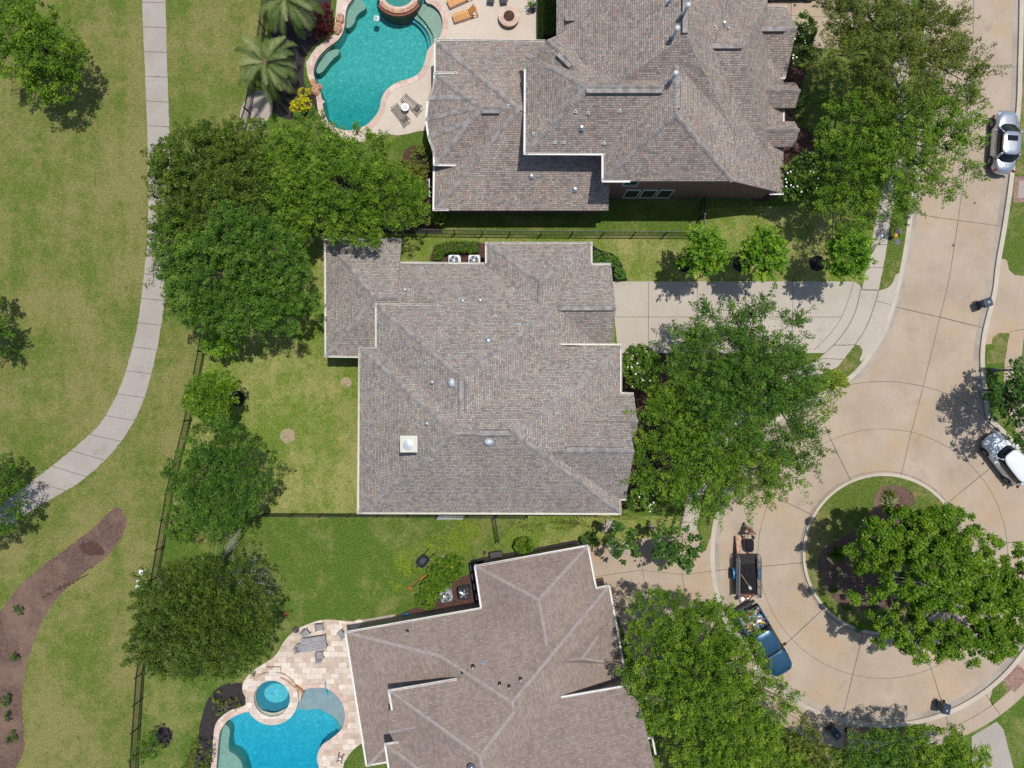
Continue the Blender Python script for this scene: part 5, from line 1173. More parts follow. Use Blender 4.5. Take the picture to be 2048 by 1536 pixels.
# palms
def palm(label, px, py, tz, seed, R_=3.5, n=27):
    b_ = G(px, py); rng = random.Random(seed); r2 = np.random.default_rng(seed); t = thing('date_palm', label, 'palm tree', b_, 0, 'date palms beside the upper pool')
    top = W(px, py, tz) - b_; top = Vector((0.0, 0.0, tz)); mb = MB(); mb.chain([Vector((0, 0, -.1)), Vector((0, 0, tz * .5)), top], [0.36, 0.28, 0.30], 12)
    mb.ball(top, 0.38, 8); mb.build('trunk', 'bark', t)
    for i in range(n):
        a = i * 2.399963 + rng.uniform(-.15, .15); e0 = R(75 - 70 * (i / n) + rng.uniform(-6, 6)); L = R_ * rng.uniform(0.85, 1.1) * (0.72 + .28 * i / n)
        pts = []; p = top.copy(); el = e0; st = 14
        for k in range(st + 1):
            pts.append(p.copy()); p = p + Vector((math.cos(a) * math.cos(el), math.sin(a) * math.cos(el), math.sin(el))) * (L / st); el -= R(7.0 + 2.5 * i / n)
        V = []; T = []; tb = rng.uniform(0.25, 0.85)
        for k in range(st):
            A, B = pts[k], pts[k + 1]; d = (B - A).normalized(); s = Vector((-math.sin(a), math.cos(a), 0)); w = 0.035 * (1 - k / st) + 0.010
            V += [A - s * w, A + s * w, B + s * w, B - s * w]; T.append(min(1, tb + .45))
            if k < 1: continue
            for j in range(4):
                q = A.lerp(B, j / 4); f = (k + j / 4) / st; ll = 0.50 * math.sin(math.pi * min(1, 0.12 + f * 0.86)) ** 0.7
                for sg in (-1, 1):
                    dr = (s * sg * 0.62 + d * 0.80 + Vector((0, 0, 0.30))).normalized(); e_ = q + dr * ll * rng.uniform(.85, 1.1) + Vector((0, 0, -ll * .2)); wv = d * 0.024
                    V += [q - wv, q + wv, e_ + wv * .3, e_ - wv * .3]; T.append(min(1, max(0, tb + rng.uniform(-.2, .25))))
        V = np.array([tuple(v) for v in V]); np_mesh('frond', V, np.arange(len(V)).reshape(-1, 4), 'leaf_palm', np.array(T), t)
palm('feathery date palm left of the upper pool, lower one of the two', 562, 165, 3.2, 301)
palm('feathery date palm at the top edge, upper one of the two beside the pool', 602, 48, 3.4, 305)

# cut vines and clippings lying on the lawn
def litter(name, label, px_l, seed, n, m, size, cat='clippings'):
    rng = np.random.default_rng(seed); P = []
    for (x, y, rx, ry) in px_l:
        k = int(n * rx * ry / 400); cl = rng.normal(0, .5, (max(2, k // 25), 2)); i = rng.integers(0, len(cl), k)
        q = cl[i] + rng.normal(0, .16, (k, 2)); xs = x + q[:, 0] * rx; ys = y + q[:, 1] * ry
        P.append(np.stack([(xs - 1024) / PX, (768 - ys) / PX, rng.uniform(0.02, 0.16, k)], 1))
    P = np.concatenate(P); V = leaves(rng, P, rng.normal(0, 1, P.shape) * [1, 1, .3], size, 0.35, 0.8)
    o = np_mesh(name, V, np.arange(len(V)).reshape(-1, 4), m, np.clip(rng.normal(.5, .2, len(P)), 0, 1)); tag(o, label, cat, None, 'stuff')
litter('vine_clippings', 'yellow-green cut vines strewn on the lawn around the wheelbarrow', [(810, 1130, 26, 30), (850, 1110, 16, 30), (905, 1090, 44, 24), (935, 1060, 26, 26), (790, 1175, 18, 10)], 401, 330, 'leaf_lime', 0.16)
litter('vine_clippings', 'green cut twigs strewn on the grass strip between two houses', [(1050, 1052, 34, 18), (1130, 1040, 50, 14), (1160, 1050, 40, 10), (1180, 1030, 60, 8), (1250, 1030, 30, 12)], 403, 200, 'leaf_olive', 0.14)

# ------------------------------------------------------------------ iron fences
def fence(label, pts, h=1.4, pick=0.115, post=2.35, m='iron_black', th=0.026):
    P = [G(*p) for p in pts]; t = thing('iron_fence', label, 'fence', P[0]); pk = MB(); k = 0
    for ri, z in enumerate((0.14, h - 0.16, h - 0.03)):
        r_ = MB()
        for A, B in zip(P, P[1:]):
            d = B - A; c = (A + B) / 2; r_.box((c.x, c.y, z), (d.length, 0.035, 0.035), math.atan2(d.y, d.x))
        r_.build('rail', m, t, world_verts=True)
    for A, B in zip(P, P[1:]):
        L = (B - A).length; n = max(1, int(L / pick))
        for i in range(n): q = A.lerp(B, (i + .5) / n); pk.box((q.x, q.y, h / 2 + 0.04), (th, th, h - 0.1))
        n = max(1, round(L / post))
        for i in range(n + (B is P[-1])):
            q = A.lerp(B, i / n); s = MB(); s.box((q.x, q.y, h / 2 + 0.03), (0.075, 0.075, h + 0.08)); s.box((q.x, q.y, h + 0.09), (0.10, 0.10, 0.04)); s.build('post', m, t, world_verts=True)
    pk.build('pickets', m, t, world_verts=True); return t
fence('long black iron picket fence running down the left side beside the golf rough', [(545, -60), (531, 62), (502, 229), (470, 330), (440, 450), (425, 600), (411, 704), (384, 840), (369, 900), (350, 975), (319, 1151), (290, 1341), (279, 1503), (275, 1600)])
fence('black iron picket fence across the grass between the top and middle houses', [(745, 466), (1020, 469), (1390, 471)])
fence('short black iron fence joining the brick side wall to the cross fence', [(1400, 405), (1400, 471)], post=1.2)
fence('black iron picket fence just below the bottom eave of the middle house', [(530, 1026), (760, 1027), (1054, 1030)])
fence('short black iron fence running down from the middle house eave onto the lawn', [(990, 1032), (997, 1078)], post=1.7)

# ------------------------------------------------------------------ cooling units
def ac(label, px, py, rz, body, topm, group, size=0.86, h=0.95):
    t = thing('air_conditioner', label, 'air conditioner', W(px, py, h) * Vector((1, 1, 0)) if False else (W(px, py, h).x, W(px, py, h).y, 0), rz, group)
    s = MB(); s.bbox((0, 0, h / 2), (size, size, h), 0.07)
    for i in range(12): 
        for sx, sy in ((1, 0), (-1, 0), (0, 1), (0, -1)): s.box((sx * (size / 2 + .005), sy * (size / 2 + .005), 0.12 + i * 0.062), (0.02 + abs(sy) * size * .8, 0.02 + abs(sx) * size * .8, 0.02))
    s.build('cabinet', body, t)
    s = MB(); s.lathe((0, 0, h - 0.01), [(size * .40, 0.0), (size * .40, 0.03)], 28); s.build('fan_well', 'vent_black', t)
    s = MB()
    for k in range(5):
        a = 2 * math.pi * k / 5; s.box((math.cos(a) * size * .2, math.sin(a) * size * .2, h + 0.03), (size * .34, size * .17, 0.012), a, rx=R(18))
    s.lathe((0, 0, h + 0.02), [(0.07, 0), (0.07, 0.05)], 12); s.build('fan', 'metal_grey', t)
    s = MB(); n = 28
    for r_ in (0.12, 0.2, 0.28, 0.34):
        for i in range(n):
            a0, a1 = 2 * math.pi * i / n, 2 * math.pi * (i + 1) / n
            s.tube((math.cos(a0) * r_, math.sin(a0) * r_, h + .06), (math.cos(a1) * r_, math.sin(a1) * r_, h + .06), .006, n=4, cap=False)
    for k in range(18):
        a = 2 * math.pi * k / 18; s.tube((0, 0, h + .065), (math.cos(a) * size * .42, math.sin(a) * size * .42, h + .05), .006, n=4, cap=False)
    s.build('fan_guard', topm, t); return t
ac('white cooling unit behind the hedge, left of the pair at the middle house', 908, 521, 0, 'white_plastic', 'metal_grey', 'white cooling units of the middle house')
ac('white cooling unit behind the hedge, right of the pair at the middle house', 948, 521, 0, 'white_plastic', 'metal_grey', 'white cooling units of the middle house')
ac('pale grey square cooling unit in the corner behind the lower house', 891, 1194, R(10), 'metal_grey', 'metal_grey', 'grey cooling units of the lower house', 0.84)
ac('dark blue-grey cooling unit with an open fan beside the pale grey one', 928, 1188, R(8), 'dark_plastic', 'vent_black', 'grey cooling units of the lower house', 0.90)

# ------------------------------------------------------------------ patio furniture, upper pool
flat('teak', (0.60, 0.27, 0.055), 0.5, var=0.22, scale=9); flat('weathered_wood', (0.30, 0.29, 0.30), 0.8, var=0.25, scale=7)
flat('bronze_metal', (0.045, 0.038, 0.034), 0.5); flat('sling', (0.055, 0.058, 0.062), 0.8)
def wood_lounger(label, px, py, rz):
    t = thing('sun_lounger', label, 'sun lounger', G(px, py), rz, 'teak sun loungers on the upper patio'); s = MB()
    for y in (-.3, .3): s.box((0, y, .3), (1.95, .05, .07))
    for x in (-.95, .95): s.box((x, 0, .3), (.05, .62, .07))
    s.build('frame', 'teak', t)
    for x in (-.85, .35, .9):
        for y in (-.29, .29): q = MB(); q.box((x, y, .14), (.06, .06, .28)); q.build('leg', 'teak', t)
    s = MB()
    for i in range(9): s.box((-.88 + i * .14, 0, .345), (.10, .56, .025))
    s.build('seat', 'teak', t); s = MB()
    for i in range(6): d = .06 + i * .12; s.box((.36 + d * .62, 0, .36 + d * .78), (.09, .54, .025), ry=R(-52))
    s.build('backrest', 'teak', t); return t
L1 = wood_lounger('orange teak sun lounger with raised back, lower of the two by the patio', 931, 33, R(18))
L2 = dup(L1, G(920, 2), R(24), 'orange teak sun lounger cut by the top edge, upper of the two')
def metal_lounger(label, px, py, rz):
    t = thing('sun_lounger', label, 'sun lounger', G(px, py), rz, 'dark slatted sun loungers beside the round table'); s = MB()
    for y in (-.28, .28): s.tube((-.95, y, .33), (.3, y, .33), .022, n=6); s.tube((.3, y, .33), (.85, y, .72), .022, n=6)
    s.build('frame', 'bronze_metal', t); s = MB()
    for i in range(11): s.box((-.9 + i * .115, 0, .34), (.045, .54, .015))
    s.build('seat', 'bronze_metal', t); s = MB()
    for i in range(6): d = .05 + i * .1; s.box((.3 + d * .82, 0, .34 + d * .57), (.045, .54, .015), ry=R(-35))
    s.build('backrest', 'bronze_metal', t)
    for x in (-.85, .2, .75):
        for y in (-.27, .27): q = MB(); q.tube((x, y, 0), (x, y, .34), .018, n=6); q.build('leg', 'bronze_metal', t)
    return t
M1 = metal_lounger('dark slatted sun lounger, lower left of the pair by the round white table', 804, 233, R(-52))
M2 = dup(M1, G(826, 212), R(-40), 'dark slatted sun lounger, upper right of the pair by the round white table')
t = thing('side_table', 'small round white table between two dark slatted loungers', 'table', G(812, 219)); s = MB(); s.lathe((0, 0, .45), [(.30, 0), (.31, .02), (.30, .04)], 24); s.build('tabletop', 'white_plastic', t)
s = MB(); s.lathe((0, 0, .49), [(.19, 0), (.2, .012)], 20); s.build('inlay', 'metal_pale', t); s = MB(); s.lathe((0, 0, 0), [(.2, 0), (.2, .02), (.04, .05), (.04, .45)], 12); s.build('pedestal', 'bronze_metal', t)
t = thing('fire_pit', 'round pink stone fire pit filled with dark red lava rock', 'fire pit', G(1018, 38)); ringmesh('rim', .42, .80, .38, .46, 'flagstone', t); ringmesh('wall', .44, .74, 0, .385, 'stone_red', t)
s = MB(); s.lathe((0, 0, 0), [(.45, .30), (.45, .38), (.2, .42), (.02, .43)], 24); s.build('lava_rock', 'mulch_red', t)
for i, x in enumerate((983, 1007)):
    t = thing('patio_chair', 'dark grey sling chair at the top edge, ' + ('left of the two' if i == 0 else 'right of the two, above the fire pit'), 'chair', G(x, -2), R(-90 + (8 if i else -8)), 'dark sling chairs at the top edge')
    s = MB(); s.box((0, 0, .42), (.5, .5, .04)); s.build('seat', 'sling', t); s = MB(); s.box((-.3, 0, .68), (.05, .5, .5), ry=R(-15)); s.build('backrest', 'sling', t); s = MB(); s.box((.12, 0, .40), (.75, .56, .02)); s.build('sled', 'sling', t)
    for a in (-.24, .24):
        for b_ in (-.24, .24): s = MB(); s.tube((a, b_, 0), (a, b_, .42), .02, n=6); s.build('leg', 'bronze_metal', t)
t = thing('potted_plant', 'leafy plant in a round dark pot at the edge of the hedge strip', 'potted plant', G(1066, 19)); s = MB(); s.lathe((0, 0, 0), [(.16, 0), (.26, .35), (.28, .38)], 18); s.build('pot', 'dark_plastic', t)
crown_mesh('foliage', 501, [(0, .2, .75, .32, .4, .35)], 40, .13, per=14, spray=.2, rad=.1, m='leaf_elm', parent=t)
t = thing('pool_float', 'white and aqua square float drifting in the upper pool', 'pool float', (G(753, 37).x, G(753, 37).y, -0.1), R(-12)); s = MB(); s.bbox((0, 0, .10), (.42, .42, .24), .09); s.build('float_body', 'white_plastic', t)
s = MB(); s.bbox((0, -.02, .235), (.22, .22, .03), .05); s.build('float_lid', flat('aqua', (0.15, .60, .66), .4), t)

# ------------------------------------------------------------------ lower patio
t = thing('patio_table', 'long weathered grey wooden table on the travertine patio', 'table', G(634, 1281) + Vector((-.06, 0, 0)), R(9)); s = MB()
for i in range(9): s.box((0, -.46 + i * .115, .74), (1.9, .103, .035))
s.build('tabletop', 'weathered_wood', t); s = MB(); s.box((0, .45, .68), (1.8, .03, .09)); s.box((0, -.45, .68), (1.8, .03, .09)); s.build('apron', 'weathered_wood', t)
for a in (-.85, .85):
    for b_ in (-.42, .42): s = MB(); s.box((a, b_, .36), (.08, .08, .72)); s.build('leg', 'weathered_wood', t)
def wood_chair(label, px, py, rz):
    t = thing('patio_chair', label, 'chair', G(px, py), rz, 'weathered grey chairs around the patio table'); s = MB()
    for i in range(5): s.box((-.2 + i * .1, 0, .44), (.085, .48, .025))
    s.build('seat', 'weathered_wood', t); s = MB()
    for i in range(5): s.box((-.30, -.2 + i * .1, .70), (.03, .06, .52), ry=R(-14))
    s.box((-.37, 0, .97), (.05, .52, .06)); s.build('backrest', 'weathered_wood', t)
    for y in (-.28, .28): q = MB(); q.box((-.05, y, .64), (.52, .06, .03)); q.build('armrest', 'weathered_wood', t)
    for a in (-.24, .22):
        for b_ in (-.26, .26): q = MB(); q.box((a, b_, .31), (.05, .05, .62)); q.build('leg', 'weathered_wood', t)
    return t
WC = wood_chair('weathered chair pushed out above the upper left corner of the patio table', 615, 1263, R(-50))
dup(WC, G(642, 1251), R(-82), 'weathered chair standing above the middle of the patio table')
dup(WC, G(605, 1290), R(22), 'weathered chair at the left end of the patio table')
dup(WC, G(642, 1306), R(96), 'weathered chair on the lower side of the patio table')
dup(WC, G(686, 1265), R(-140), 'weathered chair half under the gutter corner of the lower house')
t = thing('umbrella_base', 'round dark umbrella base at the edge of the patio', 'umbrella base', G(592, 1259)); s = MB(); s.lathe((0, 0, 0), [(.27, 0), (.26, .05), (.08, .09), (.04, .10)], 24); s.build('base_plate', flat('base_brown', (.05, .035, .04), .7), t); s = MB(); s.tube((0, 0, .08), (0, 0, .4), .03); s.build('socket', 'metal_pale', t)
t = thing('pool_noodle', 'turquoise pool noodle lying over the shallow shelf edge', 'pool toy', (G(652, 1377).x, G(652, 1377).y, 0)); s = MB()
s.chain([Vector((-.06, .55, .07)), Vector((-.02, .2, .07)), Vector((0, 0, .06)), Vector((.05, -.3, -.03)), Vector((.08, -.55, -.05))], [.055] * 5, 10); s.build('foam_tube', flat('turquoise', (0.01, .42, .52), .5), t)
t = thing('pool_cart', 'small black wheeled cart with a white tray on the lower patio', 'cart', G(681, 1516), R(75)); s = MB()
for y in (-.16, .16): s.tube((-.3, y, .12), (.42, y, .12), .02, n=6); s.tube((.42, y, .12), (.3, y, .5), .02, n=6)
s.tube((.3, -.16, .5), (.3, .16, .5), .02, n=6); s.box((-.02, 0, .14), (.3, .2, .03)); s.build('frame', 'iron_black', t); s = MB(); s.box((.05, 0, .18), (.22, .16, .05)); s.build('tray', 'white_plastic', t)
for x, y in ((-.3, -.2), (-.3, .2), (.38, -.2), (.38, .2)): s = MB(); s.lathe((x, y, .05), [(.05, 0), (.05, .03)], 10); s.build('wheel', 'black_rubber', t)
def tool(name, label, cat, p0, p1, r_, m, head=None, headm=None, z=.06):
    A = G(*p0); B = G(*p1); t = thing(name, label, cat, A); s = MB(); d = B - A; s.tube((0, 0, z), (d.x, d.y, z + .02), r_, n=6); s.build('handle', m, t)
    if head:
        s = MB(); an = math.atan2(d.y, d.x)
        for k, (o, sz) in enumerate(head): q = d * o; s.bbox((q.x, q.y, z + .05), sz, .02, an)
        s.build('head', headm or m, t)
    return t
flat('orange', (.50, .10, .02), .55); flat('tool_wood', (.50, .34, .20), .7); flat('blue_metal', (.012, .16, .30), .35, .1, var=.2); flat('blue_bright', (.005, .22, .50), .4, var=.2)
tool('hedge_trimmer', 'orange hedge trimmer lying on the lawn left of the umbrella base', 'hedge trimmer', (571, 1227), (581, 1244), .02, 'iron_black', [(0, (.26, .18, .16))], 'orange')
tool('string_trimmer', 'long orange string trimmer lying beside the shrub by the wheelbarrow', 'trimmer', (822, 1176), (887, 1118), .022, 'iron_black', [(0, (.18, .14, .10)), (.40, (.62, .09, .08)), (.62, (.16, .12, .10))], 'orange')
tool('garden_blower', 'small orange engine pole beside the trimmer at the shrub edge', 'garden tool', (819, 1174), (868, 1137), .02, 'orange', [(0, (.14, .12, .10)), (1, (.14, .14, .10))], 'orange')
tool('rake', 'metal rake lying at the upper end of the trimmer', 'rake', (858, 1133), (888, 1115), .016, 'tool_wood', [(1.0, (.10, .36, .03))], 'metal_pale')

# wheelbarrows
def barrow(label, x, y, rz, tubm='dark_plastic', z=0):
    t = thing('wheelbarrow', label, 'wheelbarrow', G(x, y), rz, 'black wheelbarrows of the gardeners'); s = MB(); prof = []
    ring = lambda a, b_, z_, o: [(o + a * math.copysign(abs(math.cos(q)) ** .6, math.cos(q)), b_ * math.copysign(abs(math.sin(q)) ** .6, math.sin(q)), z_) for q in [2 * math.pi * i / 20 for i in range(20)]]
    rs = [ring(.50, .36, .68, 0), ring(.53, .39, .68, 0), ring(.52, .38, .64, 0), ring(.30, .24, .38, .05), ring(.28, .22, .40, .05), ring(.49, .35, .66, 0)]
    for r_ in rs: s.v += r_
    for k in range(5):
        for i in range(20): s.f.append((k * 20 + i, k * 20 + (i + 1) % 20, k * 20 + 20 + (i + 1) % 20, k * 20 + 20 + i))
    s.f.append(tuple(range(80, 100))); s.build('tub', tubm, t)
    for sy in (-1, 1):
        s = MB(); s.tube((.55, sy * .06, .25), (-.95, sy * .30, .58), .02, n=6); s.build('handle', 'dark_plastic', t); s = MB(); s.tube((-.80, sy * .275, .56), (-.98, sy * .305, .60), .03, n=8); s.build('grip', 'black_rubber', t)
        s = MB(); s.tube((-.25, sy * .22, .42), (-.32, sy * .24, 0.02), .018, n=6); s.build('leg', 'iron_black', t)
    s = MB(); s.tube((.62, -.05, .19), (.62, .05, .19), .19, n=16); s.build('wheel', 'black_rubber', t); return t
WB = barrow('black wheelbarrow standing on the lawn among yellow clippings', 848, 1118, R(-131))
W2 = dup(WB, G(1492, 1087), R(-90), 'full black wheelbarrow being pushed at the trailer ramp')
s = MB(); s.lathe((0, 0, .5), [(.40, 0), (.46, .12), (.3, .22), (.05, .25)], 16, 1.0, .72); o = s.build('mulch_load', 'mulch_black', W2)

# ------------------------------------------------------------------ person pushing the second wheelbarrow
def skinned(name, parts, m, parent, sub=2):
    me = bpy.data.meshes.new(name); vs = []; es = []; rr = []
    for chain in parts:
        prev = None
        for item in chain:
            if isinstance(item, int): prev = item; continue
            p, r_ = item; vs.append(p); rr.append(r_)
            if prev is not None: es.append((prev, len(vs) - 1))
            prev = len(vs) - 1
    me.from_pydata(vs, es, []); o = bpy.data.objects.new(name, me); COL.objects.link(o); o.parent = parent; me.materials.append(MATS[m])
    sk = o.modifiers.new('skin', 'SKIN'); sk.use_smooth_shade = True
    for i, v in enumerate(me.skin_vertices[0].data): v.radius = rr[i] if isinstance(rr[i], tuple) else (rr[i], rr[i]); v.use_root = (i == 0)
    ss = o.modifiers.new('sub', 'SUBSURF'); ss.levels = sub; ss.render_levels = sub; return o
flat('skin_tan', (.30, .16, .10), .6, var=.05); flat('shirt_maroon', (.16, .075, .06), .85, var=.3, scale=14); flat('trousers_khaki', (.25, .225, .16), .85, var=.25, scale=12); flat('cap_dark', (.02, .018, .02), .8); flat('glove', (.33, .33, .27), .8)
wbx = G(1492, 1087); pp = thing('person', 'person in a maroon shirt and khaki trousers pushing a black wheelbarrow', 'person', (wbx.x - .02, wbx.y + 1.30, 0), R(-90))
# local x forward (towards the barrow), y left
skinned('body', [[((0, 0, .92), (.15, .12)), ((.06, 0, 1.10), (.16, .12)), ((.20, 0, 1.34), (.19, .12)), ((.26, 0, 1.44), (.11, .09)), ((.34, 0, 1.50), (.055, .055)), ((.42, 0, 1.58), (.09, .10)), ((.46, 0, 1.68), (.075, .085))],
                 [2, ((.24, .20, 1.40), .075), ((.26, .34, 1.15), .052), ((.36, .33, .88), .040), ((.44, .31, .68), .035)], [2, ((.24, -.20, 1.40), .075), ((.26, -.34, 1.15), .052), ((.36, -.33, .88), .040), ((.44, -.31, .68), .035)],
                 [0, ((.02, .10, .84), .10), ((.16, .12, .48), .075), ((-.02, .12, .10), .048), ((.12, .13, .05), .042)], [0, ((-.02, -.10, .84), .10), ((-.06, -.12, .48), .075), ((-.28, -.12, .12), .048), ((-.16, -.13, .05), .042)]], 'skin_tan', pp)
skinned('shirt', [[((.03, 0, .98), (.175, .15)), ((.08, 0, 1.12), (.185, .145)), ((.20, 0, 1.34), (.215, .145)), ((.25, 0, 1.43), (.14, .11))], [2, ((.24, .21, 1.40), .095), ((.26, .31, 1.22), .075)], [2, ((.24, -.21, 1.40), .095), ((.26, -.31, 1.22), .075)]], 'shirt_maroon', pp)
skinned('trousers', [[((0, 0, .93), (.18, .15)), ((.03, .11, .80), .115), ((.16, .12, .48), .09), ((.0, .12, .14), .065)], [0, ((-.02, -.11, .80), .115), ((-.06, -.12, .48), .09), ((-.27, -.12, .16), .065)]], 'trousers_khaki', pp)
s = MB(); s.lathe((.46, 0, 1.70), [(.115, 0), (.12, .03), (.09, .09), (.02, .12)], 16); s.box((.57, 0, 1.71), (.12, .15, .02)); s.build('cap', 'cap_dark', pp)
for sy in (-1, 1):
    s = MB(); s.bbox((.47, sy * .305, .63), (.10, .085, .05), .02); h = s.build('glove', 'glove', pp)
    f_ = MB()
    for k in range(4): b_ = Vector((.44 + k * .022, sy * .31, .645)); f_.chain([b_, b_ + Vector((.008, sy * .05, -.005)), b_ + Vector((.01, sy * .055, -.045)), b_ + Vector((.008, sy * .015, -.06))], [.011, .010, .009, .008], 6)
    b_ = Vector((.44, sy * .27, .645)); f_.chain([b_, b_ + Vector((.03, -sy * .03, -.02)), b_ + Vector((.05, -sy * .02, -.05))], [.013, .011, .009], 6); f_.build('fingers', 'glove', h)
    s = MB(); s.bbox((.06 if sy > 0 else -.20, sy * .12, .05), (.28, .10, .10), .03); s.build('boot', 'cap_dark', pp)

# ------------------------------------------------------------------ cars
def sring(a, b_, z, cx=0.0, n=40, e_=3.2, taper=0.0):
    out = []
    for i in range(n):
        q = 2 * math.pi * i / n; c, s_ = math.cos(q), math.sin(q)
        x = a * math.copysign(abs(c) ** (2 / e_), c); y = b_ * math.copysign(abs(s_) ** (2 / e_), s_) * (1 - taper * (x / a))
        out.append((cx + x, y, z))
    return out
def loftrings(rs, cap=True):
    s = MB(); n = len(rs[0])
    for r_ in rs: s.v += r_
    for k in range(len(rs) - 1):
        for i in range(n): s.f.append((k * n + i, k * n + (i + 1) % n, k * n + n + (i + 1) % n, k * n + n + i))
    if cap: s.f.append(tuple(range((len(rs) - 1) * n, len(rs) * n)))
    return s
def paint(name, c, metal=0.3, rough=0.3, coat=0.8):
    if name in MATS: return MATS[name]
    m, t, b = nt(name); b.inputs['Base Color'].default_value = (*c, 1); b.inputs['Metallic'].default_value = metal; b.inputs['Roughness'].default_value = rough
    b.inputs['Coat Weight'].default_value = coat; b.inputs['Coat Roughness'].default_value = .04; MATS[name] = m; return m
glass_dark('car_glass', (0.006, 0.007, 0.009)); flat('rim_alloy', (.35, .35, .36), .35, .7); paint('lamp_red', (.20, .008, .008), 0, .2); paint('lamp_clear', (.6, .62, .65), .2, .1)
def wheels(t, xs, y, r_=.33, w=.22):
    for x in xs:
        for sy in (-1, 1):
            s = MB(); s.tube((x, sy * (y - w), r_), (x, sy * y, r_), r_, n=24); wh = s.build('wheel', 'black_rubber', t)
            s = MB(); s.tube((x, sy * (y - .02), r_), (x, sy * (y + .012), r_), r_ * .60, r_ * .52, n=20); s.build('rim', 'rim_alloy', wh)
            s = MB()
            for k in range(5):
                a = k * 2 * math.pi / 5 + .3; s.box((x + math.cos(a) * r_ * .34, sy * (y + .016), r_ + math.sin(a) * r_ * .34), (.06, .012, .1), ry=-a)
            s.build('rim_gap', 'black_rubber', wh)
def arches(t, xs, y, r_=.39):
    for x in xs:
        for sy in (-1, 1): s = MB(); s.tube((x, sy * (y - .28), .34), (x, sy * (y - .004), .34), r_, n=24); s.build('wheel_arch', 'black_rubber', t)
def car(name, label, x, y, rz, L, B, pm, sunroof=False, kind='sedan', cat='car'):
    c = W(x, y, 0.0); t = thing(name, label, cat, c, rz); a, b_ = L / 2, B / 2
    sub = loftrings([sring(a * .94, b_ * .93, .20, e_=3.6), sring(a * .985, b_ * .985, .32, e_=3.6), sring(a, b_, .52, e_=3.5), sring(a * .992, b_ * .995, .68, e_=3.4), sring(a * .965, b_ * .965, .80, e_=3.2), sring(a * .92, b_ * .90, .885 if kind == 'sedan' else .96, e_=3.0), sring(a * .80, b_ * .76, .935 if kind == 'sedan' else 1.03, e_=2.8), sring(a * .45, b_ * .4, .955 if kind == 'sedan' else 1.06)])
    sub.build('body', pm, t, smooth=True)
    if kind == 'sedan': gx, ga, rx, ra, H, zb = -.15, L * .315, -.30, L * .165, 1.43, .87
    else: gx, ga, rx, ra, H, zb = -.42, L * .36, -.55, L * .255, 1.58, .95
    g = loftrings([sring(ga, b_ * .90, zb, gx, e_=3.4), sring(ga * .86, b_ * .84, zb + (H - zb) * .45, gx + .5 * (rx - gx), e_=3.4), sring(ra * 1.06, b_ * .735, H - .05, rx, e_=3.6), sring(ra * .95, b_ * .66, H, rx, e_=3.4)]); g.build('windows', 'car_glass', t, smooth=True)
    ro = loftrings([sring(ra * 1.10, b_ * .765, H - .075, rx, e_=3.8), sring(ra * 1.10, b_ * .76, H - .03, rx, e_=3.8), sring(ra * 1.0, b_ * .69, H + .015, rx, e_=3.4), sring(ra * .5, b_ * .35, H + .035, rx)]); r_o = ro.build('roof', pm, t, smooth=True)
    if sunroof: s = MB(); s.bbox((rx + ra * .42, 0, H + .032), (ra * .62, b_ * .95, .02), .05); s.build('sunroof', 'car_glass', r_o)
    for sy in (-1, 1):   # pillars
        for (x0, x1, w_) in ((gx + ga * .80, rx + ra * .98, .045), (gx - ga * .80, rx - ra * .98, .09)):
            s = MB(); s.chain([Vector((x0 * 1.0, sy * b_ * .83, zb + .02)), Vector(((x0 + x1) / 2, sy * b_ * .80, zb + (H - zb) * .52)), Vector((x1, sy * b_ * .70, H - .04))], [w_] * 3, 6); s.build('pillar', pm, t, smooth=True)
        s = MB(); s.bbox((gx + ga * .60, sy * (b_ + .09), zb + .05), (.14, .2, .12), .03); s.build('mirror', pm, t)
        for xx in (.15, -.85): s = MB(); s.box((xx, sy * (b_ + .004), .78), (.18, .02, .03)); s.build('door_handle', 'metal_pale', t)
        s = MB(); s.bbox((a * .86, sy * b_ * .66, .73), (.30, .34, .14), .06, sy * R(-28)); s.build('headlight', 'lamp_clear', t)
        s = MB(); s.bbox((-a * .905, sy * b_ * .74, .755), (.16, .30, .13), .05, sy * R(28)); s.build('taillight', 'lamp_red', t)
        s = MB(); s.tube((.95, sy * b_ * .62, .955 if kind == 'sedan' else 1.035), (a * .80, sy * b_ * .52, .935 if kind == 'sedan' else .99), .006, n=4); s.build('hood_seam', 'black_rubber', t)
    s = MB(); s.box((a * .985, 0, .42), (.06, b_ * 1.1, .2)); s.build('grille', 'black_rubber', t); s = MB(); s.box((-a * .998, 0, .52), (.02, .4, .12)); s.build('number_plate', 'white_plastic', t)
    wx = (L * .295, -L * .29); arches(t, wx, b_); wheels(t, wx, b_ + .015)
    return t
paint('paint_silver', (.50, .53, .57), .75, .28); paint('paint_white', (.70, .74, .78), 0, .3); paint('paint_blue', (.018, .075, .145), .35, .3); paint('paint_orange', (.42, .13, .06), .4, .3); paint('paint_dark', (.03, .035, .04), .3, .3)
car('parked_car', 'silver sedan with a black sunroof parked along the right kerb', 1999, 290, R(86), 4.85, 1.84, 'paint_silver', True)
car('parked_car', 'white hatchback parked at an angle under the dark tree at the right edge', 2003, 917, R(128), 4.55, 1.84, 'paint_white', False, 'hatch')
car('parked_car', 'orange brown suv in the upper driveway, cut by the top edge', 1578, -22, R(0), 4.8, 1.95, 'paint_orange', True, 'hatch')
car('parked_car', 'dark car at the top edge, half hidden under olive tree branches', 1690, -38, R(-80), 4.7, 1.85, 'paint_dark', False)

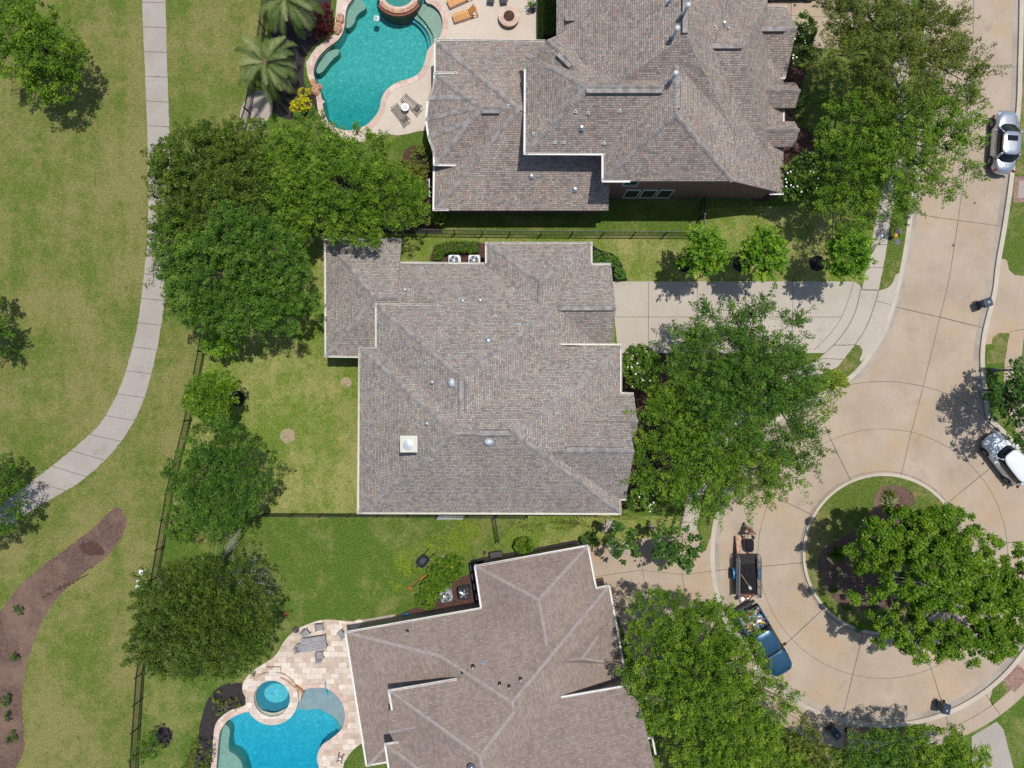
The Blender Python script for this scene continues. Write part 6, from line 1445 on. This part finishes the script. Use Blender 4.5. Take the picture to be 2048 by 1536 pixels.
# pickup truck
pk = thing('pickup_truck', 'dark blue pickup truck with a bed full of junk, hitched to the trailer', 'pickup truck', G(1522, 1274), math.atan2(-.857, .514)); PB = MATS['paint_blue']
s = loftrings([sring(2.70, .90, .40, e_=5), sring(2.78, .97, .55, e_=5), sring(2.80, .99, .80, e_=5), sring(2.78, .975, .98, e_=5)], cap=False); s.build('body', PB, pk, smooth=True)
s = loftrings([[(x, y, z) for x, y, z in sring(.98, .93, .95, 1.78, e_=3.6)], sring(.95, .92, 1.04, 1.78, e_=3.6), sring(.86, .84, 1.10, 1.76, e_=3.2), sring(.5, .5, 1.13, 1.74)]); s.build('hood', PB, pk, smooth=True)
s = loftrings([sring(1.22, .92, .98, -.02, e_=4.4), sring(1.10, .87, 1.30, -.08, e_=4.4), sring(.84, .76, 1.68, -.18, e_=4.2)]); s.build('windows', 'car_glass', pk, smooth=True)
s = loftrings([sring(.86, .78, 1.64, -.2, e_=4.4), sring(.87, .785, 1.69, -.2, e_=4.4), sring(.78, .70, 1.745, -.2, e_=4), sring(.4, .35, 1.76, -.2)]); s.build('roof', PB, pk, smooth=True)
s = MB()
for sy in (-1, 1): s.box((-1.98, sy * .90, 1.07), (1.60, .13, .36))
s.box((-1.22, 0, 1.07), (.07, 1.72, .36)); s.build('bed_wall', PB, pk)
s = MB(); s.box((-2.74, 0, .98), (.07, 1.70, .50)); tg = s.build('tailgate', 'vent_black', pk); s = MB(); s.box((-1.98, 0, .86), (1.5, 1.66, .06)); s.build('bed_floor', 'vent_black', pk)
s = MB(); s.bbox((-2.90, 0, .55), (.20, 1.86, .22), .05); s.build('rear_bumper', 'dark_plastic', pk); s = MB(); s.bbox((2.80, 0, .55), (.18, 1.84, .24), .06); s.build('front_bumper', 'dark_plastic', pk)
for sy in (-1, 1):
    s = MB(); s.bbox((.82, sy * 1.13, 1.13), (.12, .26, .20), .03); s.build('mirror', 'vent_black', pk)
    s = MB(); s.bbox((2.62, sy * .74, .84), (.2, .32, .18), .04); s.build('headlight', 'lamp_clear', pk); s = MB(); s.bbox((-2.74, sy * .90, .95), (.10, .12, .3), .02); s.build('taillight', 'lamp_red', pk)
    s = MB(); s.chain([Vector((1.12, sy * .86, 1.03)), Vector((.9, sy * .82, 1.35)), Vector((.66, sy * .74, 1.66))], [.04] * 3, 6); s.build('pillar', PB, pk)
s = MB(); s.box((1.02, -.3, 1.16), (.02, .7, .015)); s.box((1.0, .3, 1.17), (.02, .7, .015)); s.build('wiper', 'black_rubber', pk); arches(pk, (1.75, -1.7), .985, .42); wheels(pk, (1.75, -1.7), 1.0, .38, .25)
def bedpt(x, y, z): M_ = Matrix.Rotation(pk.rotation_euler.z, 3, 'Z'); return Vector(pk.location) + M_ @ Vector((x, y, z))
rj = random.Random(9); JC = [('junk_white', (.78, .78, .75)), ('junk_tan', (.60, .30, .12)), ('junk_grey', (.30, .32, .35)), ('junk_teal', (.04, .22, .40)), ('junk_brown', (.34, .07, .04))]
for n_, c_ in JC: flat(n_, c_, .6, var=.2)
jl_ = {n_: MB() for n_, _ in JC}
jm = [MB() for _ in JC]
for i in range(170):
    x = rj.uniform(-2.62, -1.34); y = rj.uniform(-.76, .76); q = bedpt(x, y, 1.0 + rj.uniform(0, .22))
    jm[i % 5].bbox(q, (rj.uniform(.06, .28), rj.uniform(.05, .2), rj.uniform(.05, .18)), .012, rj.uniform(0, 3)) if rj.random() < .7 else jm[i % 5].tube(q, q + Vector((rj.uniform(-.4, .4), rj.uniform(-.4, .4), rj.uniform(0, .1))), .02, n=6)
jt = thing('junk_pile', 'jumble of tools, bottles and scraps filling the blue pickup bed', 'junk pile', bedpt(-1.98, 0, .9))
for mb_, (n_, _) in zip(jm, JC): o = mb_.build('scrap', n_, jt, world_verts=True); o['kind'] = 'stuff'
def small(name, label, cat, p, fn, m):
    t = thing(name, label, cat, p); s = MB(); fn(s); s.build(name + '_body', m, t); return t
t = small('fuel_can', 'red fuel can at the tailgate end of the pickup bed', 'fuel can', bedpt(-2.5, .12, 1.18), lambda s: s.bbox((0, 0, .12), (.30, .2, .26), .04, R(30)), 'lamp_red'); s = MB(); s.tube((.06, .03, .24), (.12, .08, .36), .02); s.build('spout', 'junk_white', t)
t = small('jug', 'yellow jug near the cab end of the pickup bed', 'jug', bedpt(-1.5, .48, 1.18), lambda s: s.lathe((0, 0, 0), [(.12, 0), (.13, .16), (.05, .25)], 14), flat('jug_yellow', (.75, .48, .02), .4)); s = MB(); s.lathe((0, 0, .24), [(.04, 0), (.04, .05)], 10); s.build('lid', 'black_rubber', t)
t = small('bucket', 'white bucket lying among the junk in the pickup bed', 'bucket', bedpt(-1.75, .3, 1.2), lambda s: s.tube((-.14, 0, .12), (.16, .05, .12), .11, .14, 16), 'white_plastic'); s = MB(); s.tube((.165, .05, .12), (.17, .05, .12), .12, n=16); s.build('opening', 'junk_grey', t)

# trailer
tx = G(1489, 1144); tr = thing('utility_trailer', 'blue mesh-sided utility trailer loaded with black mulch', 'trailer', tx, R(0)); BW, BL, H0 = 1.62, 3.05, .50
s = MB(); s.box((0, 0, H0), (BW, BL, .06)); s.build('floor', 'mulch_dark', tr)
flat('mesh_grey', (.16, .17, .19), .6)
for sx in (-1, 1):
    s = MB(); x = sx * BW / 2; s.tube((x, -BL / 2, H0 + .88), (x, BL / 2 - .28, H0 + .88), .032, n=8); s.tube((x, BL / 2 - .28, H0 + .88), (x, BL / 2, H0 + .62), .03, n=8); s.tube((x, BL / 2, H0 + .62), (x, BL / 2, H0), .03, n=8); s.tube((x, -BL / 2, H0), (x, -BL / 2, H0 + .88), .03, n=8)
    for k in range(5): s.tube((x, -BL / 2 + k * .62, H0), (x, -BL / 2 + k * .62, H0 + .88), .02, n=6)
    s.build('side_rail', 'flash_blue' if sx < 0 else 'blue_metal', tr)
    s = MB()
    for k in range(60): s.box((x, -BL / 2 + .05 + k * .049, H0 + .42), (.008, .008, .84))
    for k in range(14): s.box((x, -.12, H0 + .06 + k * .06), (.008, BL - .3, .008))
    s.build('mesh_panel', 'mesh_grey', tr)
    s = MB(); n = 12; ring_ = [(sx * (BW / 2 + .04), sx * (BW / 2 + .27))]; vs = []
    for i in range(n + 1):
        a = math.pi * i / n; 
        for xx in ring_[0]: vs.append((xx, math.cos(a) * .44, .36 + math.sin(a) * .36))
    s.add(vs, [(2 * i, 2 * i + 1, 2 * i + 3, 2 * i + 2) for i in range(n)]); s.build('fender', 'blue_bright', tr)
    s = MB(); s.tube((sx * (BW / 2 + .06), 0, .33), (sx * (BW / 2 + .26), 0, .33), .33, n=20); s.build('wheel', 'black_rubber', tr)
s = MB(); s.tube((-BW / 2, -BL / 2, H0 + .4), (BW / 2, -BL / 2, H0 + .4), .03); s.tube((-BW / 2, -BL / 2 - .04, H0), (BW / 2, -BL / 2 - .04, H0), .04); s.tube((BW / 2, -BL / 2, H0 + .88), (BW / 2 + .02, -BL / 2 - .28, H0 - .1), .04); s.build('headboard', flat('rust_red', (.20, .06, .04), .8, var=.3), tr)
s = MB(); s.tube((-.55, -BL / 2, H0 - .05), (-.05, -BL / 2 - .95, H0 - .05), .035); s.tube((.55, -BL / 2, H0 - .05), (-.05, -BL / 2 - .95, H0 - .05), .035); s.build('drawbar', 'dark_plastic', tr)
rngm = np.random.default_rng(6); g_n = 22; xs = np.linspace(-.74, .74, g_n); ys = np.linspace(-1.42, .75, g_n + 8); s = MB()
for yy in ys:
    for xx in xs: hgt = .38 * max(0, 1 - abs(xx) ** 3 / .45) * min(1, (0.8 - yy) * 1.0) * .9 + rngm.normal(0, .02); s.v.append((xx, yy, H0 + .04 + max(0, hgt)))
for j in range(g_n + 7):
    for i in range(g_n - 1): s.f.append((j * g_n + i, j * g_n + i + 1, (j + 1) * g_n + i + 1, (j + 1) * g_n + i))
o = s.build('mulch_load', 'mulch_black', None, loc=tx); tag(o, 'heap of black mulch lying in the trailer bed', 'mulch'); o.name = 'mulch_heap'
for v in o.data.vertices: v.co += tx
t = thing('shovel', 'shovel with a wooden handle lying on the mulch in the trailer', 'shovel', (tx.x - .72, tx.y + .2, H0 + .88)); s = MB(); s.tube((0, 0, 0), (.72, -1.0, -.30), .018, n=6); s.build('handle', 'tool_wood', t); s = MB(); s.bbox((.80, -1.12, -.33), (.32, .22, .03), .03, R(-54)); s.build('blade', 'metal_grey', t)
t = thing('ramp', 'rusty tan ramp plank behind the trailer, left of the wheelbarrow', 'ramp', (tx.x - .38, tx.y + BL / 2 + .02, 0)); s = MB(); s.box((0, .62, .27), (.72, 1.34, .05), rx=R(-20)); s.build('plank', flat('ply_tan', (.42, .28, .20), .8, var=.3, scale=4), t); s = MB()
for sx in (-.36, .36): s.box((sx, .62, .29), (.04, 1.34, .07), rx=R(-20))
s.build('edge_rail', 'rust_red', t)
t = small('water_cooler', 'white round cooler lid on the trailer drawbar', 'cooler', (tx.x - .42, tx.y - BL / 2 - .30, H0), lambda s: s.lathe((0, 0, 0), [(.15, 0), (.17, .35), (.12, .40)], 18), 'white_plastic'); s = MB(); s.tube((-.17, 0, .3), (.17, 0, .3), .012); s.build('strap', 'junk_grey', t)
t = small('fuel_can', 'orange can beside the white cooler on the trailer drawbar', 'fuel can', (tx.x + .02, tx.y - BL / 2 - .28, H0), lambda s: s.bbox((0, 0, .12), (.34, .16, .24), .04), 'orange'); s = MB(); s.bbox((0, 0, .26), (.2, .1, .05), .02); s.build('cap', 'white_plastic', t)

# ------------------------------------------------------------------ wheeled bins and street things
def bin_(label, px, py, rz, m='bin_blue', h=1.08):
    c = G(px, py); t = thing('wheeled_bin', label, 'wheeled bin', c, rz, 'wheeled bins put out at the kerb')
    s = MB(); q = lambda a, b_, z, o=0: [(x + o, y, z) for x, y in ((-a, -b_), (a, -b_), (a, b_), (-a, b_))]
    for k, r_ in enumerate((q(.24, .24, .05), q(.33, .29, .9), q(.35, .31, .92), q(.35, .31, .98))): s.v += r_
    for k in range(3):
        for i in range(4): s.f.append((k * 4 + i, k * 4 + (i + 1) % 4, k * 4 + 4 + (i + 1) % 4, k * 4 + 4 + i))
    s.build('body', m, t); s = MB(); s.bbox((.01, 0, 1.02), (.76, .66, .09), .08); s.bbox((.05, 0, 1.075), (.5, .44, .03), .06); l_ = s.build('lid', m, t)
    s = MB(); s.box((.02, 0, 1.095), (.16, .05, .006), R(90)); s.box((.10, 0, 1.095), (.05, .10, .006)); s.build('emblem', 'metal_pale', l_)
    s = MB(); s.tube((-.38, -.26, .98), (-.38, .26, .98), .022, n=8); s.box((-.36, -.2, .96), (.08, .05, .06)); s.box((-.36, .2, .96), (.08, .05, .06)); s.build('handle', m, t)
    for sy in (-1, 1): s = MB(); s.tube((-.27, sy * .27, .13), (-.27, sy * .33, .13), .13, n=14); s.build('wheel', 'black_rubber', t)
    return t
flat('bin_blue', (.022, .040, .065), .45, var=.2, scale=8)
bin_('dark blue wheeled bin standing on the street below the silver sedan', 1958, 608, R(20))
bin_('dark blue-black wheeled bin at the lower right kerb', 1877, 1407, R(-100))
bin_('blue wheeled bin in tree shade at the bottom edge, left of the brick edging', 1661, 1456, R(-50))
t = thing('fire_hydrant', 'yellow-topped fire hydrant on the grass strip beside the sidewalk', 'hydrant', G(1783, 474)); flat('hydrant_yellow', (.72, .42, .03), .45)
s = MB(); s.lathe((0, 0, 0), [(.17, 0), (.17, .05), (.11, .07), (.10, .50), (.15, .52), (.15, .56)], 18); s.build('barrel', flat('hydrant_dark', (.03, .05, .10), .5), t); s = MB(); s.lathe((0, 0, .56), [(.165, 0), (.16, .05), (.10, .14), (.03, .17)], 18); s.lathe((0, 0, .72), [(.03, 0), (.03, .06)], 6); s.build('bonnet', 'hydrant_yellow', t)
for a in (0, 180, 270): s = MB(); d = Vector((math.cos(R(a)), math.sin(R(a)), 0)); s.tube(d * .09 + Vector((0, 0, .42)), d * .20 + Vector((0, 0, .42)), .055, n=12); s.build('nozzle', 'hydrant_yellow', t)
def lid(label, px, py, r_, m, name='utility_cover', z=.02):
    t = thing(name, label, 'utility cover', G(px, py) + Vector((0, 0, z))); s = MB(); s.lathe((0, 0, 0), [(r_, 0), (r_, .012)], 24); s.build('frame', m, t); s = MB(); s.lathe((0, 0, .012), [(r_ * .72, 0), (r_ * .72, .006)], 20); s.build('cover', 'metal_grey' if m != 'lid_slate' else 'lid_slate', t)
flat('lid_slate', (.11, .105, .125), .7)
lid('round slate cover in the grass above the hydrant', 1798, 463, .24, 'lid_slate'); lid('round slate cover in the grass below the hydrant', 1795, 484, .23, 'lid_slate'); lid('small blue-grey meter cover set in the sidewalk', 1764, 472, .15, 'flash_blue')
lid('small round cover on the street centre joint', 1909, 490, .12, 'lid_slate', 'street_cover', -.11); lid('small dark cover in the upper right street lane', 1951, 405, .09, 'lid_slate', 'street_cover', -.11)
t = thing('street_lamp', 'tall dark street lamp pole leaning out of view at the right edge', 'street lamp', G(1983, 741)); s = MB(); s.lathe((0, 0, 0), [(.2, 0), (.2, .25), (.13, .35), (.10, .9)], 14); s.build('base', 'lid_slate', t); s = MB(); s.tube((0, 0, .8), (0, 0, 6.2), .085, .055, 12); s.build('pole', 'lid_slate', t)
s = MB(); s.lathe((0, 0, 1.9), [(.10, 0), (.10, .18)], 14); s.build('band', 'metal_pale', t); s = MB(); s.lathe((0, 0, 6.2), [(.12, 0), (.22, .1), (.25, .5), (.08, .75)], 14); s.build('lantern', 'metal_pale', t)
for i, (x, y) in enumerate(((1962, 780), (1967, 789))):
    t = thing('mailbox', 'black mailbox on a post at the right kerb, ' + ('upper' if i == 0 else 'lower') + ' of the two', 'mailbox', G(x, y), 0, 'black mailboxes at the right kerb')
    s = MB(); s.box((0, 0, .5), (.1, .1, 1.0)); s.build('post', 'iron_black', t); s = MB(); s.bbox((.05, 0, 1.12), (.5, .2, .24), .05); s.build('box', 'iron_black', t); s = MB(); s.box((-.05, 0, .02), (.22, .2, .05)); s.build('foot', 'metal_pale', t)
# golf-side white utility boxes
for i, (x, y, w_, h_, lb) in enumerate(((287, 1142, .30, .42, 'tallest white utility box in the rough beside the left fence'), (281, 1158, .22, .28, 'small white utility box just below the tallest one'), (280, 1171, .26, .30, 'white utility box at the edge of the dark oak'))):
    t = thing('utility_box', lb, 'utility box', G(x, y), 0, 'white utility boxes in the rough'); s = MB(); s.bbox((0, 0, .22), (w_, h_, .44), .07); s.build('cabinet', 'white_plastic', t); s = MB(); s.bbox((0, 0, .455), (w_ * .8, h_ * .85, .03), .05); s.build('lid', 'white_plastic', t)
# slatted white rack against the lower fence
t = thing('rack', 'white slatted rack against the fence under the middle house eave', 'rack', W(900, 1034, .8) * Vector((1, 1, 0)), 0); s = MB()
for z in (.45, 1.15): s.box((0, 0, z), (2.0, .05, .05))
s.build('frame', 'white_plastic', t); s = MB()
for i in range(17): s.box((-.96 + i * .12, -.03, .80), (.055, .03, .74), rx=R(14))
s.build('slats', 'white_plastic', t)
# things along the lower house
def basin(label, px, py, r_, m, h=.35):
    t = thing('basin', label, 'basin', G(px, py)); s = MB(); s.lathe((0, 0, 0), [(r_ * .8, 0), (r_, h), (r_ * 1.08, h + .01), (r_ * .93, h - .01), (r_ * .74, .05)], 28); s.build('tub', m, t); return t
basin('round teal plastic basin in the strip behind the lower house', 814, 1230, .27, flat('teal_plastic', (.01, .17, .25), .35, var=.2))
t = thing('folding_chair', 'blue folding chair in the strip left of the teal basin', 'chair', G(791, 1239), R(60)); s = MB(); s.box((0, 0, .42), (.42, .42, .03)); s.build('seat', 'blue_metal', t); s = MB(); s.box((-.24, 0, .68), (.03, .42, .42), ry=R(-14)); s.build('backrest', 'blue_metal', t)
for a in (-.2, .2):
    for b_ in (-.2, .2): s = MB(); s.tube((a, b_, 0), (a * .6, b_, .42), .015, n=6); s.build('leg', 'bronze_metal', t)
t = thing('water_can', 'pale blue watering can beside the blue folding chair', 'watering can', G(786, 1247)); s = MB(); s.lathe((0, 0, 0), [(.12, 0), (.12, .26)], 16); s.build('can', flat('pale_blue', (.25, .50, .62), .4), t); s = MB(); s.tube((.1, 0, .1), (.3, 0, .3), .02); s.build('spout', 'pale_blue', t)
t = thing('storage_chest', 'low grey chest beside the teal basin', 'chest', G(836, 1228), R(8)); s = MB(); s.bbox((0, 0, .16), (.40, .26, .3), .02); s.build('body', 'lid_slate', t); s = MB(); s.bbox((-.04, .04, .33), (.16, .1, .05), .01); s.build('lid', 'white_plastic', t)
for i, (x, y) in enumerate(((950, 1128), (953, 1146), (957, 1166), (961, 1186))):
    t = thing('equipment_box', 'dark equipment cabinet against the lower house wall, ' + ('topmost', 'second', 'third', 'lowest')[i] + ' of the row', 'equipment box', G(x, y), R(10), 'dark equipment cabinets against the lower house wall')
    s = MB(); s.bbox((0, 0, .34), (.52, .58, .68), .05); s.build('cabinet', flat('navy', (.015, .022, .045), .5), t); s = MB(); s.tube((-.3, -.22, .1), (-.3, -.2, .9), .03); s.tube((-.3, -.2, .85), (-.28, .22, .85), .028); s.tube((0, -.25, .72), (.1, .2, .76), .02); s.build('pipe', 'white_plastic', t)
t = thing('grill', 'black barred grill standing on the strip at the top of the lower house', 'grill', G(992, 1106), R(8)); s = MB(); s.bbox((0, 0, .5), (1.0, .48, .14), .04); s.build('firebox', 'iron_black', t); s = MB()
for i in range(15): s.box((-.44 + i * .063, 0, .59), (.02, .44, .02))
s.build('grate', 'lid_slate', t)
for a in (-.42, .42):
    for b_ in (-.18, .18): s = MB(); s.tube((a, b_, 0), (a, b_, .45), .02, n=6); s.build('leg', 'iron_black', t)
tool('shovel', 'dark spade lying on the strip left of the grill', 'shovel', (966, 1124), (969, 1104), .018, 'iron_black', [(1.0, (.24, .2, .03))], 'iron_black')
# stepping boulders by the lower driveway, pool plumbing, wood box
for i, (x, y, r_, lb) in enumerate(((1218, 1048, .42, 'pale grey boulder in the bed above the lower driveway'), (1208, 1056, .30, 'small grey boulder left of the pale one'), (1302, 1054, .26, 'dark boulder beneath the left side of the large sweetgum'))):
    rock(x, y, r_, .4, 70 + i, 'stone_pad', lb, 'boulders above the lower driveway')
t = thing('planter_box', 'brown wooden planter at the corner of the lower house driveway', 'planter', G(1200, 1163), R(10)); s = MB()
for a, b_, w_, l_ in ((0, .26, .5, .05), (0, -.26, .5, .05), (.24, 0, .05, .5), (-.24, 0, .05, .5)): s.box((a, b_, .22), (w_, l_, .44))
s.build('box_wall', flat('planter_brown', (.19, .10, .05), .8), t); s = MB(); s.box((0, 0, .17), (.44, .46, .3)); s.build('soil', 'mulch_dark', t)
t = thing('pool_pipes', 'white plastic pool pipes beside the left wall of the top house', 'pipes', G(860, 375)); s = MB()
for p in ([(0, .55, .5), (0, -.1, .5), (.28, -.1, .5)], [(-.18, .5, .3), (-.02, .35, .5)], [(0, -.35, .45), (0, -.8, .45), (.3, -.85, .4)], [(0, -.55, .45), (.3, -.5, .45)]): s.chain([Vector(q) for q in p], [.035] * len(p), 8)
s.build('pipework', 'white_plastic', t); s = MB(); s.lathe((.42, .3, 0), [(.22, 0), (.22, .6), (.1, .75)], 16); s.lathe((.42, -.5, 0), [(.2, 0), (.2, .5), (.1, .6)], 16); s.build('filter_tank', 'lid_slate', t)
